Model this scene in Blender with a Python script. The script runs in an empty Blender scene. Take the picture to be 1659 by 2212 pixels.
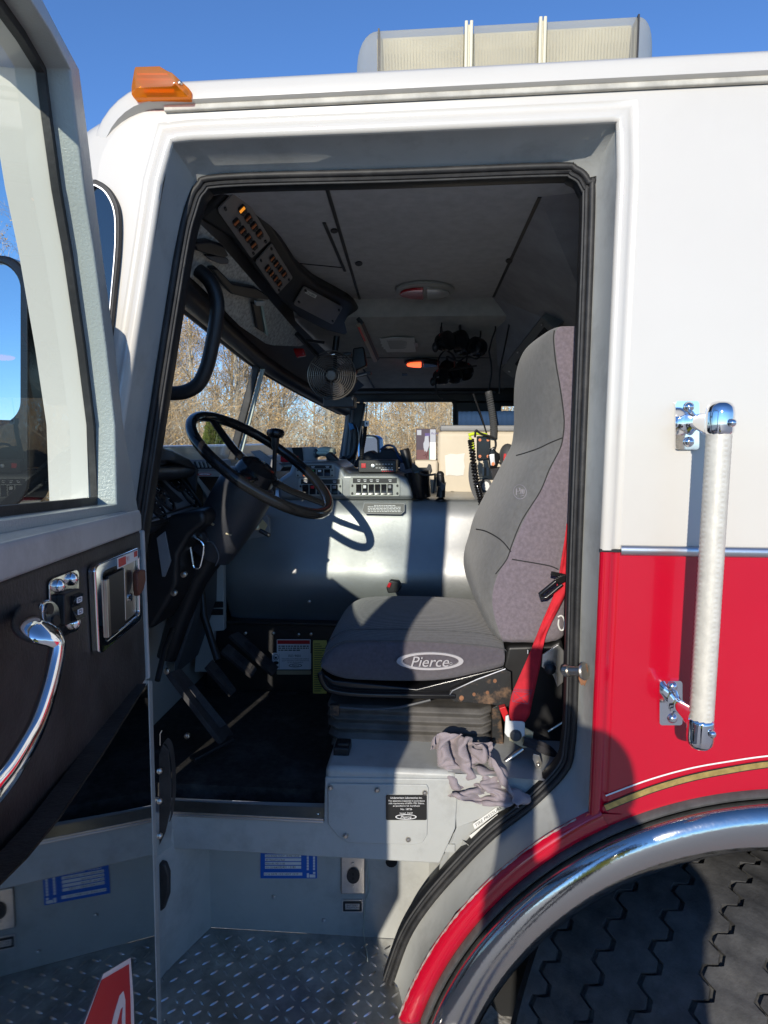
import bpy, bmesh, math, random
from mathutils import Vector, Matrix, noise
R = math.radians
V = Vector
scene = bpy.context.scene
COL = scene.collection
# ---------------------------------------------------------------- camera
CAM = V((0.0, -1.45, 2.12))
YAW, PITCH, ROLL = 4.5, 6.0, 0.25
FPX, CXP, CYP = 1475.0, 829.5, 1106.0          # focal length and centre in 1659 x 2212 picture units
def cam_axes():
    y, p, r = R(YAW), R(PITCH), R(ROLL)
    f = V((-math.sin(y)*math.cos(p), math.cos(y)*math.cos(p), -math.sin(p)))
    rt = V((math.cos(y), math.sin(y), 0)); up = rt.cross(f)
    return rt*math.cos(r)+up*math.sin(r), up*math.cos(r)-rt*math.sin(r), f
RT, UP, FW = cam_axes()
cd = bpy.data.cameras.new('camera'); cam = bpy.data.objects.new('camera', cd); COL.objects.link(cam)
m = Matrix((RT, UP, -FW)).transposed().to_4x4(); m.translation = CAM; cam.matrix_world = m
cd.sensor_fit = 'VERTICAL'; cd.sensor_height = 36.0; cd.lens = 36.0*FPX/2212.0
cd.clip_start = 0.02; cd.clip_end = 2000
scene.camera = cam
# ---------------------------------------------------------------- world, sun, exposure
SUN_DIR = V((0.17, 1.0, -0.315)).normalized()      # travel direction of the sunlight
EL = math.asin(-SUN_DIR.z); AZ = math.atan2(-SUN_DIR.x, -SUN_DIR.y)
W = bpy.data.worlds.new("World"); scene.world = W; W.use_nodes = True
wn = W.node_tree; wn.nodes.clear()
so = wn.nodes.new('ShaderNodeOutputWorld'); bg = wn.nodes.new('ShaderNodeBackground'); sk = wn.nodes.new('ShaderNodeTexSky')
sk.sky_type = 'NISHITA'; sk.sun_disc = False; sk.sun_elevation = EL; sk.sun_rotation = AZ % (2*math.pi)
sk.air_density = 0.7; sk.dust_density = 0.0; sk.ozone_density = 6.0; sk.altitude = 200
bg.inputs['Strength'].default_value = 0.10
wn.links.new(sk.outputs[0], bg.inputs[0]); wn.links.new(bg.outputs[0], so.inputs[0])
sd = bpy.data.lights.new('sun', 'SUN'); sd.energy = 2.0; sd.angle = R(0.5); sd.color = (1.0, 0.925, 0.80)
sun = bpy.data.objects.new('sun', sd); COL.objects.link(sun); sun.rotation_euler = SUN_DIR.to_track_quat('-Z', 'Y').to_euler(); sun.location = (-3, -8, 9)
vs = scene.view_settings; vs.view_transform = 'Standard'; vs.look = 'None'; vs.gamma = 1.0; vs.exposure = 1.15; vs.use_curve_mapping = False
scene.cycles.max_bounces = 10; scene.cycles.transparent_max_bounces = 16; scene.cycles.transmission_bounces = 8
scene.cycles.use_denoising = True; scene.cycles.caustics_refractive = False; scene.cycles.caustics_reflective = False

# ---------------------------------------------------------------- picture point to place, at a given real distance
def ray(px, py):
    return RT*((px-CXP)/FPX) - UP*((py-CYP)/FPX) + FW
def P(px, py, Y):
    d = ray(px, py); return CAM + d*((Y-CAM.y)/d.y)
def PXx(px, py, X):
    d = ray(px, py); return CAM + d*((X-CAM.x)/d.x)
def PZ(px, py, Z):
    d = ray(px, py); return CAM + d*((Z-CAM.z)/d.z)
def PL(px, py, o, n):
    d = ray(px, py); return CAM + d*((o-CAM).dot(n)/d.dot(n))

# ---------------------------------------------------------------- mesh builder
def frame(d):
    d = d.normalized(); a = V((0, 0, 1)) if abs(d.z) < .9 else V((1, 0, 0))
    x = a.cross(d).normalized(); return x, d.cross(x)
def catmull(pts, n=6, closed=False):
    pts = [V(p) for p in pts]; out = []; k = len(pts)
    for i in range(k if closed else k-1):
        p0 = pts[(i-1) % k] if (closed or i) else pts[0]; p1 = pts[i]; p2 = pts[(i+1) % k]
        p3 = pts[(i+2) % k] if (closed or i+2 < k) else pts[-1]
        for j in range(n):
            t = j/n
            out.append(0.5*((2*p1)+(p2-p0)*t+(2*p0-5*p1+4*p2-p3)*t*t+(3*p1-p0-3*p2+p3)*t**3))
    if not closed: out.append(pts[-1])
    return out
class MB:
    def __init__(s): s.v = []; s.f = []; s.mi = []
    def add(s, vs, fs, mi=0):
        o = len(s.v); s.v += [V(x) for x in vs]
        for f in fs: s.f.append([i+o for i in f]); s.mi.append(mi)
        return s
    def prism(s, pts, off, mi=0):
        n = len(pts); off = V(off)
        vs = list(pts)+[V(p)+off for p in pts]
        fs = [list(range(n)), list(range(2*n-1, n-1, -1))]+[[i, i+n, (i+1) % n+n, (i+1) % n] for i in range(n)]
        return s.add(vs, fs, mi)
    def box(s, c, h, ax=None, mi=0):
        c = V(c); ax = ax or (V((1, 0, 0)), V((0, 1, 0)), V((0, 0, 1)))
        vs = [c+ax[0]*h[0]*i+ax[1]*h[1]*j+ax[2]*h[2]*k for k in (-1, 1) for j in (-1, 1) for i in (-1, 1)]
        return s.add(vs, [(0, 2, 3, 1), (4, 5, 7, 6), (0, 1, 5, 4), (2, 6, 7, 3), (0, 4, 6, 2), (1, 3, 7, 5)], mi)
    def beam(s, a, b, w, h, up=V((0, 0, 1)), mi=0):
        a = V(a); b = V(b); d = (b-a); x = d.normalized(); y = up.cross(x).normalized(); z = x.cross(y)
        return s.box((a+b)/2, (d.length/2, w/2, h/2), (x, y, z), mi)
    def tube(s, pts, r, n=10, closed=False, mi=0, flat=None, cap=True):
        pts = [V(p) for p in pts]; k = len(pts); rs = r if isinstance(r, (list, tuple)) else [r]*k
        tans = []
        for i in range(k):
            a = pts[(i-1) % k] if (closed or i) else pts[0]; b = pts[(i+1) % k] if (closed or i < k-1) else pts[-1]
            tans.append((b-a).normalized())
        x, y = frame(tans[0]); vs = []
        if flat: x = (V(flat)-tans[0]*V(flat).dot(tans[0])).normalized(); y = tans[0].cross(x)
        for i in range(k):
            t = tans[i]; x = (x-t*x.dot(t)).normalized(); y = t.cross(x)
            rr_ = rs[i]; rx, ry = rr_ if isinstance(rr_, tuple) else (rr_, rr_)
            for j in range(n):
                a = 2*math.pi*j/n; vs.append(pts[i]+x*rx*math.cos(a)+y*ry*math.sin(a))
        fs = []
        for i in range(k if closed else k-1):
            for j in range(n):
                a = i*n+j; b = i*n+(j+1) % n; i2 = (i+1) % k
                fs.append((a, b, i2*n+(j+1) % n, i2*n+j))
        if not closed and cap: fs += [tuple(range(n-1, -1, -1)), tuple(range((k-1)*n, k*n))]
        return s.add(vs, fs, mi)
    def lathe(s, o, ax, prof, n=20, mi=0, cap=True):
        o = V(o); ax = V(ax).normalized(); x, y = frame(ax); vs = []; fs = []
        for (r, h) in prof:
            for j in range(n):
                a = 2*math.pi*j/n; vs.append(o+ax*h+(x*math.cos(a)+y*math.sin(a))*r)
        for i in range(len(prof)-1):
            for j in range(n): fs.append((i*n+j, i*n+(j+1) % n, (i+1)*n+(j+1) % n, (i+1)*n+j))
        if cap: fs += [tuple(range(n-1, -1, -1)), tuple(range((len(prof)-1)*n, len(prof)*n))]
        return s.add(vs, fs, mi)
    def loft(s, rings, closed=True, cap=False, mi=0):
        n = len(rings[0]); vs = [p for r_ in rings for p in r_]; fs = []
        for i in range(len(rings)-1):
            for j in range(n if closed else n-1):
                fs.append((i*n+j, i*n+(j+1) % n, (i+1)*n+(j+1) % n, (i+1)*n+j))
        if cap: fs += [tuple(range(n-1, -1, -1)), tuple(range((len(rings)-1)*n, len(rings)*n))]
        return s.add(vs, fs, mi)
    def ball(s, c, r, n=14, m_=9, ax=None, mi=0):
        c = V(c); r = r if isinstance(r, (tuple, list)) else (r, r, r); ax = ax or (V((1, 0, 0)), V((0, 1, 0)), V((0, 0, 1)))
        vs = []; fs = []
        for i in range(m_+1):
            th = math.pi*i/m_
            for j in range(n):
                ph = 2*math.pi*j/n
                vs.append(c+ax[0]*r[0]*math.sin(th)*math.cos(ph)+ax[1]*r[1]*math.sin(th)*math.sin(ph)+ax[2]*r[2]*math.cos(th))
        for i in range(m_):
            for j in range(n): fs.append((i*n+j, (i+1)*n+j, (i+1)*n+(j+1) % n, i*n+(j+1) % n))
        return s.add(vs, fs, mi)
    def poly(s, q, pts, h0, h1, mi=0):
        n = len(pts); vs = [q.at(u, v, h0) for u, v in pts]+[q.at(u, v, h1) for u, v in pts]
        fs = [list(range(n)), list(range(2*n-1, n-1, -1))]+[[i, i+n, (i+1) % n+n, (i+1) % n] for i in range(n)]
        return s.add(vs, fs, mi)
    def slab(s, q, u0, v0, u1, v1, h0, h1, mi=0):
        return s.poly(q, [(u0, v0), (u1, v0), (u1, v1), (u0, v1)], h0, h1, mi)
    def text(s, q, body, u0, v0, h, hgt, mi=0, width=None, center=False, shear=0, thick=0.0004):
        """letters on a panel: (u0,v0) upper left (or upper centre), h = letter height as a share of the panel's height"""
        vs, fs, w = letters(body, shear); W_ = (q.tr-q.tl).length; H_ = (q.bl-q.tl).length
        sv = h; su = h*H_/W_
        if width: su = width/w
        if center: u0 = u0-su*w/2
        s.add([q.at(u0+x*su, v0+(1-y)*sv, hgt) for x, y in vs], fs, mi)
        return s
    def build(s, name, mats, parent=None, smooth=40, bevel=0, seg=2, sub=0, label=None):
        root = parent
        while root is not None and root.parent is not None: root = root.parent
        if root is not None: o = root.location.copy()
        else:
            xs = [p.x for p in s.v]; ys = [p.y for p in s.v]; zs = [p.z for p in s.v]
            o = V(((min(xs)+max(xs))/2, (min(ys)+max(ys))/2, min(zs)))
        me = bpy.data.meshes.new(name); me.from_pydata([p-o for p in s.v], [], s.f)
        mats = mats if isinstance(mats, (list, tuple)) else [mats]
        for m_ in mats: me.materials.append(m_)
        me.polygons.foreach_set('material_index', s.mi)
        bm = bmesh.new(); bm.from_mesh(me); bmesh.ops.recalc_face_normals(bm, faces=bm.faces); bm.to_mesh(me); bm.free()
        if smooth:
            me.polygons.foreach_set('use_smooth', [True]*len(me.polygons)); me.set_sharp_from_angle(angle=R(smooth))
        ob = bpy.data.objects.new(name, me); COL.objects.link(ob)
        if parent is not None: ob.parent = parent
        if parent is None or parent.parent is None and parent.location.length == 0 and False: pass
        if parent is None: ob.location = o
        if bevel:
            b = ob.modifiers.new('bevel', 'BEVEL'); b.width = bevel; b.segments = seg; b.limit_method = 'ANGLE'; b.angle_limit = R(40); b.harden_normals = False
            me.polygons.foreach_set('use_smooth', [True]*len(me.polygons)); me.set_sharp_from_angle(angle=R(180))
            w = ob.modifiers.new('weighted', 'WEIGHTED_NORMAL'); w.keep_sharp = True
        if sub:
            b = ob.modifiers.new('subdivision', 'SUBSURF'); b.levels = sub; b.render_levels = sub
            me.set_sharp_from_angle(angle=R(180))
        if label: ob['label'] = label
        return ob
_lt = {}
def letters(body, shear=0):
    k = (body, shear)
    if k not in _lt:
        cu = bpy.data.curves.new('lettering', 'FONT'); cu.body = body; cu.shear = shear; cu.resolution_u = 3
        ob = bpy.data.objects.new('lettering', cu); me = bpy.data.meshes.new_from_object(ob)
        vs = [(v.co.x, v.co.y) for v in me.vertices]; fs = [list(p.vertices) for p in me.polygons]
        x0 = min(x for x, y in vs); x1 = max(x for x, y in vs); y0 = min(y for x, y in vs); y1 = max(y for x, y in vs)
        hh = 0.73
        vs = [((x-x0)/hh, y/hh) for x, y in vs]
        _lt[k] = (vs, fs, (x1-x0)/hh)
        bpy.data.objects.remove(ob); bpy.data.curves.remove(cu); bpy.data.meshes.remove(me)
    return _lt[k]
class Q:
    """a flat panel given by four corners: top left, top right, bottom right, bottom left"""
    def __init__(s, tl, tr, br, bl):
        s.tl, s.tr, s.br, s.bl = V(tl), V(tr), V(br), V(bl); s.n = (s.bl-s.tl).cross(s.tr-s.tl).normalized()
    def at(s, u, v, h=0):
        return (s.tl*(1-u)+s.tr*u)*(1-v)+(s.bl*(1-u)+s.br*u)*v+s.n*h
def QP(x0, y0, x1, y1, Y):
    return Q(P(x0, y0, Y), P(x1, y0, Y), P(x1, y1, Y), P(x0, y1, Y))
def rr(u0, v0, u1, v1, ru, rv, n=5):
    out = []
    for cx, cy, a0 in ((u1-ru, v0+rv, -90), (u1-ru, v1-rv, 0), (u0+ru, v1-rv, 90), (u0+ru, v0+rv, 180)):
        for i in range(n+1):
            a = R(a0+90*i/n); out.append((cx+ru*math.cos(a), cy+rv*math.sin(a)))
    return out
def ell(cu, cv, ru, rv, n=28, a0=0, a1=360):
    return [(cu+ru*math.cos(R(a0+(a1-a0)*i/n)), cv+rv*math.sin(R(a0+(a1-a0)*i/n))) for i in range(n if a1-a0 >= 360 else n+1)]
def ring(mb, q, outer, inner, h0, h1, mi=0):
    n = len(outer)
    rings = [[q.at(u, v, h0) for u, v in outer], [q.at(u, v, h1) for u, v in outer], [q.at(u, v, h1) for u, v in inner], [q.at(u, v, h0) for u, v in inner]]
    mb.loft(rings+[rings[0]], True, False, mi)
def thing(name, label, cat, loc, group=None):
    o = bpy.data.objects.new(name, None); COL.objects.link(o); o.location = loc; o.empty_display_size = .1
    o['label'] = label; o['category'] = cat
    if group: o['group'] = group
    return o
def tag(o, label, cat, group=None):
    o['label'] = label; o['category'] = cat
    if group: o['group'] = group
    return o

# ---------------------------------------------------------------- materials
def mat(name, col, rough=.5, metal=0, var=0, vscale=30, bump=0, bscale=80, kind='noise', col2=None, coat=0, trans=0, emit=0, spec=.5, sheen=0, rvar=0, detail=6, dirt=None, dscale=4, ior=1.45, stretch=None):
    m_ = bpy.data.materials.new(name); m_.use_nodes = True; nt = m_.node_tree; b = nt.nodes['Principled BSDF']
    b.inputs['Base Color'].default_value = (*col, 1); b.inputs['Roughness'].default_value = rough; b.inputs['Metallic'].default_value = metal
    b.inputs['Coat Weight'].default_value = coat; b.inputs['Coat Roughness'].default_value = .34 if 'vinyl' in name else .05; b.inputs['Transmission Weight'].default_value = trans
    b.inputs['Specular IOR Level'].default_value = spec; b.inputs['Sheen Weight'].default_value = sheen; b.inputs['IOR'].default_value = ior
    if emit: b.inputs['Emission Color'].default_value = (*col, 1); b.inputs['Emission Strength'].default_value = emit
    if 'vinyl' in name and coat: b.inputs['Coat IOR'].default_value = 1.9; b.inputs['Coat Roughness'].default_value = .40
    tc = nt.nodes.new('ShaderNodeTexCoord'); vec = tc.outputs['Object']
    if stretch:
        mp = nt.nodes.new('ShaderNodeMapping'); mp.inputs['Scale'].default_value = stretch; nt.links.new(vec, mp.inputs['Vector']); vec = mp.outputs['Vector']
    def nz(sc, det=detail, rgh=.6):
        n = nt.nodes.new('ShaderNodeTexNoise'); n.inputs['Scale'].default_value = sc; n.inputs['Detail'].default_value = det; n.inputs['Roughness'].default_value = rgh
        nt.links.new(vec, n.inputs['Vector']); return n
    csock = None
    if var or col2:
        n = nz(vscale); rp = nt.nodes.new('ShaderNodeValToRGB')
        c2 = col2 or tuple(max(0, c*(1-var)) for c in col); c1 = col if col2 else tuple(min(1, c*(1+var)) for c in col)
        rp.color_ramp.elements[0].position = .35; rp.color_ramp.elements[0].color = (*c2, 1)
        rp.color_ramp.elements[1].position = .68; rp.color_ramp.elements[1].color = (*c1, 1)
        nt.links.new(n.outputs['Fac'], rp.inputs['Fac']); csock = rp.outputs['Color']
    if dirt:
        n = nz(dscale, 10, .7); rp = nt.nodes.new('ShaderNodeValToRGB')
        rp.color_ramp.elements[0].position = .5; rp.color_ramp.elements[0].color = (0, 0, 0, 1)
        rp.color_ramp.elements[1].position = .75; rp.color_ramp.elements[1].color = (dirt[3],)*3+(1,)
        mx = nt.nodes.new('ShaderNodeMix'); mx.data_type = 'RGBA'
        nt.links.new(n.outputs['Fac'], rp.inputs['Fac']); nt.links.new(rp.outputs['Color'], mx.inputs[0])
        if csock: nt.links.new(csock, mx.inputs[6])
        else: mx.inputs[6].default_value = (*col, 1)
        mx.inputs[7].default_value = (*dirt[:3], 1); csock = mx.outputs[2]
    if csock: nt.links.new(csock, b.inputs['Base Color'])
    if rvar:
        n = nz(vscale*1.7 if vscale else 20); mr = nt.nodes.new('ShaderNodeMapRange')
        mr.inputs[3].default_value = max(0, rough-rvar); mr.inputs[4].default_value = min(1, rough+rvar)
        nt.links.new(n.outputs['Fac'], mr.inputs[0]); nt.links.new(mr.outputs[0], b.inputs['Roughness'])
    if bump:
        bp = nt.nodes.new('ShaderNodeBump'); bp.inputs['Strength'].default_value = bump; bp.inputs['Distance'].default_value = .002
        if kind == 'noise': h = nz(bscale, 3).outputs['Fac']
        elif kind == 'voronoi':
            v_ = nt.nodes.new('ShaderNodeTexVoronoi'); v_.inputs['Scale'].default_value = bscale; nt.links.new(vec, v_.inputs['Vector']); h = v_.outputs['Distance']
        elif kind == 'crease':
            n0 = nz(bscale*.35, 4); v_ = nt.nodes.new('ShaderNodeTexVoronoi'); v_.feature = 'DISTANCE_TO_EDGE'; v_.inputs['Scale'].default_value = bscale
            mx = nt.nodes.new('ShaderNodeMix'); mx.data_type = 'VECTOR'; mx.inputs[0].default_value = .35
            nt.links.new(vec, mx.inputs[4]); nt.links.new(n0.outputs['Color'], mx.inputs[5]); nt.links.new(mx.outputs[1], v_.inputs['Vector'])
            rp = nt.nodes.new('ShaderNodeMapRange'); rp.inputs[2].default_value = .12; nt.links.new(v_.outputs['Distance'], rp.inputs[0]); h = rp.outputs[0]
        elif kind == 'ribs' or kind == 'weave':
            w_ = nt.nodes.new('ShaderNodeTexWave'); w_.inputs['Scale'].default_value = bscale; w_.bands_direction = 'Z'; w_.inputs['Distortion'].default_value = .6
            nt.links.new(vec, w_.inputs['Vector']); h = w_.outputs['Fac']
            if kind == 'weave':
                w2 = nt.nodes.new('ShaderNodeTexWave'); w2.inputs['Scale'].default_value = bscale; w2.bands_direction = 'X'; nt.links.new(vec, w2.inputs['Vector'])
                ad = nt.nodes.new('ShaderNodeMath'); ad.operation = 'ADD'; nt.links.new(h, ad.inputs[0]); nt.links.new(w2.outputs['Fac'], ad.inputs[1]); h = ad.outputs[0]
        nt.links.new(h, bp.inputs['Height']); nt.links.new(bp.outputs['Normal'], b.inputs['Normal'])
    return m_
def glass_mat(name, tint=(.9, .96, .94), refl=.06, boost=1.0):
    m_ = bpy.data.materials.new(name); m_.use_nodes = True; nt = m_.node_tree; nt.nodes.clear()
    o = nt.nodes.new('ShaderNodeOutputMaterial'); t = nt.nodes.new('ShaderNodeBsdfTransparent'); g = nt.nodes.new('ShaderNodeBsdfGlossy'); mx = nt.nodes.new('ShaderNodeMixShader')
    fr = nt.nodes.new('ShaderNodeFresnel'); fr.inputs['IOR'].default_value = 1.5
    ml = nt.nodes.new('ShaderNodeMath'); ml.operation = 'MULTIPLY'; ml.inputs[1].default_value = boost; ml.use_clamp = True
    t.inputs[0].default_value = (*tint, 1); g.inputs['Roughness'].default_value = 0.0
    nt.links.new(fr.outputs[0], ml.inputs[0]); nt.links.new(ml.outputs[0], mx.inputs[0]); nt.links.new(t.outputs[0], mx.inputs[1]); nt.links.new(g.outputs[0], mx.inputs[2]); nt.links.new(mx.outputs[0], o.inputs[0])
    return m_
M = {}
M['white'] = mat('white paint', (.61, .582, .525), .26, coat=.5, var=.015, vscale=3, bump=.03, bscale=9, dirt=(.46, .43, .38, .15), dscale=2.2)
M['red'] = mat('red paint', (.48, .001, .019), .22, coat=.9, var=.04, vscale=3, bump=.03, bscale=8, dirt=(.40, .02, .03, .25), dscale=3)
M['jamb'] = mat('grey textured enamel', (.43, .438, .418), .38, var=.05, vscale=8, bump=.12, bscale=260, kind='noise', rvar=.08, dirt=(.22, .215, .20, .6), dscale=7)
M['jambpeel'] = mat('grey orange peel enamel', (.38, .41, .39), .3, var=.05, vscale=8, bump=.55, bscale=230, kind='noise', rvar=.06, detail=2)
M['rubber'] = mat('black rubber', (.020, .020, .021), .55, bump=.2, bscale=150, var=.25, vscale=40, dirt=(.09, .085, .08, .5), dscale=9)
M['welt'] = mat('lit grey rubber welt', (.085, .084, .083), .6, bump=.2, bscale=120, var=.25, vscale=30)  # black rubber made greyer, the sunlight on it put into the colour
M['greyrubber'] = mat('weathered grey rubber', (.055, .055, .055), .6, bump=.2, bscale=150, var=.2, vscale=40)
M['black'] = mat('black plastic', (.014, .014, .015), .42, bump=.08, bscale=300, var=.2, vscale=20)
M['gloss'] = mat('glossy black plastic', (.012, .012, .013), .16, bump=.01, bscale=60, rvar=.05)
M['darkgrey'] = mat('dark grey plastic', (.075, .078, .083), .5, bump=.15, bscale=300, var=.1, vscale=15)
M['midgrey'] = mat('mid grey panel', (.24, .245, .255), .45, bump=.08, bscale=300, var=.06, vscale=15)
M['lightgrey'] = mat('light grey panel', (.36, .37, .34), .42, bump=.05, bscale=300, var=.05, vscale=15)
M['vinyl'] = mat('dark grained vinyl', (.150, .160, .160), .42, coat=1.0, spec=1.0, bump=.34, bscale=62, kind='crease', var=.08, vscale=12, rvar=.06)
M['headliner'] = mat('charcoal headliner', (.44, .442, .445), .8, bump=.4, bscale=160, var=.10, vscale=30, sheen=.1)
M['headliner2'] = mat('brownish headliner', (.46, .44, .40), .75, bump=.4, bscale=160, var=.1, vscale=24, sheen=.1)
M['doorblack'] = mat('black padded vinyl', (.034, .032, .031), .5, bump=.5, bscale=150, var=.35, vscale=14, dirt=(.078, .076, .075, .4), dscale=6, rvar=.1)
M['carpet'] = mat('black carpet mat', (.022, .021, .021), .9, bump=.8, bscale=350, var=.5, vscale=60, dirt=(.13, .125, .12, .6), dscale=6)
M['seatgrey'] = mat('grey ribbed seat fabric', (.175, .172, .166), .85, bump=.6, bscale=120, kind='ribs', var=.12, vscale=60, sheen=.25)
M['seatpurple'] = mat('mauve woven seat fabric', (.225, .185, .215), .85, bump=.6, bscale=150, kind='weave', var=.18, vscale=120, sheen=.25)
M['seatdark'] = mat('dark grey seat fabric', (.125, .122, .126), .85, bump=.5, bscale=150, kind='weave', var=.15, vscale=90, sheen=.25)
M['bellows'] = mat('dusty black bellows', (.10, .093, .085), .7, bump=.3, bscale=60, var=.3, vscale=15)
M['chrome'] = mat('chrome', (.82, .82, .83), .06, 1, bump=.01, bscale=15, rvar=.03)
M['chromeworn'] = mat('scratched stainless steel', (.55, .54, .515), .12, 1, bump=.10, bscale=110, rvar=.07, vscale=30)
M['steel'] = mat('brushed steel', (.58, .54, .48), .33, 1, bump=.08, bscale=200, var=.08, vscale=40)
M['mirrorplate'] = mat('polished steel kick plate', (.50, .50, .49), .025, 1, bump=.004, bscale=14)
M['tread'] = mat('dark diamond plate', (.60, .595, .585), .36, 1, bump=.1, bscale=120, var=.25, vscale=12, rvar=.1, dirt=(.20, .18, .15, .8), dscale=9)
M['alu'] = mat('bare aluminium', (.62, .62, .62), .32, 1, bump=.05, bscale=200)
M['knurl'] = mat('ribbed ivory aluminium grip', (.64, .61, .53), .42, .15, bump=.2, bscale=200, var=.1, vscale=60)
M['rust'] = mat('rusted black steel', (.02, .02, .02), .5, .2, bump=.3, bscale=60, col2=(.02, .02, .02), dirt=(.38, .22, .12, .9), dscale=16)
M['rusty'] = mat('rust stain', (.26, .12, .06), .8, bump=.3, bscale=100, var=.3, vscale=60)
M['whiteplastic'] = mat('white plastic', (.72, .72, .70), .4, bump=.03, bscale=100)
M['paper'] = mat('white paper', (.78, .77, .72), .8, bump=.1, bscale=30)
M['cream'] = mat('cream plastic bin', (.66, .58, .45), .5, bump=.05, bscale=60, var=.05, vscale=6)
M['yellowlabel'] = mat('yellow label', (.62, .56, .13), .5)
M['redink'] = mat('red print', (.55, .015, .02), .4)
M['blackink'] = mat('black print', (.015, .015, .015), .4)
M['whiteink'] = mat('white print', (.75, .75, .75), .5)
M['blue'] = mat('blue label', (.016, .12, .50), .35)
def lens_mat(name, tint, body, share, gloss=.08):
    m_ = bpy.data.materials.new(name); m_.use_nodes = True; nt = m_.node_tree; nt.nodes.clear(); N_ = nt.nodes.new
    o = N_('ShaderNodeOutputMaterial'); t = N_('ShaderNodeBsdfTransparent'); d = N_('ShaderNodeBsdfDiffuse'); tl = N_('ShaderNodeBsdfTranslucent'); g = N_('ShaderNodeBsdfGlossy'); a = N_('ShaderNodeMixShader'); b = N_('ShaderNodeMixShader'); c = N_('ShaderNodeMixShader')
    t.inputs[0].default_value = (*tint, 1); d.inputs[0].default_value = (*body, 1); tl.inputs[0].default_value = (*body, 1); g.inputs['Roughness'].default_value = .12
    a.inputs[0].default_value = .45; b.inputs[0].default_value = share; c.inputs[0].default_value = gloss
    L = nt.links.new; L(d.outputs[0], a.inputs[1]); L(tl.outputs[0], a.inputs[2]); L(t.outputs[0], b.inputs[1]); L(a.outputs[0], b.inputs[2]); L(b.outputs[0], c.inputs[1]); L(g.outputs[0], c.inputs[2]); L(c.outputs[0], o.inputs[0])
    return m_
M['amber'] = lens_mat('amber lens', (1.0, .50, .03), (.95, .36, .01), .45)
M['amberdark'] = mat('amber switch lens', (.55, .16, .05), .3, spec=.5)
M['amberlit'] = mat('lit amber switch', (1.0, .34, .03), .3, emit=.35)
M['lens'] = lens_mat('yellowed clear lens', (.98, .96, .90), (.80, .76, .62), .40, .08)
M['trayback'] = mat('warm light bar backing', (.66, .62, .48), .5, var=.12, vscale=12)  # warm tone chosen to tint what shows through the light bar lenses
M['reflector'] = mat('beacon reflector', (.80, .76, .66), .3, 0.0, bump=.03, bscale=30)
M['domered'] = mat('red dome lens', (.48, .012, .02), .2, coat=.5)
M['redlit'] = mat('lit red dome lens', (1.0, .10, .03), .2, emit=1.2)
M['clear'] = mat('clear dome lens', (.55, .54, .50), .2, coat=.4, trans=.2)
M['redbelt'] = mat('red webbing', (.62, .02, .035), .7, bump=.4, bscale=160, kind='weave', var=.15, vscale=40)
M['darkbelt'] = mat('black webbing', (.04, .038, .042), .8, bump=.4, bscale=160, kind='weave', var=.25, vscale=40)
M['gold'] = mat('gold leaf stripe', (.50, .36, .12), .35, .5, var=.2, vscale=90, bump=.1, bscale=120)
M['stitch'] = mat('pale thread', (.35, .33, .36), .8)
M['towel'] = mat('mauve grey cotton', (.30, .255, .27), .9, bump=.25, bscale=140, var=.08, vscale=25, sheen=.2)
M['tyre'] = mat('tyre rubber', (.055, .054, .053), .75, bump=.5, bscale=160, var=.3, vscale=25, dirt=(.14, .132, .12, .6), dscale=5)
M['dark'] = mat('black underside', (.012, .012, .012), .8, bump=.1, bscale=50)
M['mirror'] = mat('mirror glass', (.66, .68, .70), .01, 1)
M['orange'] = mat('orange plastic', (.85, .16, .015), .4)
M['green'] = mat('green switch', (.02, .35, .08), .4)
M['yellowvest'] = mat('lime yellow strap', (.62, .75, .03), .6)
M['bluecloth'] = mat('blue cloth', (.015, .05, .13), .8, bump=.4, bscale=60, kind='ribs')
M['visor'] = mat('visor with painted gravel reflection', (.42, .43, .40), .30, bump=.3, bscale=180, col2=(.17, .175, .165), vscale=95, spec=.6)  # speckle paints the reflection of sunlit gravel into the visor colour
M['bluepaint'] = mat('blue mirror shell', (.05, .22, .62), .2, coat=.6)
M['yellowpvc'] = mat('zinc plate', (.62, .56, .38), .35, .7)
M['wglass'] = glass_mat('window glass', (.95, .98, .97), boost=.10)
M['dglass'] = glass_mat('tinted door glass', (.90, .98, .955), boost=.11)
# ================================================================= setting
g = MB(); N = 24
g.add([(-300, -300, 0), (300, -300, 0), (300, 300, 0), (-300, 300, 0)], [(0, 1, 2, 3)])
M['ground'] = mat('grey gravel', (.60, .575, .53), .9, col2=(.34, .32, .29), vscale=55, bump=1.0, bscale=70, kind='voronoi')
o = g.build('ground', M['ground'], smooth=0); o['kind'] = 'structure'

# ================================================================= the fire engine
T = thing('fire_engine', 'red and white fire engine with its driver door standing open', 'fire engine', (0.3, 1.2, 0))
ZB = P(1450, 1190, 0).z                      # belt line height
OUT = [(222, 1330), (268, 919), (327, 547), (352, 400), (368, 308), (420, 304), (850, 287), (1280, 268), (1320, 266), (1338, 265), (1333, 380), (1297, 1180), (1283, 1500), (1272, 1755),
       (1244, 1768), (1149, 1828), (1054, 1908), (984, 1973), (944, 2038), (904, 2113), (871, 2208), (835, 2330), (815, 2420)]
INN = [(258, 1330), (319, 924), (377, 553), (400, 450), (424, 398), (480, 377), (850, 366), (1200, 353), (1246, 360), (1275, 388), (1284, 460), (1256, 1200), (1247, 1520), (1241, 1610),
       (1225, 1668), (1150, 1745), (1069, 1808), (994, 1883), (929, 1958), (884, 2028), (850, 2120), (815, 2230), (790, 2330)]
JY = .10
PO = [P(x, y, 0) for x, y in OUT]; PI_ = [P(x, y, JY) for x, y in INN]
PO[4].z = PO[5].z-.003
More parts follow.
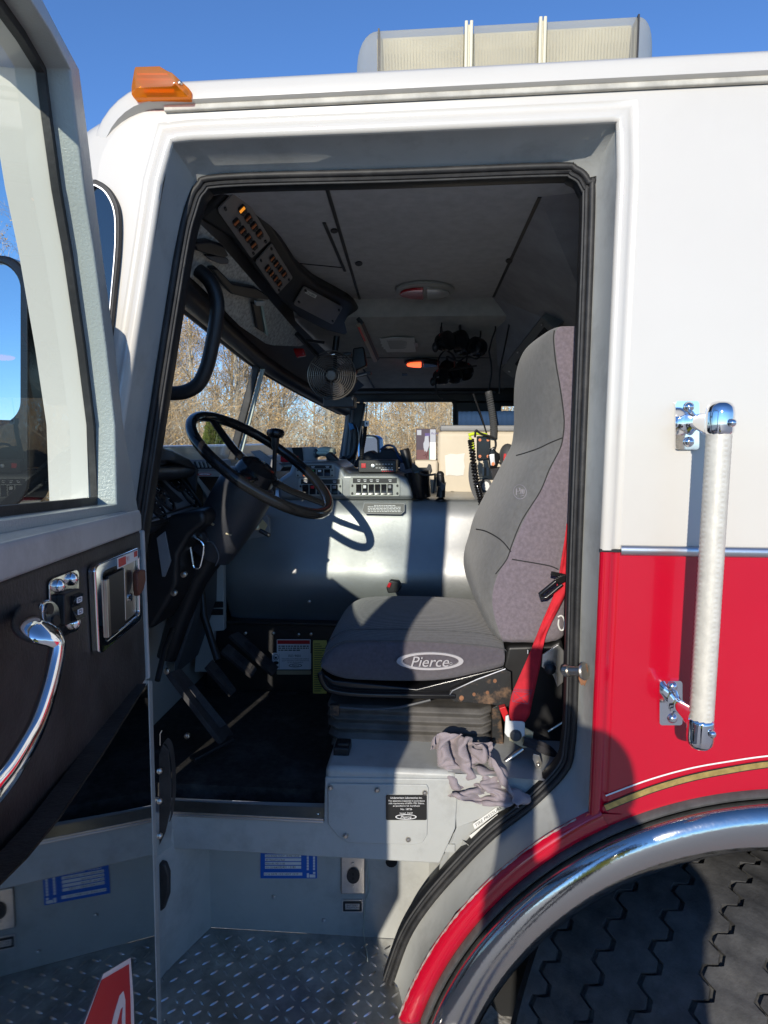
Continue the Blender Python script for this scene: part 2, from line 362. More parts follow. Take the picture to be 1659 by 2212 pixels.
def offs(pts, d, dy=0):
    """offset a polyline in the XZ plane away from the opening"""
    out = []; n = len(pts)
    for i in range(n):
        a = pts[max(0, i-1)]; b = pts[min(n-1, i+1)]
        t1 = V((pts[i].x-a.x, 0, pts[i].z-a.z)); t2 = V((b.x-pts[i].x, 0, b.z-pts[i].z))
        if t1.length < 1e-6: t1 = t2
        if t2.length < 1e-6: t2 = t1
        t1.normalize(); t2.normalize(); n1 = V((-t1.z, 0, t1.x)); nn = (n1+V((-t2.z, 0, t2.x))).normalized()
        out.append(pts[i]+nn*(d/max(.6, nn.dot(n1)))+V((0, dy, 0)))
    return out
# jamb: stepped reveal all round the opening
def jamb(i0, i1, mt, name):
    mb = MB(); A = PO[i0:i1]; B = PI_[i0:i1]
    r1 = [a.lerp(b, .06) for a, b in zip(A, B)]
    mid = [a.lerp(b, .55) for a, b in zip(A, B)]
    mb.loft([[p+V((0, .004, 0)) for p in A], [p+V((0, .012, 0)) for p in r1], [p+V((0, .03, 0)) for p in mid], [p+V((0, .005, 0)) for p in B]], False)
    return mb.build(name, mt, T)
jamb(0, len(PO), M['jamb'], 'door_jamb')
# weather seal: two black bulbs and a ribbed inner trim
sm = catmull(PI_, 5)
mb = MB(); mb.tube(offs(sm, -.0055, .000), .0074, 10); mb.tube(offs(sm, -.0155, .005), .0054, 8)
mb.build('weather_seal', M['rubber'], T)
mb = MB(); mb.tube(offs(sm, -.0215, .008), .0031, 8); mb.build('ribbed_trim', M['greyrubber'], T)
mb = MB(); mb.loft([offs(sm, -.015, .006), offs(sm, -.025, .022), offs(sm, -.023, .05)], False)
mb.build('inner_lining', M['black'], T)
# white and red surround of the opening (raised bead and shallow groove)
def surround(pts, mt, name):
    mb = MB(); prof = [(0, .004), (.001, -.003), (.006, -.007), (.018, -.007), (.024, -.003), (.029, .002), (.034, .003), (.042, 0.0)]
    pp = []
    for i in range(len(pts)-1):
        for k in range(4): pp.append(pts[i].lerp(pts[i+1], k/4))
    pp.append(pts[-1])
    mb.loft([offs(pp, d, y) for d, y in prof], False); return mb.build(name, mt, T, smooth=60)
kb = 10
ub = PO[10].lerp(PO[11], (PO[10].z-ZB)/(PO[10].z-PO[11].z))
PO_ = PO[:8]+PO[9:]
sur_w = [PO[0], PO[1], PO[2], PO[3]+V((-.002, 0, .004)), PO[4]+V((.006, 0, 0)), PO[5], PO[6], PO[7], PO_[8]+V((-.006, 0, 0)), PO_[9], ub]
surround(sur_w, M['white'], 'white_door_surround')
surround([ub+V((0, 0, -.004)), PO[12], PO[13]+V((0, 0, .01)), PO[13]+V((-.001, 0, -.03))], M['red'], 'red_door_surround')
mb = MB(); e = offs([PO[10], ub, PO[12]], .0, -.006)[1]; mb.box(e+V((.02, .0045, -.001)), (.022, .003, .003)); mb.build('joint_line', M['black'], T)
# wheel arch geometry
C0 = V((.795, 0, .525))
def RP(x, y): return (P(x, y, 0)-C0).length
R_IN, R_CH, R_RB, R_RED = .740, .843, .860, .906
def arc(r, a0, a1, n=64, y=0): return [C0+V((r*math.cos(R(a0+(a1-a0)*i/n)), y, r*math.sin(R(a0+(a1-a0)*i/n)))) for i in range(n+1)]
XR = 2.6
j = offs(PO, .041)
# upper white side, right of the opening
zdr = P(850, 222, 0).z
XM = P(850, 222, 0).x; SLP = (P(1659, 167, 0).z-P(290, 235, 0).z)/(P(1659, 167, 0).x-P(290, 235, 0).x)
def rz(x): return SLP*(x-XM)
mb = MB(); w = [V((x.x, 0, x.z)) for x in offs(sur_w, .042)]
mb.add([w[8].copy(), w[9].copy(), w[10].copy(), V((XR, 0, ZB)), V((XR, 0, zdr+rz(XR))), V((w[8].x, 0, zdr+rz(w[8].x)))], [(0, 1, 2, 3, 4, 5)])
mb.add([w[5], w[6], w[7], w[8], V((w[8].x, 0, zdr+rz(w[8].x))), V((w[5].x, 0, zdr+rz(w[5].x)))], [(0, 1, 2, 3, 4, 5)])
XF = P(183, 420, 0).x
pz = lambda y: P(850, y, 0).z
cx, cz = XF+.18, pz(145)+.012-.20+rz(XF+.18)
def rsk(a): return .128+.022*(a/90)
fr = [(XF+.02, 2.35), (XF-.01, 1.9), (XF-.06, 1.3), (XF-.06, .5)]
nose = [(cx-rsk(a)*math.sin(R(a)), cz+rsk(a)*math.cos(R(a))) for a in range(0, 91, 10)]+fr
left = [w[0], w[1], w[2], w[3], w[4], w[5], V((w[5].x, 0, zdr+rz(w[5].x)))]+[V((x, 0, z)) for x, z in nose]+[V((w[0].x-.005, 0, .5))]
left = [V((x.x, 0, x.z)) for x in left]
mb.add(left, [list(range(len(left)))])
# rounded front corner and front face of the cab
rings = []
for k in range(9):
    a = R(90*k/8); rings.append([V((x-.16*math.sin(a), .16*(1-math.cos(a)), z)) for x, z in nose])
mb.loft(rings, False)
mb.build('white_cab_side', M['white'], T, smooth=50)
# front face under the windscreen
mb = MB(); mb.box((XF-.17, 1.2, 1.30), (.02, 1.04, .80)); mb.build('cab_front', M['white'], T, bevel=.01)
# red lower side
a_l = math.degrees(math.atan2(P(1259, 1818, 0).z-C0.z, P(1259, 1818, 0).x-C0.x))
rj = offs([ub, PO[12], PO[13]], .042)
mb = MB(); arcp = arc(R_RB, a_l, 0, 48)
mb.add([rj[0].copy(), V((rj[1].x, 0, rj[1].z)), V((rj[2].x, 0, rj[2].z-.015))]+arcp+[V((XR, 0, C0.z)), V((XR, 0, ZB))], [list(range(3+len(arcp)+2))])
mb.build('red_cab_side', M['red'], T, smooth=0)
# red lip below the opening following the arch
mb = MB(); prof = [(R_RED+.004, .004), (R_RED-.002, -.006), (R_RED-.012, -.012), (R_RED-.026, -.013), (R_RED-.038, -.009), (R_RB, -.002), (R_RB-.004, .01)]
a_e = math.degrees(math.atan2(PO[13].z-C0.z, PO[13].x-C0.x))
mb.loft([arc(r, a_e-1.5, 205, 70, y) for r, y in prof], False); mb.build('red_arch_lip', M['red'], T, smooth=70)
mb = MB(); random.seed(9); pe_ = arc(R_RED+.003, a_e+2, 203, 150, -.0005); mb.tube(pe_, [.0012+.0022*random.random() for _ in pe_], 6); mb.build('chipped_paint_edge', mat('chipped primer', (.45, .44, .41), .7, bump=.4, bscale=120, col2=(.25, .10, .09), vscale=60), T)
mb = MB(); mb.add([PO[13]+V((-.004, -.004, 0)), rj[2]+V((.03, -.002, .0))]+[p+V((0, -.002, 0)) for p in arc(R_RB+.002, a_l-2, a_e+6, 12)], [list(range(15))]); mb.build('corner_web', M['red'], T, smooth=0)
# black rubber welt, thin red line and stainless crown of the wheel arch
mb = MB(); prof = [(R_RB+.002, .002), (R_RB-.001, -.012), (R_RB-.006, -.017), (R_RB-.012, -.014), (R_CH, -.004), (R_CH-.002, .01)]
mb.loft([arc(r, 0, 205, 100, y) for r, y in prof], False); mb.build('arch_rubber_welt', M['welt'], T, smooth=70)
mb = MB(); prof = []
wch = R_CH-R_IN
for k in range(15):
    a = R(180*k/14); prof.append((R_IN+wch*.5+wch*.5*math.cos(a), -.010-.040*math.sin(a)**.7))
prof += [(R_IN-.002, .03), (R_IN+.004, .06)]
mb.loft([arc(r, 0, 205, 120, y) for r, y in prof], False); mb.build('wheel_arch_crown', M['chromeworn'], T, smooth=80)
# inner wheel well
mb = MB(); mb.loft([arc(R_IN+.012, 0, 212, 60, .03), arc(R_IN+.012, 0, 212, 60, .9)], False); mb.add(arc(R_IN+.012, 0, 360, 60, .9), [list(range(61))]); mb.build('wheel_well', M['dark'], T)
# belt moulding
bl = P(1340, 1190, 0)
mb = MB(); mb.tube([V((bl.x, -.002, ZB)), V((XR, -.002, ZB))], [(.011, .0075)]*2, 12, flat=(0, 0, 1)); mb.build('belt_moulding', M['alu'], T, smooth=60)
# gold and white stripes along the arch
def stripe(px, w_, y, mt, name):
    pts = catmull([P(x, yy, 0) for x, yy in px], 8); a = offs(pts, -w_/2, y); b = offs(pts, w_/2, y); mb = MB(); mb.loft([a, b], False); mb.build(name, mt, T, smooth=0)
stripe([(1307, 1744), (1400, 1707), (1490, 1680), (1580, 1662), (1659, 1650), (1760, 1642)], .0175, -.0015, M['blackink'], 'stripe_outline')
stripe([(1307, 1744), (1400, 1707), (1490, 1680), (1580, 1662), (1659, 1650), (1760, 1642)], .0125, -.0025, M['gold'], 'gold_stripe')
stripe([(1308, 1718), (1400, 1684), (1490, 1659), (1580, 1643), (1659, 1632), (1760, 1624)], .0035, -.002, M['whiteink'], 'white_pinstripe')

# ---------------------------------------------------------------- roof with drip rail
prof = [(.10, pz(145)+.012), (.05, pz(146)+.006), (.015, pz(149)), (-.008, pz(157)), (-.017, pz(168)), (-.020, pz(185)), (-.020, pz(203)), (-.012, pz(207)), (.004, pz(213)), (.004, pz(224))]
mb = MB(); rows = []
rows = [[V((x, y, z+rz(x))) for x in (cx, 0, .5, 1.2, XR)] for y, z in prof]
mb.loft(rows, False)
rzt = pz(145)+.012; mb.add([V((cx, .10, rzt+rz(cx))), V((XR, .10, rzt+rz(XR))), V((XR, 2.4, rzt+rz(XR))), V((cx, 2.4, rzt+rz(cx)))], [(0, 1, 2, 3)])
# rounded front end of the roof rail: follows the cab's front roof curve
rings = []
for k in range(13):
    a = R(100*k/12); ring_ = []
    for y, z in prof:
        zq_ = z+rz(cx); r_ = (zq_-cz)+(pz(145)+.012-z)*.30*min(1, k/10); ring_.append(V((cx-r_*math.sin(a), y+.06*(k/12)**2, cz+r_*math.cos(a))))
    rings.append(ring_)
mb.loft(rings, False)
rt_ = [r_[0] for r_ in rings]; mb.loft([rt_, [p+V((0, 2.2, 0)) for p in rt_]], False)
mb.build('roof', M['white'], T, smooth=60)
mb = MB(); mb.beam((cx, -.004, pz(214)+rz(cx)), (XR, -.004, pz(214)+rz(XR)), .012, .012); mb.build('drip_gutter_shade', mat('painted gutter shade', (.50, .48, .42), .6, var=.2, vscale=20), T, bevel=.003)  # olive strip paints the shade under the roof rail
mb = MB(); mb.beam((cx, .035, zdr-.012+rz(cx)), (XR, .035, zdr-.012+rz(XR)), .05, .03); mb.build('roof_edge_filler', M['white'], T)

# amber marker lamp on the roof rail
q = QP(276, 142, 404, 203, -.05); K = thing  # lamp body: faceted lens
mk = bpy.data.objects.new('marker_lamp', None); COL.objects.link(mk); mk.parent = T
mb = MB()
base = [(0, .62), (.03, .42), (.08, .30), (.74, .30), (.99, .66), (.985, .97), (.04, 1.0), (0, .86)]
top = [(.10, .36), (.12, .02), (.54, .0), (.66, .16), (.74, .22), (.80, .62), (.74, .74), (.14, .80)]
mb.loft([[q.at(u, v, -.04) for u, v in base], [q.at(u, v, -.016) for u, v in base], [q.at(u, v, 0) for u, v in top]], True, True)
lens = mb.build('amber_lens', M['amber'], mk, smooth=20, bevel=.002)
mb = MB(); mb.slab(q, .14, .22, .66, .28, -.04, -.004); mb.slab(q, .14, .42, .74, .46, -.04, -.003); mb.slab(q, .20, .62, .72, .78, -.045, -.02); mb.build('lamp_insert', mat('amber reflector', (.8, .25, .01), .3), mk, bevel=.001)
mb = MB(); mb.lathe(q.at(.86, .56, -.018), q.n, [(.004, 0), (.005, .012), (.003, .016), (0.0005, .017)], 12); mb.build('screw', M['steel'], mk)

# emergency light bar on the roof
LB = bpy.data.objects.new('light_bar', None); COL.objects.link(LB); LB.parent = T
y0 = .34; a = P(768, 160, y0); b = P(1414, 130, y0); zb = pz(145)+.014+rz(.14); zt = P(1090, 48, y0).z
zt0 = P(820, 62, y0).z; zt1 = P(1380, 33, y0).z
x0, x1 = a.x, b.x; dep = .34; xa = P(818, 100, y0).x; xb = P(1378, 80, y0).x
def end_cap(xo, xi, name):
    mb = MB(); rings = []
    for k in range(9):
        t = k/8; x = xi+(xo-xi)*math.sin(R(90*t)); s_ = (1-t**3)*.999+.001
        h = (zt-zb)*(.55+.45*math.cos(R(90*t))**.6); rings.append([V((x, y0+dep/2+(dep/2)*(.85+.15*math.cos(R(90*t)))*cy, zb+h*cz_)) for cy, cz_ in ((-1, 0), (-1, .92), (-.985, .98), (-.95, 1), (.95, 1), (.985, .98), (1, .92), (1, 0))])
    mb.loft(rings, True, True); return mb.build(name, M['lens'], LB, smooth=50)
end_cap(x0, xa-.003, 'end_lens'); end_cap(x1, xb+.003, 'end_lens')
xm0, xm1 = P(1003, 80, y0).x, P(1022, 80, y0).x; xm2, xm3 = P(1163, 70, y0).x, P(1181, 70, y0).x
for u0, u1 in ((xa, xm0), (xm1, xm2), (xm3, xb)):
    mb = MB(); pr = [(-1, 0), (-1, .92), (-.985, .98), (-.95, 1), (.95, 1), (.985, .98), (1, .92), (1, 0)]
    mb.loft([[V((x, y0+dep/2+dep/2*cy, zb+(zt-zb)*cz_)) for cy, cz_ in pr] for x in (u0+.002, u1-.002)], True, True)
    nr_ = int((u1-u0)/.0075)
    for k in range(1, nr_): mb.box((u0+(u1-u0)*k/nr_, y0-.0008, zb+(zt-zb)*.46), (.0007, .0010, (zt-zb)*.43))
    mb.build('lens_section', M['lens'], LB, smooth=40)
for u0, u1 in ((xm0, xm1), (xm2, xm3)):
    mb = MB()
    for xx in (u0+.0045, u1-.0045): mb.box((xx, y0+dep/2, (zb+zt)/2+.004), (.004, dep/2+.006, (zt-zb)/2+.0025))
    mb.box(((u0+u1)/2, y0+dep/2, (zb+zt)/2), (.006, dep/2, (zt-zb)/2))
    mb.build('divider', mat('yellowed rib', (.62, .58, .44), .4), LB, bevel=.002)
for xx in (xa, xb):
    mb = MB(); mb.box((xx, y0+dep/2, (zb+zt)/2), (.0022, dep/2+.002, (zt-zb)/2+.001)); mb.build('gasket', M['black'], LB)
for xx, s_ in ((P(920, 100, y0).x, 1), (P(1270, 90, y0).x, -1)):
    mb = MB(); c = V((xx, y0+.045, zb+.072)); mb.lathe(c+V((0, 0, -.045)), (0, 0, 1), [(.040, 0), (.040, .016), (.016, .02), (.016, .05)], 16)
    mb.lathe(c+V((.012*s_, 0, .012)), V((.8*s_, -.35, .3)), [(.008, -.012), (.030, .004), (.040, .022), (.043, .040)], 18, cap=False)
    mb.build('rotating_beacon', M['reflector'], LB)
mb = MB(); mb.box(((xm1+xm2)/2, y0+.034, zb+.080), (.056, .016, .034)); mb.build('takedown_lamp', M['chrome'], LB, bevel=.012, seg=4)
mb = MB(); mb.box(((x0+x1)/2, y0+dep/2, zb+.004), ((x1-x0)/2-.05, dep/2-.01, .008)); mb.build('light_bar_base', M['alu'], LB, bevel=.004)
mb = MB(); mb.prism([V((x0+.05, y0+.085, zb+.004)), V((x1-.05, y0+.085, zb+.004)), V((x1-.05, y0+.030, zt-.006)), V((x0+.05, y0+.030, zt-.006))], (0, .05, 0)); mb.build('added_light_bar_backing', M['trayback'], LB)  # added sheet inside the bar, keeps sky from showing through the lenses
for u0, u1 in ((xa+.02, xa+.12), (xb-.13, xb-.03)):
    mb = MB(); mb.box(((u0+u1)/2, y0+.034, zb+.100), ((u1-u0)/2, .014, .010)); mb.build('lens_reflector', M['trayback'], LB, bevel=.005)
for ch in LB.children:
    xm_ = (x0+x1)/2-T.location.x
    for v in ch.data.vertices: v.co.z += SLP*.8*(v.co.x-xm_)

# ---------------------------------------------------------------- grab rail behind the door
GH = bpy.data.objects.new('grab_rail', None); COL.objects.link(GH); GH.parent = T
S = .13
ta = P(1558, 863, -S); tb = P(1511, 1616, -S)
# keep the rail upright: a single x with a slight lean as in the picture
ax = (tb-ta).normalized()
rt_ = .5*(P(1583, 960, -S)-P(1524, 960, -S)).length*.97
def along(t): return ta.lerp(tb, t)
L_ = (tb-ta).length
capt, capb = .090, .915
mb = MB(); n = 26; rings = []; nh = 120
for i in range(nh+1):
    t = capt-.01+(capb-capt+.02)*i/nh; c = along(t); ring_ = []
    for jx in range(n):
        an = 2*math.pi*jx/n; rad = rt_*.93*(1+.030*(1 if (jx+i) % 2 else -1)*(1 if jx % 6 else -.6))
        x, y = frame(ax); ring_.append(c+(x*math.cos(an)+y*math.sin(an))*rad)
    rings.append(ring_)
mb.loft(rings); mb.build('ribbed_grip', M['knurl'], GH, smooth=20)
def cap(t0, dirn, name):
    mb = MB(); c = along(t0); d = ax*dirn
    ln = L_*.085
    mb.lathe(c, d, [(rt_*.9, -.004), (rt_*1.04, 0), (rt_*1.06, .004), (rt_*1.06, ln*.62), (rt_*1.0, ln*.8), (rt_*.8, ln*.94), (rt_*.45, ln), (.001, ln*1.01)], 28)
    mb.lathe(c+d*ln*.3+V((.012, -rt_*1.0, 0)), V((.3, -1, 0)), [(.0075, 0), (.0075, .004), (.004, .007), (.0005, .0075)], 14)
    return mb.build(name, M['chrome'], GH, smooth=50)
cap(capt, -1, 'top_cap'); cap(capb, 1, 'bottom_cap')
def bracket(px0, py0, px1, py1, t, name):
    q = QP(px0, py0, px1, py1, 0); mb = MB()
    mb.poly(q, rr(0, 0, 1, 1, .12, .07), -.002, .009)
    for v in (.12, .84): mb.lathe(q.at(.55, v, .009), q.n, [(.011, 0), (.010, .004), (.006, .008), (.0005, .009)], 14)
    c = along(t); p0 = q.at(.62, .45, .008); p1 = p0.lerp(c, .5)+V((-.012, 0, .004))
    pts = catmull([p0, p0.lerp(p1, .5)+V((0, -.006, 0)), p1, c+V((-.012, .0, 0))], 5); k = len(pts)
    mb.tube(pts, [(.026-.012*math.sin(math.pi*i/(k-1)), .013-.004*math.sin(math.pi*i/(k-1))) for i in range(k)], 14, flat=(0, 0, 1))
    return mb.build(name, M['chrome'], GH, smooth=50)
bracket(1456, 867, 1507, 971, capt-.02, 'upper_bracket'); bracket(1422, 1468, 1471, 1563, capb+.0, 'lower_bracket')

# ---------------------------------------------------------------- striker and rust on the rear jamb
mb = MB(); q0 = P(1225, 1449, .06); q1 = P(1262, 1450, .03)
mb.tube([q0, q1], .0105, 14); mb.lathe(q1, q1-q0, [(.018, -.004), (.02, 0), (.018, .004)], 16); mb.lathe(q0, q0-q1, [(.0135, -.006), (.0135, .006)], 14)
mb.build('striker_pin', M['steel'], T)
mb = MB(); qq = Q(P(1250, 1432, .046), P(1274, 1432, .03), P(1270, 1490, .03), P(1248, 1490, .046))
random.seed(3); mb.poly(qq, [(.5+.5*math.cos(a)*(.7+.3*random.random()), .45+.5*math.sin(a)*(.6+.4*random.random())) for a in [i*.35 for i in range(18)]], 0, .0012); mb.build('rust_stain', M['rusty'], T)

# ---------------------------------------------------------------- front wheel, steered outwards
WH = bpy.data.objects.new('front_wheel', None); COL.objects.link(WH); WH.parent = T
wc = V((C0.x-.10, .245, .54)); ph = R(53); axw = V((math.sin(ph), -math.cos(ph), 0)); hd = V((-math.cos(ph), -math.sin(ph), 0)); RW = .585; HW = .265
mb = MB(); ns = 250; na = 0
prof = [(-HW-.012, .32), (-HW-.016, .42), (-HW-.012, .515), (-HW, .56), (-HW+.02, .578)]
gro = [-.21, -.105, 0, .105, .21]
lat = [(-HW+.02, 0)]
def zz(i): return .011*(1 if (i//4) % 2 else -1)
rings = []
for i in range(ns*2):
    an = 2*math.pi*i/(ns*2); er = hd*math.cos(an)+V((0, 0, 1))*math.sin(an); ring_ = []
    ph_ = (i % 10); zg = .015*(1, .95, .9, .85, -.2, -1, -.95, -.9, -.85, .2)[ph_]
    for w_, r_ in prof: ring_.append(wc+axw*w_+er*r_)
    for gk, gc in enumerate(gro):
        z_ = zg*(1 if gk % 2 else 1)
        gw = .0062
        for dw, dr in ((-gw, 0), (-gw+.0008, -.014), (gw-.0008, -.014), (gw, 0)): ring_.append(wc+axw*(gc+z_+dw)+er*(RW+dr-.02*((gc)/HW)**2))
    for w_, r_ in reversed(prof): ring_.append(wc-axw*w_+er*r_)
    rings.append(ring_)
mb.loft(rings+[rings[0]], False); mb.build('tyre', M['tyre'], WH, smooth=30)
mb = MB(); mb.lathe(wc, axw, [(.30, -.15), (.30, .15), (.27, .155), (.26, .06), (.14, .05), (.13, .14), (.02, .15)], 36); mb.build('rim', M['alu'], WH)
# ================================================================= open driver door
H0 = P(335, 1700, -.02); uu = V((.195, -.98, 0)).normalized(); nn_ = V((-uu.y, uu.x, 0)); nn_ = nn_ if nn_.x > 0 else -nn_     # uu: hinge -> free edge, nn_: towards the cab interior side
D = bpy.data.objects.new('driver_door', None); COL.objects.link(D); D.parent = T
def DS(s, z, n=0): return V((H0.x, H0.y, 0))+uu*s+nn_*n+V((0, 0, z))
def DP(px, py, n=0):
    p = PL(px, py, H0+nn_*n, nn_); r_ = p-V((H0.x, H0.y, 0)); return (r_.dot(uu), p.z)
SE = 1.38
def dprism(mb, pts, n0, n1, mi=0): return mb.prism([DS(s, z, n0) for s, z in pts], nn_*(n1-n0), mi)
outer = [DP(*p) for p in ((300, 1106), (267, 919), (250, 756), (223, 553), (205, 412), (187, 264), (172, 150), (129, 69), (93, 0))]
inner = [DP(*p) for p in ((253, 1090), (249, 919), (231, 756), (205, 553), (183, 412), (165, 264), (152, 150), (110, 69), (66, 0))]
ztop_d = outer[-1][1]
def extend(l, zt):
    return l+[(SE-.25, l[-1][1])]
outer = extend(outer, ztop_d); inner = extend(inner, ztop_d-.055)
zs_ = inner[0][1]
def line2(a, b):
    (s0, z0), (s1, z1) = a, b
    return lambda s: z0+(z1-z0)*(s-s0)/(s1-s0)
zsL = line2(DP(253, 1090), DP(0, 1125)); zlL = line2(DP(306, 1111, .03), DP(0, 1195, .03))
outer_c = outer+[(SE, ztop_d), (SE, zsL(SE)-.03)]; inner_c = inner+[(SE-.075, inner[-1][1]), (SE-.075, zsL(SE-.075))]
def dring(mb, A, B, n0, n1, mi=0):
    mb.loft([[DS(s, z, n0) for s, z in A], [DS(s, z, n1) for s, z in A], [DS(s, z, n1) for s, z in B], [DS(s, z, n0) for s, z in B], [DS(s, z, n0) for s, z in A]], True, False, mi)
def inset(l, d):
    c = V((sum(p[0] for p in l)/len(l), sum(p[1] for p in l)/len(l))); out = []; n = len(l)
    for i in range(n):
        a = V(l[i-1]); b = V(l[(i+1) % n]); t = (b-a).normalized(); nr = V((-t.y, t.x))
        if nr.dot(c-V(l[i])) < 0: nr = -nr
        out.append((l[i][0]+nr.x*d, l[i][1]+nr.y*d))
    return out
mb = MB(); dring(mb, outer_c, inner_c, -.040, 0); mb.build('window_frame', M['jambpeel'], D, bevel=.004)
i1 = inset(inner_c, .014); mb = MB(); dring(mb, inset(inner_c, -.003), i1, -.046, -.034); mb.build('window_gasket', M['rubber'], D, bevel=.003)
o2 = inset(inner_c, -.012)
mb = MB(); dring(mb, o2, inset(inner_c, .004), -.118, -.049); mb.build('outer_window_frame', M['white'], D, bevel=.004)
mb = MB(); mb.add([DS(s, z, -.0405) for s, z in i1], [list(range(len(i1)))]); mb.build('door_glass', M['dglass'], D, smooth=0)
# lower door: bare grey shell
zb_ = .42
edge = [DP(300, 1106), DP(318, 1470), DP(333, 1790), DP(345, 2212)]
sE = [p[0] for p in edge]
shell = [edge[0], edge[1], edge[2], edge[3], (edge[3][0], zb_), (1.0, zb_), (1.03, .8), (1.12, 1.08), (1.24, 1.27), (1.36, 1.40), (SE, 1.42), (SE, zsL(SE)-.032)]
mb = MB(); dprism(mb, shell, -.13, 0); mb.build('door_shell', M['jamb'], D, bevel=.005)
mb = MB(); sh2 = [(s+.006 if i < 5 else s, z) for i, (s, z) in enumerate(shell)]; dprism(mb, sh2, -.15, -.131); mb.build('door_skin', M['red'], D, bevel=.004)
# sloping sill ledge under the window
lip = [DP(306, 1111, .03), DP(0, 1195, .03)]
mb = MB()
def lprof(s): return [(0.001, zsL(s)-.012), (.020, zsL(s)-.022), (.030, zlL(s)+.012), (.034, zlL(s)), (.034, zlL(s)-.03), (.001, zlL(s)-.03)]
mb.loft([[DS(s, z, n) for n, z in lprof(s)] for s in (DP(306, 1111, .034)[0], .3, .6, SE-.01)], True, True); mb.build('sill_ledge', M['jamb'], D, bevel=.006, seg=3)
# black padded panel
pan = [DP(309, 1140, .03), DP(322, 1468, .03), DP(230, 1622, .03), DP(130, 1762, .03), DP(60, 1848, .03), DP(0, 1908, .03)]
sl = (pan[-1][0]-pan[-2][0], pan[-1][1]-pan[-2][1])
pan += [(SE-.02, pan[-1][1]+sl[1]/sl[0]*(SE-.02-pan[-1][0])*.5), (SE-.02, zlL(SE-.02)-.028)]
pan[0] = (pan[0][0], zlL(pan[0][0])-.028)
mb = MB(); dprism(mb, pan, .001, .026); mb.build('padded_panel', M['doorblack'], D, bevel=.010, seg=3)
mb = MB(); zl = zlL(pan[0][0])
mb.prism([DS(pan[0][0]-.012, zl-.032, .001), DS(pan[1][0]-.012, pan[1][1]+.0, .001), DS(pan[1][0]+.001, pan[1][1], .001), DS(pan[0][0]+.001, zl-.032, .001)], nn_*.03); mb.build('panel_edge', M['jamb'], D, bevel=.004)
# polished kick plate
kp = [DP(318, 1475, .004), DP(327, 1790, .004), DP(338, 2212, .004)]
mb = MB(); st1 = [DP(318.5, 1470, .004), DP(327.5, 1790, .004), DP(338.5, 2212, .004)]; st2 = [DP(326, 1470, .004), DP(335, 1790, .004), DP(347, 2212, .004)]; mb.prism([DS(s, z, -.02) for s, z in st1+[(st1[2][0], zb_), (st2[2][0], zb_)]+st2[::-1]], nn_*.027); mb.build('door_edge', M['jamb'], D, bevel=.002)
kpp = [kp[0], kp[1], kp[2], (kp[2][0], zb_+.01), (.99, zb_+.01), (1.02, .8), (1.11, 1.08), (1.23, 1.275), (1.35, 1.41), (SE-.02, 1.44), (SE-.02, 1.66)]
KP_TILT = 0.0
kn = (nn_*math.cos(R(2.6))-uu*math.sin(R(2.6))).normalized(); ko = DS(kp[0][0]-.01, 1.4, .036)
kpx = [(319, 1476), (225, 1628), (130, 1768), (60, 1854), (0, 1914), (-120, 2010), (-330, 2170), (-330, 2420), (343, 2420), (339, 2212), (328, 1790)]
mb = MB(); mb.prism([PL(x, y, ko, kn) for x, y in kpx], -kn*.002); kback = [PL(x, y, ko, kn)-kn*.003 for x, y in kpx]; mb.build('kick_plate', M['mirrorplate'], D, smooth=0)
mb = MB(); mb.prism(kback, -kn*.03); mb.build('kick_panel_backing', M['doorblack'], D, smooth=0)
# chrome pull handle
def D3(px, py, n): s, z = DP(px, py, n); return DS(s, z, n)
hd_ = bpy.data.objects.new('pull_handle', None); COL.objects.link(hd_); hd_.parent = D
mb = MB(); path = [(66, 1318, .035), (62, 1345, .06), (72, 1362, .075), (98, 1369, .085), (116, 1378, .09), (122, 1398, .092), (116, 1440, .092), (100, 1505, .092), (75, 1575, .09), (42, 1635, .088), (5, 1690, .085), (-45, 1745, .08), (-110, 1800, .07), (-130, 1815, .03)]
pts = catmull([D3(*p) for p in path], 6); mb.tube(pts, [(.0165, .0085)]*len(pts), 16, flat=nn_)
mb.build('handle_bar', M['chrome'], hd_, smooth=60)
mb = MB(); qb = Q(D3(58, 1300, .027), D3(104, 1293, .027), D3(113, 1352, .027), D3(62, 1366, .027))
if qb.n.dot(nn_) < 0: qb.n = -qb.n
mb.poly(qb, rr(0, 0, 1, 1, .45, .4), 0, .012); mb.build('handle_foot', M['chrome'], hd_, bevel=.003)
mb = MB()
for u, v in ((.48, .3), (.72, .75)): mb.poly(qb, ell(u, v, .17, .2), .010, .0135)
mb.build('bolt', M['black'], hd_)
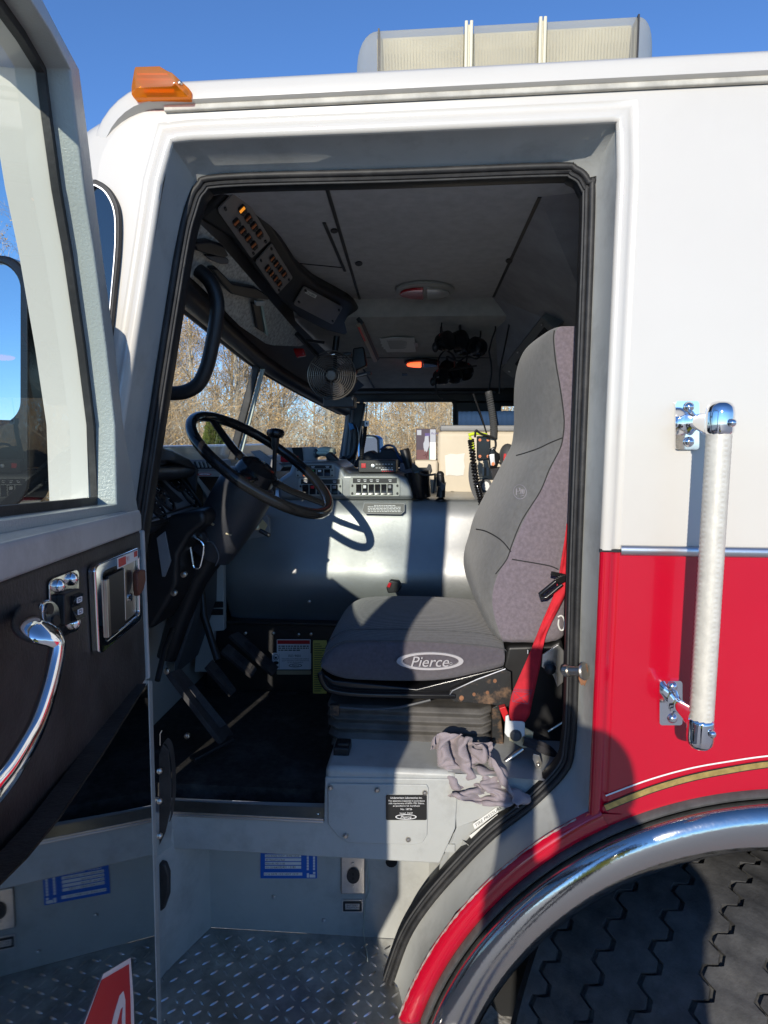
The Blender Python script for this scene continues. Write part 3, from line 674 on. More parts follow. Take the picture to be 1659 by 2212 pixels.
# window switch plate
sw = bpy.data.objects.new('window_switch', None); COL.objects.link(sw); sw.parent = D
qs = Q(D3(102, 1252, .027), D3(166, 1228, .027), D3(167, 1362, .027), D3(104, 1386, .027))
if qs.n.dot(nn_) < 0: qs.n = -qs.n
mb = MB(); mb.poly(qs, rr(0, 0, 1, 1, .14, .09), 0, .003); mb.build('switch_plate', M['chromeworn'], sw, bevel=.001)
for u, v in ((.25, .15), (.70, .12), (.76, .84)):
    mb = MB(); mb.lathe(qs.at(u, v, .003), nn_, [(.009, 0), (.009, .003), (.0065, .007), (.003, .009), (.0005, .0092)], 14); mb.build('bolt', M['chrome'], sw)
mb = MB(); mb.poly(qs, rr(.22, .28, .78, .80, .05, .04), .002, .012); mb.build('switch_bezel', M['black'], sw, bevel=.002)
mb = MB(); mb.add([qs.at(u, v, h) for h, v in ((.012, .34), (.018, .36), (.013, .54), (.02, .74), (.012, .76)) for u in (.42, .72)], [(0, 1, 3, 2), (2, 3, 5, 4), (4, 5, 7, 6), (6, 7, 9, 8), (0, 2, 4, 6, 8), (1, 3, 5, 7, 9)]); mb.build('rocker', M['gloss'], sw)
mb = MB()
for v, h in ((.44, .0165), (.63, .0175)): ring(mb, qs, rr(.50, v-.045, .68, v+.045, .02, .012, 2), rr(.53, v-.03, .65, v+.03, .02, .01, 2), h, h+.0012); mb.slab(qs, .57, v-.015, .61, v+.015, h, h+.0012)
mb.build('switch_symbol', M['whiteink'], sw, smooth=0)
# inside latch housing
la = bpy.data.objects.new('door_latch', None); COL.objects.link(la); la.parent = D
ql = Q(D3(193, 1222, .03), D3(296, 1180, .03), D3(298, 1338, .03), D3(203, 1418, .03))
if ql.n.dot(nn_) < 0: ql.n = -ql.n
mb = MB(); ring(mb, ql, rr(0, 0, 1, 1, .10, .07), rr(.13, .115, .93, .90, .06, .05), -.002, .008); mb.build('latch_frame', M['chrome'], la, bevel=.003, seg=3)
mb = MB(); mb.slab(ql, .12, .11, .94, .91, -.003, -.001); mb.build('latch_recess', M['black'], la)
mb = MB(); mb.slab(ql, .14, .2, .19, .86, 0, .012); mb.slab(ql, .20, .18, .52, .84, .004, .010, 1); mb.slab(ql, .525, .17, .535, .82, .004, .011, 0); mb.slab(ql, .56, .14, .64, .86, 0, .006); mb.build('latch_lever', [M['steel'], M['black']], la, bevel=.001)
mb = MB(); mb.slab(ql, .66, .15, .92, .88, 0, .002); mb.build('latch_backplate', M['steel'], la)
mb = MB(); mb.lathe(ql.at(.72, .60, 0), nn_, [(.007, 0), (.007, .008)], 14); mb.build('lock_ring', M['chrome'], la)
mb = MB(); mb.poly(ql, [(.72, .28), (.78, .26), (.92, .30), (.93, .45), (.86, .56), (.74, .60), (.72, .5)], .010, .020); mb.build('key_fob', mat('brown leather', (.13, .035, .018), .5, bump=.2, bscale=100), la, bevel=.003)
mb = MB(); mb.slab(ql, .40, .02, .88, .15, .0085, .0093); mb.slab(ql, .42, .035, .58, .135, .0093, .0098, 1); mb.slab(ql, .78, .03, .86, .10, .0093, .0098, 1); mb.text(ql, '911', .60, .045, .07, .0096, 1); mb.build('latch_label', [M['paper'], M['redink']], la, smooth=0)
# red and white reflective tag at the bottom of the door
dc = bpy.data.objects.new('reflective_sticker', None); COL.objects.link(dc); dc.parent = D
def dpoly(mb, pts, n, t, mi=0): mb.prism([PL(x, y, ko+kn*(n-.0042), kn)for x, y in pts], kn*t, mi)
mb = MB(); dpoly(mb, [(281, 2069), (222, 2104), (176, 2222), (150, 2300), (292, 2300), (287, 2150)], .0045, .0008); mb.build('sticker_border', M['whiteink'], dc, smooth=0)
mb = MB(); dpoly(mb, [(278, 2083), (219, 2117), (183, 2215), (157, 2300), (284, 2300), (281, 2150)], .0056, .0006); mb.build('sticker_face', M['redink'], dc, smooth=0)
mb = MB(); dpoly(mb, [(266, 2141), (258, 2150), (246, 2190), (241, 2212), (246, 2222), (252, 2212), (260, 2180), (265, 2175), (263, 2195), (263, 2222), (270, 2222), (270, 2160)], .0064, .0006); mb.build('sticker_mark', M['whiteink'], dc, smooth=0)
# door check strap with bolts at the hinge
ck = bpy.data.objects.new('door_check_strap', None); COL.objects.link(ck); ck.parent = T
mb = MB(); strap = [P(344, 1625, .0), P(354, 1606, .015), P(366, 1624, .03), P(372, 1680, .04), P(371, 1740, .04), P(362, 1785, .03), P(346, 1815, 0)]
sp = catmull(strap, 5); mb.loft([[p+V((0, -.0, 0)) for p in sp], [p+V((-.003, .03, .0)) for p in sp]], False); mb.prism([P(343, 1632, 0), P(352, 1610, 0), P(363, 1622, 0), P(369, 1690, 0), P(368, 1750, 0), P(356, 1800, 0), P(344, 1826, 0)], (0, .006, 0)); mb.build('strap', mat('worn brown black leather', (.06, .052, .047), .55, bump=.4, bscale=90, var=.3, vscale=20), ck, bevel=.002)
for y in (1665, 1730, 1805):
    for x in (330, 344):
        mb = MB(); mb.lathe(P(x, y, -.022), V((1 if x > 336 else -1, -.6, 0)), [(.007, 0), (.007, .004), (.004, .007), (.0005, .008)], 12); mb.build('bolt', M['steel'], ck)
mb = MB(); mb.tube([P(346, 1610, -.004), P(346, 1585, -.004), P(350, 1578, -.004)], .0012, 6); mb.build('strap_edge_glint', M['steel'], ck)
mb = MB(); mb.prism([P(340, 1800, .02), P(372, 1770, .02), P(370, 1815, .02), P(374, 1825, .02), P(340, 1850, .02)], (0, .004, 0)); mb.build('hinge_gusset', M['jamb'], T)

# wing mirror in front of the door, seen through its glass
mr = bpy.data.objects.new('wing_mirror', None); COL.objects.link(mr); mr.parent = T
mY = -.28
def mirror_pts(pts): return [P(x, y, mY-(x-70)*.0006) for x, y in pts]
mq = Q(P(-95, 545, mY+.015), P(70, 560, mY), P(70, 1098, mY), P(-95, 1098, mY+.015))
mb = MB(); ring(mb, mq, rr(0, 0, 1, 1, .32, .11, 8), rr(.06, .03, .90, .655, .30, .10, 8), -.05, .012); mb.build('mirror_frame', M['gloss'], mr, bevel=.006, seg=3)
mb = MB(); mb.slab(mq, .02, .64, .97, .70, -.03, .010); ring(mb, mq, rr(.02, .66, .98, .995, .3, .1, 8), rr(.07, .695, .90, .965, .28, .09, 8), -.03, .010); mb.build('mirror_lower_frame', M['gloss'], mr, bevel=.004)
mq2 = Q(P(-95, 545, mY+.10), P(70, 560, mY), P(70, 1098, mY), P(-95, 1098, mY+.10))
mb = MB(); mb.poly(mq, rr(.05, .025, .91, .66, .30, .10, 8), -.004, .001); mb.build('flat_mirror', M['mirror'], mr, smooth=0)
mb = MB(); mb.poly(mq, rr(.06, .69, .91, .97, .28, .09, 8), -.004, .001); mb.build('spot_mirror', M['mirror'], mr, smooth=0)
mb = MB(); mb.tube([mq.at(.3, .3, -.04), mq.at(.3, .3, -.16), V((XF-.12, .18, 2.3))], .014, 10); mb.build('mirror_arm', M['black'], mr)

# quarter window in the front corner
qw = bpy.data.objects.new('quarter_window', None); COL.objects.link(qw); qw.parent = T
qq = QP(150, 395, 263, 900, -.004)
def tilt(pts): return [(u-.0*v, v) for u, v in pts]
oq = [(.45, 0), (.62, .0), (.80, .03), (.95, .09), (1.0, .17), (.98, .30), (.90, .48), (.82, .66), (.74, .82), (.66, .97), (.3, .97), (.1, .5), (.2, .1)]
def sh(pts, k, cu=.55, cv=.45): return [(cu+(u-cu)*k, cv+(v-cv)*(k*.35+.65)) for u, v in pts]
oc = [(p.x, p.z) for p in catmull([V((u, 0, v)) for u, v in oq], 4, True)]
mb = MB(); ring(mb, qq, oc, sh(oc, .82), -.004, .010); mb.build('window_rubber', M['rubber'], qw, bevel=.003)
mb = MB(); ring(mb, qq, sh(oc, .86), sh(oc, .82), .008, .0125); mb.build('bright_bead', M['alu'], qw)
mb = MB(); mb.poly(qq, sh(oc, .83), .001, .003); mb.build('window_pane', mat('dark quarter glass', (.01, .02, .035), .02, spec=.8, coat=1), qw, smooth=0)
# ================================================================= cab shell
def plane3(a, b, c):
    n = (b-a).cross(c-a).normalized()
    if n.dot(CAM-a) < 0: n = -n
    return a, n
def ppoly(mb, px, pl, h0, h1, mi=0):
    """a shape given by picture points laid on a real plane and given thickness"""
    pts = [PL(x, y, *pl)+pl[1]*h0 for x, y in px]; mb.prism(pts, pl[1]*(h1-h0), mi); return mb
def pell(cx, cy, rx, ry, n=28, rot=0):
    c, s_ = math.cos(R(rot)), math.sin(R(rot)); out = []
    for i in range(n):
        a = 2*math.pi*i/n; x, y = rx*math.cos(a), ry*math.sin(a); out.append((cx+x*c-y*s_, cy+x*s_+y*c))
    return out
def prr(x0, y0, x1, y1, r, n=4): return rr(x0, y0, x1, y1, r, r, n)
def pl_y(Y): return V((0, Y, 0)), V((0, -1, 0))
ZF = P(500, 1752, .12).z; ZC0 = P(850, 400, .15).z; ZC1 = P(850, 645, 1.25).z
CEIL = plane3(V((0, .15, ZC0)), V((1, .15, ZC0)), V((0, 1.25, ZC1)))
zc2 = P(850, 690, 1.27).z; zc3 = P(850, 838, 2.2).z
CEIL2 = plane3(V((0, 1.27, zc2)), V((1, 1.27, zc2)), V((0, 2.2, zc3)))
XB = 2.0
mb = MB(); mb.box((-.4, .70, ZF-.02), (.55, .46, .02)); mb.build('floor_mat', M['carpet'], T)
# ceiling: flat part with panel seams, then the lower sloping part
def cpt(x, Y): return V((x, Y, ZC0+(ZC1-ZC0)*(Y-.15)/1.1))
xs1 = lambda Y: -.52+.13*(Y-.15)
mb = MB(); mb.add([cpt(-.8, .11), cpt(XB, .11), cpt(XB, 1.25), cpt(-.7, 1.25)], [(0, 1, 2, 3)]); mb.build('ceiling_panel', M['headliner'], T, smooth=0)
mb = MB()
mb.add([V((-.7, 1.245, ZC1)), V((XB, 1.245, ZC1)), V((XB, 1.265, zc2+.01)), V((-.7, 1.265, zc2+.01)), V((XB, 1.30, zc2-.004)), V((-.7, 1.30, zc2-.004)), V((XB, 2.05, zc3+.05)), V((-.7, 2.05, zc3+.05)), V((XB, 2.2, zc3)), V((-.7, 2.2, zc3))], [(0, 1, 2, 3), (3, 2, 4, 5), (5, 4, 6, 7), (7, 6, 8, 9)])
mb.build('rear_ceiling_panel', M['headliner2'], T, smooth=30)
mb = MB()
for a, b in (((703, 395), (790, 690)), ((1166, 425), (1066, 641)), ((745, 585), (700, 480))):
    pa = PL(*a, *CEIL); pb = PL(*b, *CEIL); mb.beam(pa, pb, .009, .006)
mb.beam(PL(560, 560, *CEIL)+V((0, 0, 0)), PL(745, 578, *CEIL), .006, .005)
mb.beam(PL(780, 788, *CEIL2), PL(808, 838, *CEIL2), .008, .006); mb.beam(PL(660, 773, *CEIL2), PL(1060, 773, *CEIL2), .005, .004)
mb.build('ceiling_seam', M['black'], T, bevel=.001)
mb = MB()
for x, y in ((722, 497), (775, 568), (1100, 562), (1110, 1110)): 
    if y < 700: ppoly(mb, pell(x, y, 8, 4.5), CEIL, 0, .004)
ppoly(mb, prr(868, 806, 880, 811, 1), CEIL2, 0, .003)
mb.build('ceiling_button', M['black'], T, bevel=.001)
# rear bulkhead sloping down behind the driver
mb = MB(); a, b, c, d = P(1168, 425, .22), P(1330, 360, .20), P(1330, 760, .42), P(1066, 641, 1.25)
mb.add([PL(1166, 425, *CEIL), PL(1330, 380, *CEIL)+V((.3, 0, 0)), P(1300, 740, .95), PL(1066, 641, *CEIL)+V((0, 0, -.0)), P(1075, 790, 1.6)], [(0, 1, 2, 3), (3, 2, 4)])
mb.build('overhead_bulkhead', mat('dark blue-grey liner', (.28, .277, .29), .7, bump=.3, bscale=200, var=.15, vscale=10), T, smooth=0)
mb = MB(); mb.box((1.9, 1.2, 1.9), (.05, 1.1, .9)); mb.build('crew_wall', M['headliner'], T)
mb = MB(); mb.add([V((.42, .10, ZF)), V((2, .10, ZF)), V((2, .10, ZC0)), V((.42, .10, ZC0))], [(0, 1, 2, 3)]); mb.build('inner_side_wall', M['dark'], T, smooth=0)
# far (passenger) side: door, window openings
YW = 2.36
def wall(px, name, mt, Y=YW, dep=.05, bevel=.006): mb = MB(); mb.prism([P(x, y, Y) for x, y in px], (0, dep, 0)); return mb.build(name, mt, T, bevel=bevel)
wall([(640, 640), (1500, 640), (1500, 868), (700, 868)], 'passenger_header', M['black'])
wall([(980, 868), (1500, 868), (1500, 877), (1083, 877), (1083, 940), (980, 940)], 'passenger_post', M['black'])
wall([(1128, 877), (1500, 877), (1500, 940), (1128, 940)], 'crew_door_post', M['black'])
wall([(700, 1012), (1500, 1012), (1500, 1500), (700, 1500)], 'passenger_door_trim', M['darkgrey'])
wall([(980, 930), (1500, 930), (1500, 1013), (980, 1013)], 'crew_door_trim', M['darkgrey'])
mb = MB(); qd = QP(781, 866, 981, 1014, YW-.02); ring(mb, qd, rr(-.02, -.02, 1.02, 1.02, .03, .04), rr(.012, .016, .985, .99, .03, .04), 0, .02); mb.build('window_rubber', M['rubber'], T, bevel=.003)
mb = MB(); mb.box((.2, 2.43, 1.1), (2.0, .02, .62)); mb.build('passenger_side', M['white'], T)
mb = MB(); mb.add([P(700, 868, YW+.03), P(1130, 868, YW+.03), P(1130, 1014, YW+.03), P(700, 1014, YW+.03)], [(0, 1, 2, 3)]); mb.build('passenger_glass', M['wglass'], T, smooth=0)
for k, (x, y, w_, h_) in enumerate(((690, 848, 380, 6), (690, 838, 400, 5))):
    mb = MB(); mb.beam(P(x, y, YW-.05), P(x+w_, y, YW-.05), .03, .012); mb.build('header_trim', M['darkgrey'], T, bevel=.003)

# ---------------------------------------------------------------- windscreen frame
hp = [P(378, 618, .20), P(440, 672, .45), P(500, 725, .75), P(562, 778, 1.15), P(622, 818, 1.45), P(688, 856, 1.8), P(746, 886, 2.15)]
hs = catmull(hp, 5)
mb = MB(); mb.tube(hs, .03, 12); mb.build('windscreen_header', M['black'], T)
mb = MB(); up_ = [V((p.x+.10, p.y, cpt(0, min(p.y, 1.25)).z if p.y < 1.25 else zc2+(zc3-zc2)*(p.y-1.27)/.93)) for p in hs]
mb.loft([hs, [a.lerp(b, .4)+V((-.03, 0, .01)) for a, b in zip(hs, up_)], up_], False); mb.build('header_liner', M['darkgrey'], T)
mb = MB(); mb.tube([p+V((-.03, 0, -.012)) for p in hs], .014, 8); mb.build('windscreen_rubber', M['rubber'], T)
bp_ = [P(352, 992, .22), P(405, 994, .45), P(460, 992, .8), P(508, 992, 1.15), P(600, 992, 1.5), P(680, 990, 1.85), P(738, 986, 2.15)]
bs = catmull(bp_, 5)
mb = MB(); mb.tube([p+V((-.05, 0, -.035)) for p in bs], .022, 10); mb.build('windscreen_sill', M['black'], T)
mb = MB(); a, b = P(560, 768, 1.15), P(500, 996, 1.15); d_ = (b-a).normalized()
mb.beam(a, b, .018, .03, up=V((1, 0, 0))); mb.build('windscreen_divider', M['rubber'], T, bevel=.005)
mb = MB(); off_ = V((.008, .028, 0)); mb.beam(a+off_+V((.012, 0, 0)), b+off_+V((.012, 0, 0)), .014, .016, up=V((1, 0, 0))); mb.build('divider_highlight', mat('painted mint highlight', (.66, .74, .68), .4), T, bevel=.004)  # mint strip stands for the bright highlight along the divider
mb = MB(); hi = hs[:16]; bi = bs[:16]; mb.loft([[p+V((-.012, 0, 0)) for p in hi], [p+V((-.02, 0, 0)) for p in bi]], False); mb.build('windscreen_pane', M['wglass'], T, smooth=0)
mb = MB(); mb.loft([[p+V((-.012, 0, 0)) for p in hs[15:]], [p+V((-.02, 0, 0)) for p in bs[15:]]], False); mb.build('windscreen_pane', M['wglass'], T, smooth=0)
# far front pillar with its grab handle, blue cap
mb = MB(); mb.prism([P(x, y, 2.2) for x, y in ((748, 870), (790, 870), (778, 930), (764, 1010), (728, 1010), (735, 970), (743, 920))], (0, .06, 0)); mb.build('far_front_pillar', mat('blue-grey pillar trim', (.05, .065, .075), .45), T, bevel=.012)
mb = MB(); mb.beam(P(754, 885, 2.15), P(742, 985, 2.15), .012, .015); mb.beam(P(762, 885, 2.17), P(752, 985, 2.17), .01, .012); mb.build('pillar_strip', M['midgrey'], T, bevel=.003)
mb = MB(); mb.tube(catmull([P(x, y, 2.12) for x, y in ((757, 918), (766, 925), (769, 945), (767, 970), (760, 985), (748, 992), (742, 993))], 5), .0145, 12); mb.build('far_grab_handle', M['black'], T)
mb = MB(); mb.prism([P(x, y, 2.10) for x, y in ((752, 912), (762, 915), (766, 926), (755, 930))], (0, .03, 0)); mb.build('handle_cap', mat('blue cap', (.04, .22, .50), .4), T, bevel=.004)
mb = MB(); mb.ball(P(741, 992, 2.1), .018); mb.build('handle_foot', M['black'], T)
# near front pillar (inside of the door opening)
#mb = MB(); mb.tube(catmull([P(x, y, .20) for x, y in ((420, 440), (400, 560), (378, 690), (360, 820), (345, 940), (325, 1060), (300, 1180), (300, 1320))], 4), [(.045, .022)]*29, 10, flat=(0, 1, 0)); mb.build('near_front_pillar', M['black'], T)
# near grab handle
gp = catmull([P(x, y, .30) for x, y in ((395, 572), (428, 584), (456, 612), (469, 652), (466, 700), (457, 750), (446, 795), (428, 830), (398, 847), (362, 850))], 5)
mb = MB(); mb.tube(gp, .0185, 14); mb.build('entry_grab_handle', M['black'], T)
# dark side below windscreen, outer mirror head on the far side
fm = bpy.data.objects.new('far_mirror', None); COL.objects.link(fm); fm.parent = T
qm = Q(P(772, 938, 2.70), P(818, 941, 2.62), P(822, 1030, 2.62), P(772, 1030, 2.70))
mb = MB(); mb.poly(qm, rr(0, 0, 1, 1, .25, .10, 6), -.05, 0); mb.build('mirror_shell', M['bluepaint'], fm, bevel=.01, seg=3)
mb = MB(); ring(mb, qm, rr(.22, .0, 1, 1, .2, .1, 6), rr(.30, .04, .95, .96, .17, .09, 6), 0, .008); mb.build('mirror_rim', M['black'], fm)
mb = MB(); mb.poly(qm, rr(.28, .03, .96, .97, .17, .09, 6), .001, .003); mb.build('mirror_face', M['mirror'], fm, smooth=0)
mb = MB(); mb.tube([qm.at(.4, .9, -.03), P(760, 1060, 2.45)], .015); mb.build('mirror_stalk', M['black'], fm)

# ---------------------------------------------------------------- smoked visors and overhead console
VP_ = plane3(P(430, 480, .19), P(655, 742, 1.12), P(408, 590, .27))
vis = bpy.data.objects.new('sun_visor', None); COL.objects.link(vis); vis.parent = T
mb = MB(); ppoly(mb, [(424, 476), (470, 520), (640, 715), (662, 741), (650, 748), (590, 746), (574, 742), (520, 706), (477, 662), (440, 625), (404, 592), (410, 540)], VP_, -.006, 0); mb.build('visor_panel', M['visor'], vis, smooth=0)
mb = MB(); ppoly(mb, [(404, 515), (440, 512), (470, 522), (482, 543), (470, 548), (430, 538), (412, 532)], VP_, .001, .022); ppoly(mb, [(444, 572), (458, 571), (490, 604), (545, 615), (572, 634), (568, 640), (520, 634), (488, 626), (470, 606)], VP_, .001, .022); mb.build('visor_arm', M['black'], vis, bevel=.004)
mb = MB(); ppoly(mb, [(437, 548), (475, 546), (488, 556), (486, 566), (470, 566), (446, 556)], VP_, .002, .012); mb.build('visor_clip', M['darkgrey'], vis, bevel=.003)
mb = MB(); ppoly(mb, [(539, 650), (556, 655), (566, 715), (550, 706)], VP_, .001, .012); mb.build('visor_bracket', M['black'], vis, bevel=.003)
mb = MB(); ppoly(mb, [(556, 655), (561, 655), (574, 722), (568, 718)], VP_, .001, .014); mb.build('visor_edge', mat('mint glass edge', (.30, .42, .38), .2), vis, bevel=.001)
mb = MB(); ppoly(mb, prr(542, 643, 562, 653, 3), VP_, .012, .02); mb.build('visor_button', M['lightgrey'], vis, bevel=.002)
OC = plane3(P(490, 428, .185), P(728, 690, 1.22), P(520, 402, .175))
oc_ = bpy.data.objects.new('overhead_console', None); COL.objects.link(oc_); oc_.parent = T
mb = MB(); ppoly(mb, [(430, 478), (470, 440), (508, 396), (530, 392), (600, 500), (650, 582), (690, 618), (760, 652), (778, 668), (776, 700), (745, 728), (700, 716), (650, 690), (606, 652), (560, 596), (500, 520)], OC, -.09, -.004); mb.build('console_body', M['black'], oc_, bevel=.02, seg=4)
def opanel(c, mt): 
    return Q(*[PL(x, y, *OC) for x, y in c])
p1 = opanel([(516, 402), (584, 516), (542, 556), (468, 452)], 0); p2 = opanel([(586, 524), (632, 598), (598, 634), (550, 565)], 0); p3 = opanel([(656, 617), (740, 662), (718, 700), (633, 656)], 0)
for q_ in (p1, p2, p3):
    if q_.n.dot(OC[1]) < 0: q_.n = -q_.n
pan_m = mat('dark bronze panel', (.24, .218, .205), .4, .2, bump=.08, bscale=200, var=.08, vscale=20)
for k, (q_, n_) in enumerate(((p1, 8), (p2, 8), (p3, 0))):
    mb = MB(); mb.poly(q_, rr(0, 0, 1, 1, .05, .08), -.001, .004); mb.build('switch_panel' if n_ else 'blank_panel', pan_m, oc_, bevel=.001)
    mb = MB()
    for u, v in ((.06, .12), (.06, .75), (.94, .2), (.94, .82)): mb.poly(q_, ell(u, v, .025, .05, 12), .004, .007)
    mb.build('screws', M['black'], oc_)
for q_ in (p1, p2):
    for r_ in range(2):
        for c_ in range(4):
            u = .22+.165*c_+.08*r_; v = .30+.40*r_-.02*c_
            if q_ is p1: u += .03
            mb = MB(); mb.poly(q_, rr(u-.055, v-.13, u+.055, v+.13, .035, .07), .004, .010)
            mb.slab(q_, u-.04, v-.11, u-.012, v+.11, .010, .0125, 1)
            mb.slab(q_, u-.002, v-.09, u+.046, v-.01, .010, .0135, 2); mb.slab(q_, u-.002, v+.015, u+.046, v+.09, .010, .0135, 2)
            mb.build('amber_switch', [M['black'], M['amberlit'] if (q_ is p1 and r_ == 0 and c_ == 0) else M['amberdark'], M['black']], oc_, smooth=0)
mb = MB(); mb.slab(p3, .07, .08, .32, .24, .004, .0046, 0); mb.text(p3, 'CY16-00004', .10, .11, .10, .0049, 1, width=.18); mb.build('asset_label', [M['paper'], M['blackink']], oc_, smooth=0)
# dome lamps
def dome(cx, cy, rx, ry, pl, red, clr, rot=0):
    dm = bpy.data.objects.new('dome_lamp', None); COL.objects.link(dm); dm.parent = T
    mb = MB(); ppoly(mb, pell(cx, cy, rx, ry, 36, rot), pl, 0, .012); mb.build('lamp_rim', M['lightgrey'] if red is M['domered'] else M['black'], dm, bevel=.005, seg=3)
    n_ = 14
    half = lambda s_: [(cx+s_*rx*.05, cy+ry*.70)]+[(cx+s_*(rx*.05+rx*.80*math.sin(R(90*i/n_))), cy+ry*.2+ry*.62*math.cos(R(90*i/n_))*1) for i in range(n_+1)]+[(cx+s_*(rx*.05+rx*.80*math.cos(R(90*i/n_))), cy+ry*.2-ry*.72*math.sin(R(90*i/n_))) for i in range(1, n_+1)]
    mb = MB(); ppoly(mb, half(-1), pl, .010, .02); mb.build('red_lens', red, dm, bevel=.004, seg=3)
    mb = MB(); ppoly(mb, half(1), pl, .010, .02); mb.build('clear_lens', clr, dm, bevel=.004, seg=3)
dome(918, 622, 64, 17, CEIL, M['domered'], M['clear'])
dome(912, 780, 39, 7, CEIL2, M['redlit'], mat('dark dome lens', (.05, .05, .05), .2), 0)
# document light strip, hook, grille
mb = MB(); pls = plane3(P(769, 708, 1.05), P(808, 775, 1.5), P(790, 690, 1.05)); ppoly(mb, [(767, 700), (776, 696), (812, 776), (804, 780)], pls, 0, .012); mb.build('strip_lamp_body', mat('bronze strip', (.28, .22, .16), .35), T, bevel=.003)
mb = MB(); ppoly(mb, [(768, 702), (772, 701), (786, 730), (782, 732)], pls, .012, .014); mb.build('strip_lamp_label', M['redink'], T); mb = MB(); ppoly(mb, [(776, 698), (783, 692), (818, 772), (812, 777)], pls, -.02, .010); mb.build('strip_lamp_edge', M['black'], T, bevel=.003)
hk = PL(1012, 650, *CEIL)
mb = MB(); mb.tube(catmull([hk+V((0, 0, .01)), hk+V((0, 0, -.03)), hk+V((.004, -.01, -.06)), hk+V((.012, -.014, -.07))], 4), .005, 8); mb.lathe(hk, (0, 0, -1), [(.012, 0), (.012, .006), (.006, .01)], 12); mb.build('ceiling_hook', M['gloss'], T)
gq = Q(P(1081, 797, 1.62), P(1170, 683, 1.02), P(1198, 712, .98), P(1110, 820, 1.58))
if gq.n.y > 0: gq.n = -gq.n
ac = bpy.data.objects.new('air_vent_unit', None); COL.objects.link(ac); ac.parent = T
mb = MB(); mb.slab(gq, 0, 0, 1, 1, -.10, 0); mb.build('vent_housing', mat('khaki grey panel', (.15, .145, .13), .5, bump=.1, bscale=200), ac, bevel=.006)
mb = MB()
for k in range(9):
    u = .24+.078*k; mb.slab(gq, u, .48, u+.066, .86, 0, .002)
mb.build('vent_grille', M['dark'], ac)
mb = MB()
for u, v in ((.08, .5), (.42, .2), (.94, .3)): mb.poly(gq, ell(u, v, .012, .05, 10), 0, .004)
mb.build('vent_screw', M['steel'], ac)
# fan on the overhead console
fn = bpy.data.objects.new('cab_fan', None); COL.objects.link(fn); fn.parent = T
fc = P(717, 811, 1.10); fax = (CAM-fc+V((-.25, 0, .0))).normalized(); RF = .5*(P(768, 811, 1.1)-P(666, 811, 1.1)).length
fx, fy = frame(fax)
def fcirc(r, h, n=44): return [fc+fax*h+(fx*math.cos(2*math.pi*i/n)+fy*math.sin(2*math.pi*i/n))*r for i in range(n)]
mb = MB()
for k in range(9):
    r = RF*(1-.085*k); h = .03-.028*(r/RF)**3; mb.tube(fcirc(r, h), .0016 if k else .0032, 6, closed=True)
for k in range(3):
    a = 2*math.pi*k/3+.5; mb.tube([fc+(fx*math.cos(a)+fy*math.sin(a))*RF*t+fax*(.03-.028*t**3) for t in (.22, .5, .8, 1)], .0016, 6)
for k in range(8):
    a = 2*math.pi*k/8; mb.tube([fc+(fx*math.cos(a)+fy*math.sin(a))*RF*t+fax*h for t, h in ((1, 0), (.98, -.03), (.5, -.045))], .0016, 6)
mb.build('fan_guard', mat('bronze wire', (.22, .205, .185), .35, .8), fn)
mb = MB()
for k in range(4):
    a0 = 2*math.pi*k/4+.4; rows = []
    for i in range(6):
        t = .22+.68*i/5; ww = .10+.38*math.sin(math.pi*min(1, (i+1)/6.5)); rows.append([fc+(fx*math.cos(a0+(s_-.5)*ww*1.9)+fy*math.sin(a0+(s_-.5)*ww*1.9))*RF*t+fax*((s_-.5)*.035-.012) for s_ in (0, .33, .66, 1)])
    mb.loft(rows, False)
mb.build('fan_blade', mat('bronze blade', (.24, .21, .19), .35, .4), fn)
mb = MB(); mb.lathe(fc, fax, [(.018, -.02), (.02, .026), (.016, .032), (.0005, .034)], 20); mb.build('fan_hub', mat('fan hub', (.20, .18, .16), .4), fn)
mb = MB(); mb.lathe(fc, -fax, [(.03, .03), (.032, .09), (.02, .10)], 16); mb.tube([fc-fax*.07, fc-fax*.06+V((0, .02, .07)), fc-fax*.05+V((.01, .03, .15))], .012); mb.build('fan_motor', M['black'], fn)
mb = MB(); mb.beam(P(712, 765, 1.12), P(760, 765, 1.12), .02, .012); mb.beam(P(690, 772, 1.1), P(640, 720, 1.0), .016, .012); mb.beam(P(700, 740, 1.1), P(660, 735, 1.05), .012, .01); mb.build('fan_bracket', M['black'], fn, bevel=.002)
mb = MB(); mb.beam(P(704, 768, 1.09), P(724, 765, 1.09), .006, .006); mb.build('fan_clamp', M['chrome'], fn, bevel=.002)
# two way radio head and bits hanging beside the fan
mb = MB(); mb.prism([P(x, y, 1.30) for x, y in ((762, 752), (785, 748), (792, 790), (770, 800), (768, 825), (757, 828))], (0, .05, 0)); mb.build('hanging_radio', M['black'], T, bevel=.006)
mb = MB(); mb.box(P(735, 869, 1.32), (.062, .05, .022)); mb.build('junction_box', M['darkgrey'], T, bevel=.006)
mb = MB(); mb.beam(P(768, 812, 1.34), P(802, 806, 1.34), .03, .014); mb.build('bracket_arm', M['darkgrey'], T, bevel=.003)
mb = MB(); mb.beam(P(766, 814, 1.31), P(792, 808, 1.31), .008, .003); mb.beam(P(752, 856, 1.28), P(760, 862, 1.28), .006, .004); mb.build('pale_tie', M['paper'], T)
mb = MB(); mb.prism([P(x, y, 1.2) for x, y in ((632, 752), (655, 752), (660, 768), (640, 772))], (0, .03, 0)); mb.build('red_lamp', M['domered'], T, bevel=.006)

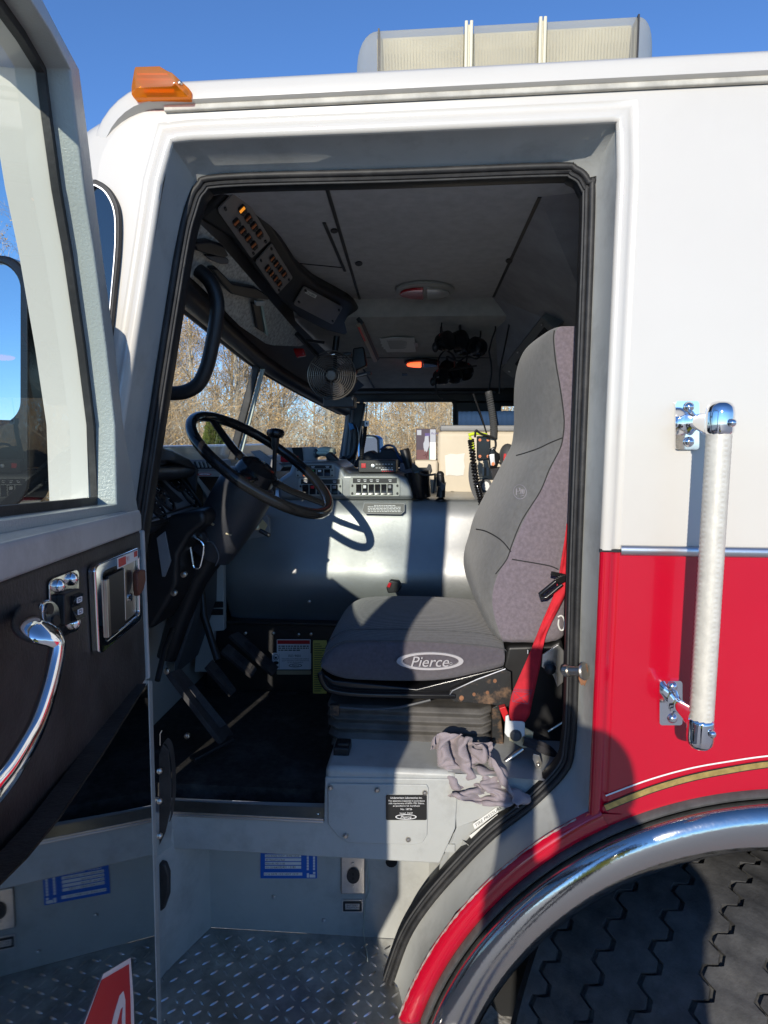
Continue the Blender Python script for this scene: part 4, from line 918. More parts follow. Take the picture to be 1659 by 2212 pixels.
# ---------------------------------------------------------------- engine cover ("doghouse") between the seats
ys = [(1060, 1.32), (1072, 1.06), (1078, 1.01), (1084, .995), (1120, .985), (1180, .955), (1225, .925), (1255, .915), (1285, .925), (1325, .96), (1342, .985), (1350, .985)]
prof = [(Y, P(850, y, Y).z) for y, Y in ys]
xl = P(483, 1250, .93).x
mb = MB(); rings = []
nx = 40
for i in range(nx+1):
    x = xl+(1.1-xl)*i/nx; sag = .006*math.sin(i*.9)
    rings.append([V((x, Y+sag*(1 if 4 < k < 10 else 0)-(0 if i else -.02), z)) for k, (Y, z) in enumerate(prof)])
mb.loft(rings, False, False); mb.add(rings[0]+[V((xl, 1.32, prof[-1][1]))], [list(range(len(prof)+1))])
mb.build('engine_cover', M['vinyl'], T, smooth=60)
ztop_e = prof[2][1]
mb = MB(); mb.add([V((xl, 1.3, prof[0][1]-.0)), V((1.1, 1.3, prof[0][1])), V((1.1, 2.3, prof[0][1])), V((xl, 2.3, prof[0][1]))], [(0, 1, 2, 3)]); mb.build('engine_cover_top', M['darkgrey'], T, smooth=0)
mb = MB(); zz0 = P(850, 1352, .93).z; zz1 = ZF
mb.prism([V((P(445, 1360, .93).x, .925, zz0)), V((1.1, .925, zz0)), V((1.1, .925, zz1)), V((P(445, 1360, .93).x, .925, zz1))], (0, .3, 0)); mb.build('engine_cover_base', M['black'], T, bevel=.004)
mb = MB(); mb.beam(V((P(445, 1352, .92).x, .92, zz0+.004)), V((.9, .92, zz0+.004)), .03, .012); mb.build('cover_flange', M['black'], T, bevel=.003)
for x, y in ((530, 1368), (590, 1368), (645, 1371), (672, 1370), (515, 1512), (570, 1515), (628, 1517), (676, 1519), (668, 1300)):
    mb = MB(); mb.lathe(P(x, y, .918), (0, -1, 0), [(.006, -.004), (.006, .003), (.003, .005), (.0005, .0055)], 10); mb.build('bolt', M['steel'], T)
mb = MB(); mb.prism([P(x, y, .88) for x, y in ((436, 1225), (482, 1190), (484, 1362), (462, 1364), (458, 1452), (420, 1452), (428, 1340))], (0, .03, 0)); mb.build('footwell_panel', M['jamb'], T, bevel=.003)
mb = MB(); qv = QP(450, 1299, 483, 1328, .875); mb.slab(qv, 0, 0, 1, .45, 0, .006); mb.slab(qv, 0, .55, 1, 1, 0, .006); mb.build('footwell_vent', M['black'], T, bevel=.002)
# caution plate on the engine cover, stickers on its base
def sticker(px, Y, name, mt, parent=T, th=.001): 
    q = QP(*px, Y); mb = MB(); mb.poly(q, rr(0, 0, 1, 1, .03, .05, 3), 0, th); return q, mb.build(name, mt, parent, smooth=0)
pc = plane3(P(786, 1089, .975), P(873, 1089, .975), P(786, 1110, .965))
cp = bpy.data.objects.new('caution_plate', None); COL.objects.link(cp); cp.parent = T
mb = MB(); ppoly(mb, [(788, 1088), (873, 1089), (873, 1105), (866, 1111), (790, 1110), (784, 1104)], pc, .004, .008); mb.build('plate', M['blackink'], cp, smooth=0)
mb = MB(); o_ = [(787, 1087), (874, 1088), (874, 1106), (867, 1112), (789, 1111), (783, 1105)]; i_ = [(788, 1088), (873, 1089), (873, 1105.4), (866.6, 1111), (789.5, 1110), (784, 1104.6)]
A_ = [PL(x, y, *pc)+pc[1]*.009 for x, y in o_]; B_ = [PL(x, y, *pc)+pc[1]*.009 for x, y in i_]; mb.loft([A_, B_], True); mb.build('plate_border', M['midgrey'], cp, smooth=0)
qc = Q(*[PL(x, y, *pc)+pc[1]*.009 for x, y in ((786, 1089), (873, 1090), (872, 1110), (787, 1109))])
if qc.n.dot(pc[1]) < 0: qc.n = -qc.n
mb = MB()
random.seed(4)
for r_ in range(5):
    u = .10 if r_ else .26
    while u < (.93 if r_ else .72):
        w_ = random.uniform(.03, .09); mb.slab(qc, u, .15+.16*r_, min(u+w_, .94), .21+.16*r_, 0, .0005); u += w_+.015
mb.build('plate_print', M['whiteink'], cp, smooth=0)
st = bpy.data.objects.new('warning_stickers', None); COL.objects.link(st); st.parent = T
q, _ = sticker((598, 1381, 671, 1410), .921, 'warning_sticker', M['whiteink'], st)
mb = MB(); mb.slab(q, .02, .06, .98, .34, .001, .0016, 0)
for r_ in range(3):
    u = .05
    while u < (.95 if r_ < 2 else .6): w_ = random.uniform(.04, .11); mb.slab(q, u, .46+.15*r_, min(u+w_, .95), .54+.15*r_, .001, .0016, 1); u += w_+.02
mb.build('sticker_print', [M['redink'], M['blackink']], st, smooth=0)
q, _ = sticker((588, 1410, 672, 1446), .9205, 'quality_sticker', M['whiteink'], st)
mb = MB(); mb.text(q, 'ISO 9001', .58, .10, .15, .0014, 0, center=True)
for t_, v_ in (('THIS VEHICLE WAS PRODUCED UNDER A', .32), ('QUALITY MANAGEMENT SYSTEM COMPLIANT WITH', .43), ('ISO 9001:2000 REQUIREMENTS', .54)): mb.text(q, t_, .60, v_, .075, .0014, 0, center=True, width=.70 if 'ISO' not in t_ else .4)
ring(mb, q, ell(.10, .26, .07, .18, 24), ell(.10, .26, .06, .155, 24), .001, .0016, 0); mb.poly(q, [(.06, .2), (.1, .26), (.14, .2), (.12, .3), (.14, .36), (.09, .33), (.07, .38)], .001, .0016, 0)
mb.poly(q, ell(.10, .60, .07, .10, 20), .001, .0016, 0); mb.slab(q, .04, .82, .17, .88, .001, .0015, 0); mb.slab(q, .185, .06, .19, .95, .001, .0014, 0)
ring(mb, q, ell(.60, .76, .17, .105, 28), ell(.60, .76, .15, .08, 28), .001, .0016, 0); mb.text(q, 'Pierce', .60, .70, .12, .0014, 0, center=True, shear=.3)
mb.build('sticker_print', M['blackink'], st, smooth=0)
q, _ = sticker((598, 1448, 672, 1457), .921, 'tan_sticker', mat('tan label', (.42, .33, .20), .6), st)
q, _ = sticker((676, 1383, 706, 1498), .920, 'yellow_sticker', M['yellowlabel'], st)
mb = MB()
for r_ in range(22): mb.slab(q, .1, .06+.042*r_, random.uniform(.5, .95), .075+.042*r_, .001, .0014)
mb.build('sticker_print', mat('olive print', (.15, .14, .04), .6), st, smooth=0)
# ---------------------------------------------------------------- pedals
pd = mat('ribbed black rubber pedal', (.032, .031, .034), .6, bump=.3, bscale=120, var=.3, vscale=30, dirt=(.11, .105, .10, .5), dscale=8)
def pedal(px, Y0, Y1, name, ribs=12):
    q = Q(P(*px[0], Y0), P(*px[1], Y1), P(*px[2], Y1), P(*px[3], Y0))
    if q.n.dot(CAM-q.at(.5, .5)) < 0: q.n = -q.n
    mb = MB(); mb.poly(q, rr(0, 0, 1, 1, .06, .18), -.014, 0); 
    for k in range(ribs): u = .42+.5*k/ribs; mb.poly(q, [(u, .25), (u+.018, .25), (u+.052, .85), (u+.034, .85)], 0, .003)
    return mb.build(name, pd, T, bevel=.002)
pedal([(365, 1452), (392, 1444), (506, 1585), (480, 1604)], .36, .44, 'throttle_pedal', 14)
bpedal = pedal([(446, 1440), (460, 1424), (512, 1490), (500, 1502)], .62, .66, 'brake_pedal', 10)
pedal([(478, 1406), (494, 1390), (556, 1444), (545, 1462)], .74, .78, 'clutch_pedal', 10)
pedal([(496, 1372), (516, 1364), (602, 1440), (590, 1458)], .82, .86, 'foot_switch', 10)
mb = MB(); mb.beam(P(500, 1595, .40), P(415, 1640, .30), .03, .012); mb.build('pedal_base', M['black'], T, bevel=.003)
mb = MB(); mb.tube([P(340, 1470, .25), P(356, 1400, .32), P(372, 1360, .4)], .008); mb.build('pedal_rod', M['black'], T); mb = MB(); mb.tube([P(470, 1425, .68), P(440, 1330, .72), P(430, 1200, .75)], .012); mb.build('pedal_arm', M['black'], T)
# ---------------------------------------------------------------- dashboard
DB = bpy.data.objects.new('dashboard', None); COL.objects.link(DB); DB.parent = T
zd = P(450, 992, .9).z
mb = MB(); xd0 = XF-.02; prof = [(xd0-.08, zd-.02), (-.80, zd-.004), (-.775, zd-.01), (-.765, zd-.03), (-.765, zd-.18), (-.77, zd-.26), (-.78, zd-.5), (xd0-.08, zd-.7)]
mb.loft([[V((x-(.0 if Y > .8 else 0), Y, z)) for x, z in prof] for Y in (.66, .8, 1.2, 2.3)], True, True); mb.build('dash_body', M['darkgrey'], DB, smooth=50)
BL = P(318, 1130, .17); BR = P(432, 1100, .62); TR = P(364, 1004, .62); TL = BL+(TR-BR)
mb = MB(); hood = [TL+V((-.03, -.02, .03)), TR+V((-.03, .03, .03))]
iq = Q(TL, TR, BR, BL)
if iq.n.x < 0: iq.n = -iq.n
mb.poly(iq, rr(-.06, -.10, 1.06, 1.06, .08, .12), -.07, -.002); mb.build('cluster_housing', M['black'], DB, bevel=.012, seg=3)
hv = [(312, 1004, .18), (326, 969, .22), (345, 965, .34), (365, 971, .45), (400, 989, .64), (420, 1014, .70), (433, 1058, .69), (436, 1100, .66), (404, 1050, .645), (366, 1006, .64), (334, 1005, .22), (322, 1030, .18)]
mb = MB(); hp3 = [P(x, y, Y)+V((.012, 0, 0)) for x, y, Y in hv]; cen = sum(hp3, V())/len(hp3)
mb.prism(hp3, (-.09, .0, -.01)); mb.build('cluster_hood', M['black'], DB, bevel=.008, seg=3)
mb = MB(); mb.poly(iq, rr(0, 0, 1, 1, .06, .08), -.001, .003); mb.build('cluster_face', M['midgrey'], DB, bevel=.001)
def uv(q, px, py):
    p = PL(px, py, q.tl, q.n); e1 = q.tr-q.tl; e2 = q.bl-q.tl; d = p-q.tl
    a, b, c = e1.dot(e1), e1.dot(e2), e2.dot(e2); d1, d2 = d.dot(e1), d.dot(e2); det = a*c-b*b
    return ((c*d1-b*d2)/det, (a*d2-b*d1)/det)
Wc, Hc = (iq.tr-iq.tl).length, (iq.bl-iq.tl).length
gface = mat('gauge glass', (.012, .013, .015), .06, coat=1)
for px, py, r in ((364, 1028, .062), (351, 1078, .046), (405, 1074, .040), (333, 1098, .040), (330, 1052, .03)):
    u, v = uv(iq, px, py); gg = bpy.data.objects.new
    mb = MB(); ring(mb, iq, ell(u, v, r/Wc, r/Hc, 30), ell(u, v, r*.86/Wc, r*.86/Hc, 30), .002, .009); mb.poly(iq, ell(u, v, r*.87/Wc, r*.87/Hc, 30), .003, .005, 1)
    for k in range(9):
        a = R(140+260*k/8); mb.poly(iq, [(u+r*f*math.cos(a+da)/Wc, v+r*f*math.sin(a+da)/Hc) for f, da in ((.62, -.03), (.78, -.03), (.78, .03), (.62, .03))], .005, .0055, 2)
    mb.build('gauge', [M['black'], gface, M['whiteink']], DB)
mb = MB(); mb.poly(iq, [uv(iq, *p) for p in ((333, 1038), (342, 1036), (393, 1084), (384, 1088), (374, 1086))], .003, .005); mb.build('warning_light_bar', M['black'], DB)
mb = MB(); mb.tube([iq.at(.02, .97, .006), iq.at(.45, .93, .006), iq.at(.92, .90, .006)], .003, 6); mb.build('cluster_trim', M['black'], DB)
# silver side panel with louvred vent, blank screen and oval badge
sq = Q(P(414, 1018, .66), P(506, 1018, .76), P(482, 1082, .75), P(448, 1082, .67))
if sq.n.dot(CAM-sq.tl) < 0: sq.n = -sq.n
spl = (sq.at(.5, .4), sq.n)
mb = MB(); ppoly(mb, [(414, 1018), (500, 1018), (498, 1062), (470, 1074), (457, 1080), (448, 1074)], spl, -.02, 0); mb.build('side_panel', M['lightgrey'], DB, bevel=.002)
mb = MB(); ppoly(mb, [(428, 1030), (492, 1030), (490, 1056), (470, 1064), (457, 1065)], spl, 0, .003); mb.build('blank_screen', M['gloss'], DB)
bd = bpy.data.objects.new
mb = MB(); ppoly(mb, pell(441, 1025, 15, 3.2), spl, 0, .003, 0); ppoly(mb, pell(441, 1025, 12.5, 2.2), spl, .003, .0036, 1); mb.build('oval_badge', [M['redink'], M['whiteink']], DB, smooth=0)
bq = Q(*[PL(x, y, *spl) for x, y in ((429, 1022), (453, 1022), (453, 1028), (429, 1028))])
if bq.n.dot(spl[1]) < 0: bq.n = -bq.n
mb = MB(); mb.text(bq, 'Pierce', .5, .32, .42, .0042, 0, center=True, shear=.3); mb.build('badge_lettering', M['blackink'], DB, smooth=0)
mb = MB(); ppoly(mb, [(398, 992), (500, 992), (503, 1020), (410, 1020), (402, 1008)], spl, -.03, -.004); mb.build('vent_panel', M['midgrey'], DB, bevel=.003)
mb = MB(); ppoly(mb, [(419, 997), (480, 998), (487, 1012), (424, 1012)], spl, -.003, -.001, 0)
for k in range(7): x = 423+8.3*k; ppoly(mb, [(x, 998), (x+3.2, 998), (x+7.5, 1010.5), (x+4, 1010.5)], spl, -.001, .006, 1)
mb.build('louvre_vent', [M['black'], M['lightgrey']], DB, smooth=0)
mb = MB(); mb.prism([P(x, y, .78) for x, y in ((424, 1066), (446, 1086), (462, 1086), (470, 1074), (486, 1062), (486, 1140), (430, 1140), (420, 1090))], (0, .05, 0)); mb.build('dash_corner', M['jamb'], DB, bevel=.008)
mb = MB(); mb.prism([P(x, y, .33) for x, y in ((318, 1128), (374, 1112), (440, 1100), (446, 1130), (410, 1160), (386, 1200), (384, 1260), (366, 1300), (330, 1360), (305, 1360))], (0, .28, 0)); mb.build('lower_dash', M['black'], DB, bevel=.02, seg=3)
mb = MB(); mb.prism([P(x, y, .325) for x, y in ((338, 1162), (356, 1148), (366, 1200), (369, 1212), (356, 1246), (350, 1246))], (0, .006, 0)); mb.build('fuse_panel', M['midgrey'], DB, bevel=.001)
for x, y in ((397, 1241), (376, 1281), (360, 1450), (404, 1590)):
    mb = MB(); mb.lathe(P(x, y, .31), (0, -1, 0), [(.008, -.006), (.008, .004), (.004, .006), (.0005, .0065)], 12); mb.build('bolt', M['steel'], DB)
# plate with the yellow push pull valve
mb = MB(); mb.prism([P(x, y, .80) for x, y in ((512, 1170), (552, 1110), (570, 1108), (581, 1118), (583, 1150), (575, 1158))], (0, .02, 0)); mb.build('valve_plate', M['midgrey'], DB, bevel=.003)
mb = MB(); pk = P(555, 1136, .79); mb.lathe(pk, (.25, -1, .1), [(.014, 0), (.014, .012), (.008, .014), (.008, .05)], 14); mb.build('valve_stem', M['yellowpvc'], DB)
mb = MB(); mb.prism([P(x, y, .745) for x, y in ((566, 1122), (577, 1135), (569, 1149), (557, 1136))], (0, .012, 0)); mb.build('valve_knob', mat('ivory knob', (.55, .45, .25), .45), DB, bevel=.003)
# switch housings on top of the engine cover
sh_ = bpy.data.objects.new('switch_console', None); COL.objects.link(sh_); sh_.parent = T
mb = MB(); mb.prism([P(x, y, .985) for x, y in ((600, 1079), (600, 1036), (624, 1020), (632, 998), (724, 997), (740, 1010), (748, 1023), (860, 1023), (880, 1032), (890, 1050), (898, 1079))], (0, .32, 0)); mb.build('console_housing', M['vinyl'], sh_, bevel=.016, seg=4)
def switches(px, n, sw_cols, u0, du, name='rocker_switch'):
    q = QP(*px, .983); mb = MB(); mb.poly(q, rr(0, 0, 1, 1, .04, .12), 0, .004); mb.build('switch_plate', M['lightgrey'], sh_, bevel=.001)
    mb = MB(); mb.slab(q, .06, .06, .94, .32, .004, .0046, 0)
    for k in range(n):
        u = u0+du*k+du*.15
        if k != n-2: mb.slab(q, u, .14, u+du*.5, .17, .0046, .005, 1); mb.slab(q, u+.01, .22, u+du*.45, .25, .0046, .005, 1)
    mb.build('legend_strip', [M['black'], M['whiteink']], sh_, smooth=0)
    mb = MB()
    for u in (.05, .95):
        for v in (.45, .85): mb.poly(q, ell(u, v, .022, .07, 10), .004, .0065)
    mb.build('screws', M['black'], sh_)
    for k in range(n):
        u = u0+du*k; c = sw_cols[k]
        mb = MB(); mb.add([q.at(uu_, v, h) for v, h in ((.36, .004), (.37, .014), (.62, .009), (.90, .013), (.92, .004)) for uu_ in (u, u+du*.8)], [(0, 1, 3, 2), (2, 3, 5, 4), (4, 5, 7, 6), (6, 7, 9, 8), (0, 2, 4, 6, 8), (1, 3, 5, 7, 9)], 0)
        if c: mb.slab(q, u+du*.15, .42, u+du*.62, .58, .0125, .0145, 1)
        mb.build(name, [M['gloss'] if c is not M['orange'] else M['orange'], c or M['black']], sh_, bevel=.001)
switches((640, 1003, 722, 1031), 4, (M['orange'], M['green'], M['paper'], None), .18, .19)
switches((645, 1033, 740, 1071), 5, (None, M['redink'], None, None, M['midgrey']), .10, .165)
switches((756, 1030, 864, 1072), 6, (None, M['whiteink'], None, None, None, M['midgrey']), .13, .125)
# mobile radio on the console
mrad = bpy.data.objects.new('mobile_radio', None); COL.objects.link(mrad); mrad.parent = T
q = QP(774, 994, 856, 1021, 1.0); mb = MB(); mb.poly(q, rr(0, 0, 1, 1, .03, .1), -.12, 0); mb.build('radio_case', M['black'], mrad, bevel=.003)
mb = MB(); mb.slab(q, .08, .25, .20, .62, 0, .003); mb.build('red_button', M['redink'], mrad, bevel=.001)
mb = MB(); mb.lathe(q.at(.39, .45, 0), q.n, [(.007, 0), (.006, .01), (.0005, .0105)], 14); mb.build('radio_knob', M['alu'], mrad)
mb = MB(); 
for r_ in range(2):
    for k in range(6): mb.slab(q, .46+.08*k, .3+.3*r_, .51+.08*k, .34+.3*r_, 0, .0006)
for k in range(6): mb.slab(q, .60+.055*k, .72, .64+.055*k, .8, 0, .0006)
mb.build('radio_print', M['whiteink'], mrad, smooth=0)
mb = MB()
for k in range(6): mb.slab(q, .62+.055*k, .84, .655+.055*k, .92, 0, .001)
mb.build('radio_keys', M['redink'], mrad, smooth=0)
# gooseneck lamp
gn = bpy.data.objects.new('gooseneck_lamp', None); COL.objects.link(gn); gn.parent = T
pts = catmull([P(x, y, 1.06) for x, y in ((781, 1000), (782, 975), (787, 945), (789, 921))], 14); mb = MB(); mb.tube(pts, [.0085 if i % 2 else .0068 for i in range(len(pts))], 10); mb.build('gooseneck', M['black'], gn)
mb = MB(); mb.tube(catmull([P(x, y, 1.06) for x, y in ((789, 922), (791, 895), (793, 868))], 4), .0025, 6); mb.build('wire', M['black'], gn)
mb = MB(); q = QP(781, 909, 797, 921, 1.05); mb.slab(q, 0, 0, .45, 1, 0, .006, 0); mb.slab(q, .45, 0, 1, 1, 0, .006, 1); mb.slab(q, .6, .3, .8, .7, .006, .0065, 0); mb.build('wire_tag', [M['blackink'], M['whiteink']], gn, smooth=0)
# coiled hand microphone on the far side of the console
mb = MB(); mb.prism([P(x, y, 1.1) for x, y in ((700, 985), (712, 975), (728, 990), (740, 1003), (744, 1020), (736, 1020), (724, 1010))], (0, .04, 0)); mb.build('hand_microphone', M['black'], T, bevel=.006)
def coil(pts, rc, r, turns, mt, name, parent):
    base = catmull(pts, 10); out = []; n = turns*9
    for i in range(n+1):
        t = i/n*(len(base)-1); k = min(int(t), len(base)-2); p = base[k].lerp(base[k+1], t-k); d = (base[k+1]-base[k]).normalized(); x, y = frame(d); a = 2*math.pi*i/9
        out.append(p+(x*math.cos(a)+y*math.sin(a))*rc)
    mb = MB(); mb.tube(out, r, 6); return mb.build(name, mt, parent)
coil([P(x, y, 1.12) for x, y in ((722, 985), (730, 1003), (736, 1016))], .006, .002, 14, M['gloss'], 'microphone_cord', T)
mb = MB(); mb.beam(P(736, 1016, 1.1), P(748, 1018, 1.1), .005, .008); mb.build('cord_plug', M['whiteplastic'], T)
# shift / brake lever with mushroom knob
lv = bpy.data.objects.new('brake_lever', None); COL.objects.link(lv); lv.parent = T
mb = MB(); k = P(595, 938, .66); zx = V((.05, 0, 1)).normalized(); mb.lathe(k, zx, [(.012, -.012), (.020, -.010), (.0275, -.002), (.0285, .006), (.024, .014), (.012, .018), (.0005, .019)], 24); mb.build('knob', M['gloss'], lv)
mb = MB(); mb.lathe(k-zx*.09, zx, [(.007, -.10), (.007, .045), (.012, .055), (.013, .08)], 14); mb.build('stalk', M['black'], lv)
# ---------------------------------------------------------------- steering column and wheel
SWc = P(567, 1002, .48); SA = V((.585, -.135, .80)).normalized()
sw2 = bpy.data.objects.new('steering_wheel', None); COL.objects.link(sw2); sw2.parent = T
RS = .5*(P(410, 893, .48)-P(718, 1110, .48)).length*.965
ex = V((SA.z, 0, -SA.x)).normalized(); ey = SA.cross(ex)
mb = MB(); rp_ = [SWc+(ex*math.cos(2*math.pi*i/72)+ey*math.sin(2*math.pi*i/72))*(RS-.0155) for i in range(72)]; mb.tube(rp_, .0152, 14, closed=True); mb.build('rim', M['gloss'], sw2)
mb = MB()
for a in (18, 162, 270):
    e = ex*math.cos(R(a))+ey*math.sin(R(a)); pts = [SWc-SA*.030+e*.02, SWc-SA*.026+e*.11, SWc-SA*.006+e*(RS-.02)]; mb.tube(pts, [(.030, .008), (.022, .008), (.016, .007)], 10, flat=e.cross(SA))
mb.build('spoke', M['gloss'], sw2)
mb = MB(); mb.lathe(SWc-SA*.055, SA, [(.055, 0), (.062, .01), (.058, .04), (.04, .052), (.0005, .055)], 28); mb.build('horn_hub', M['gloss'], sw2)
mb = MB(); c0_ = P(560, 1020, .54); 
cl_ = bpy.data.objects.new('steering_column', None); COL.objects.link(cl_); cl_.parent = T
mb = MB(); A0 = SWc-SA*.06; B0 = P(452, 1192, .50); mb.tube([A0+SA*.012, A0, A0.lerp(B0, .12), A0.lerp(B0, .45), A0.lerp(B0, .8), B0], [.045, .074, .084, .083, .076, .068], 28); mb.build('column_shroud', mat('navy black shroud', (.040, .042, .048), .42, bump=.1, bscale=200, var=.15, vscale=10), cl_, smooth=50)
mb = MB(); mb.tube([B0, P(420, 1250, .5), P(385, 1340, .5), P(360, 1420, .5)], [.05, .04, .034, .03], 14); mb.build('column_tube', M['black'], cl_)
mb = MB(); mb.beam(P(462, 1104, .44), P(446, 1140, .44), .03, .045); mb.ball(P(434, 1158, .43), .024); mb.beam(P(560, 1145, .43), P(584, 1158, .43), .012, .012); mb.build('column_lever', M['black'], cl_, bevel=.004)
mb = MB(); mb.beam(P(456, 1130, .41), P(462, 1134, .41), .004, .006); mb.beam(P(488, 1152, .42), P(500, 1156, .42), .004, .004); mb.build('ignition_detail', M['yellowpvc'], cl_)
mb = MB(); mb.tube(catmull([P(x, y, .42) for x, y in ((436, 1172), (458, 1172), (472, 1200), (466, 1222))], 4), .0025, 6); mb.build('loose_wire', M['darkgrey'], cl_)
mb = MB(); mb.prism([P(x, y, .70) for x, y in ((540, 975), (560, 972), (610, 1008), (604, 1018), (585, 1018))], (0, .012, 0)); mb.build('column_screen', M['midgrey'], cl_, bevel=.002)
# ---------------------------------------------------------------- seat pedestal, sill and step well
YS = .125
pdm = bpy.data.objects.new('seat_pedestal', None); COL.objects.link(pdm); pdm.parent = T
ZP = P(850, 1664, YS).z
def pf(x, y, Y=YS): return P(x, y, Y)
tlp = V((pf(702, 1664).x, YS, ZP)); trp = V((pf(986, 1668).x, YS, ZP))
mb = MB(); front = [tlp, trp, pf(990, 1690), pf(984, 1790), pf(700, 1790)]
mb.prism([p+V((0, .004, 0)) for p in front], (0, .75, 0)); mb.build('pedestal_box', M['jamb'], pdm, bevel=.014, seg=4)
mb = MB(); mb.prism([pf(300, 1753), pf(699, 1775), pf(702, 1679), pf(986, 1683), pf(990, 1695), pf(984, 1790), pf(950, 1866), pf(699, 1852), pf(455, 1838), pf(300, 1832)], (0, .02, 0)); mb.build('step_fascia', M['jamb'], pdm, bevel=.004)
# angled face and shelf to the right of the box, following the door arch
mb = MB(); lip_ = [pf(1222, 1640, .14), pf(1175, 1720, .13), pf(1100, 1790, .13), pf(1040, 1822, .13), pf(985, 1880, .13)]
mb.add([trp+V((-.02, .006, -.002)), V((pf(1215, 1640).x+.05, .10, ZP-.002)), V((pf(1215, 1640).x+.05, .85, ZP-.002)), trp+V((-.02, .72, -.002))], [(0, 1, 2, 3)])
mb.build('seat_shelf', M['jamb'], pdm, smooth=0)
mb = MB(); a1 = V((pf(1215, 1640).x+.05, .128, ZP-.004))
mb.add([trp+V((-.004, .004, -.004)), a1, pf(1240, 1700, .16), pf(1130, 1830, .16), pf(940, 1960, .16), pf(950, 1868, .135), pf(986, 1788, .129)], [(0, 1, 2, 3, 4, 5, 6)]); mb.build('angled_face', M['jamb'], pdm, smooth=0)
# access panel with screws and plate
q = QP(709, 1691, 926, 1823, YS-.0005)
mb = MB(); mb.poly(q, [(0.02, 0), (.98, .02), (1, .08), (.985, .84), (.94, .97), (.86, 1.0), (.20, .97), (.10, .86), (0, .66), (0, .05)], 0, .004); mb.build('access_panel', M['jamb'], pdm, bevel=.002)
for x, y in ((714, 1701), (815, 1706), (918, 1712), (747, 1805), (882, 1813)):
    mb = MB(); mb.lathe(P(x, y, YS-.005), (0, -1, 0), [(.0065, 0), (.0065, .003), (.004, .006), (.0005, .0065)], 12); mb.build('screw', M['steel'], pdm)
def plate(px, Y, name, parent, mt=None):
    o = bpy.data.objects.new(name, None); return QP(*px, Y)
q = QP(834, 1717, 922, 1771, YS-.0055); mb = MB(); mb.poly(q, rr(0, 0, 1, 1, .03, .05, 3), 0, .001); mb.build('certificate_plate', M['blackink'], pdm, smooth=0)
mb = MB()
for t_, v_, w_ in (('Underwriters Laboratories Inc.', .06, .78), ('This apparatus inspected in accordance', .19, .90), ('with requirements of NFPA 1901 Edition,', .29, .88), ('as specified in UL Certificate', .39, .66)): mb.text(q, t_, .5, v_, .085 if v_ < .1 else .065, .0014, 0, center=True, width=w_)
mb.text(q, 'No. 18726', .5, .52, .075, .0014, 0, center=True); mb.text(q, 'Issued  3/6/07', .5, .68, .065, .0014, 0, center=True)
ring(mb, q, ell(.49, .87, .26, .105, 30), ell(.49, .87, .235, .08, 30), .001, .0015); mb.text(q, 'Pierce', .49, .81, .12, .0014, 0, center=True, shear=.3)
mb.build('plate_print', M['whiteink'], pdm, smooth=0)
# tyre pressure labels on the angled face
pa_ = plane3(P(1000, 1790, .128), P(1060, 1740, .128), P(1000, 1760, .126))
tq = Q(*[PL(x, y, *pa_)+pa_[1]*.003 for x, y in ((1021, 1778), (1072, 1742), (1076, 1752), (1025, 1789))])
if tq.n.y > 0: tq.n = -tq.n
mb = MB(); mb.slab(tq, 0, 0, 1, 1, 0, .001, 0); mb.text(tq, 'TIRE PRESSURE', .06, .2, .6, .0012, 1, width=1.1); mb.build('tire_pressure_label', [M['paper'], M['blackink']], pdm, smooth=0)
tq = Q(*[PL(x, y, *pa_)+pa_[1]*.003 for x, y in ((1014, 1803), (1074, 1757), (1090, 1778), (1026, 1826))])
if tq.n.y > 0: tq.n = -tq.n
mb = MB(); mb.slab(tq, 0, 0, 1, 1, 0, .001, 0); mb.text(tq, 'FRONT', .34, .10, .30, .0012, 1); mb.text(tq, 'REAR', .34, .58, .30, .0012, 1); mb.build('axle_label', [M['paper'], M['blackink']], pdm, smooth=0)
# sill in front of the floor
zs0 = P(530, 1764, YS).z
mb = MB(); mb.prism([pf(300, 1752, YS+.021), V((pf(699, 1774).x, YS+.021, zs0)), pf(699, 1840, YS+.021), pf(300, 1825, YS+.021)], (0, .06, 0)); mb.build('door_sill', M['jamb'], T, bevel=.002)
mb = MB(); mb.box(((pf(345, 1756).x+pf(699, 1770).x)/2, YS+.022, zs0+.003), ((pf(699, 1770).x-pf(345, 1756).x)/2, .026, .003)); mb.build('sill_plate', M['steel'], T, bevel=.001)
mb = MB(); mb.beam(V((pf(380, 1756).x, YS-.003, zs0-.002)), V((pf(699, 1770).x, YS-.003, zs0-.002)), .005, .005); mb.build('sill_edge', M['alu'], T, bevel=.001)
mb = MB(); mb.lathe(V((pf(684, 1758).x, YS+.02, zs0+.005)), (0, 0, 1), [(.006, 0), (.005, .003), (.0005, .0035)], 12); mb.build('sill_screw', M['steel'], T)
# recessed back wall of the step well
YR = .25; ZST = P(600, 2012, YR).z
swl = bpy.data.objects.new('step_well', None); COL.objects.link(swl); swl.parent = T
mb = MB(); xr = P(925, 1990, YR).x; xc_ = P(456, 2000, YR).x
mb.add([V((xc_, YR, ZST)), V((xr, YR, ZST)), V((xr, YR, 1.15)), V((xc_, YR, 1.15))], [(0, 1, 2, 3)])
x3 = P(358, 2020, .09).x
mb.add([V((xc_, YR, ZST)), V((xc_, YR, 1.15)), V((x3, .09, 1.15)), V((x3, .09, ZST))], [(0, 1, 2, 3)])
mb.add([V((x3, .09, ZST)), V((x3, .09, 1.15)), V((x3-.02, -.02, 1.15)), V((x3-.02, -.02, ZST))], [(0, 1, 2, 3)])
mb.add([V((xr, YR, ZST)), V((xr, YR, 1.15)), V((xr+.10, .11, 1.15)), V((xr-.02, .11, ZST))], [(0, 1, 2, 3)])
mb.build('well_wall', M['jamb'], swl, smooth=0)
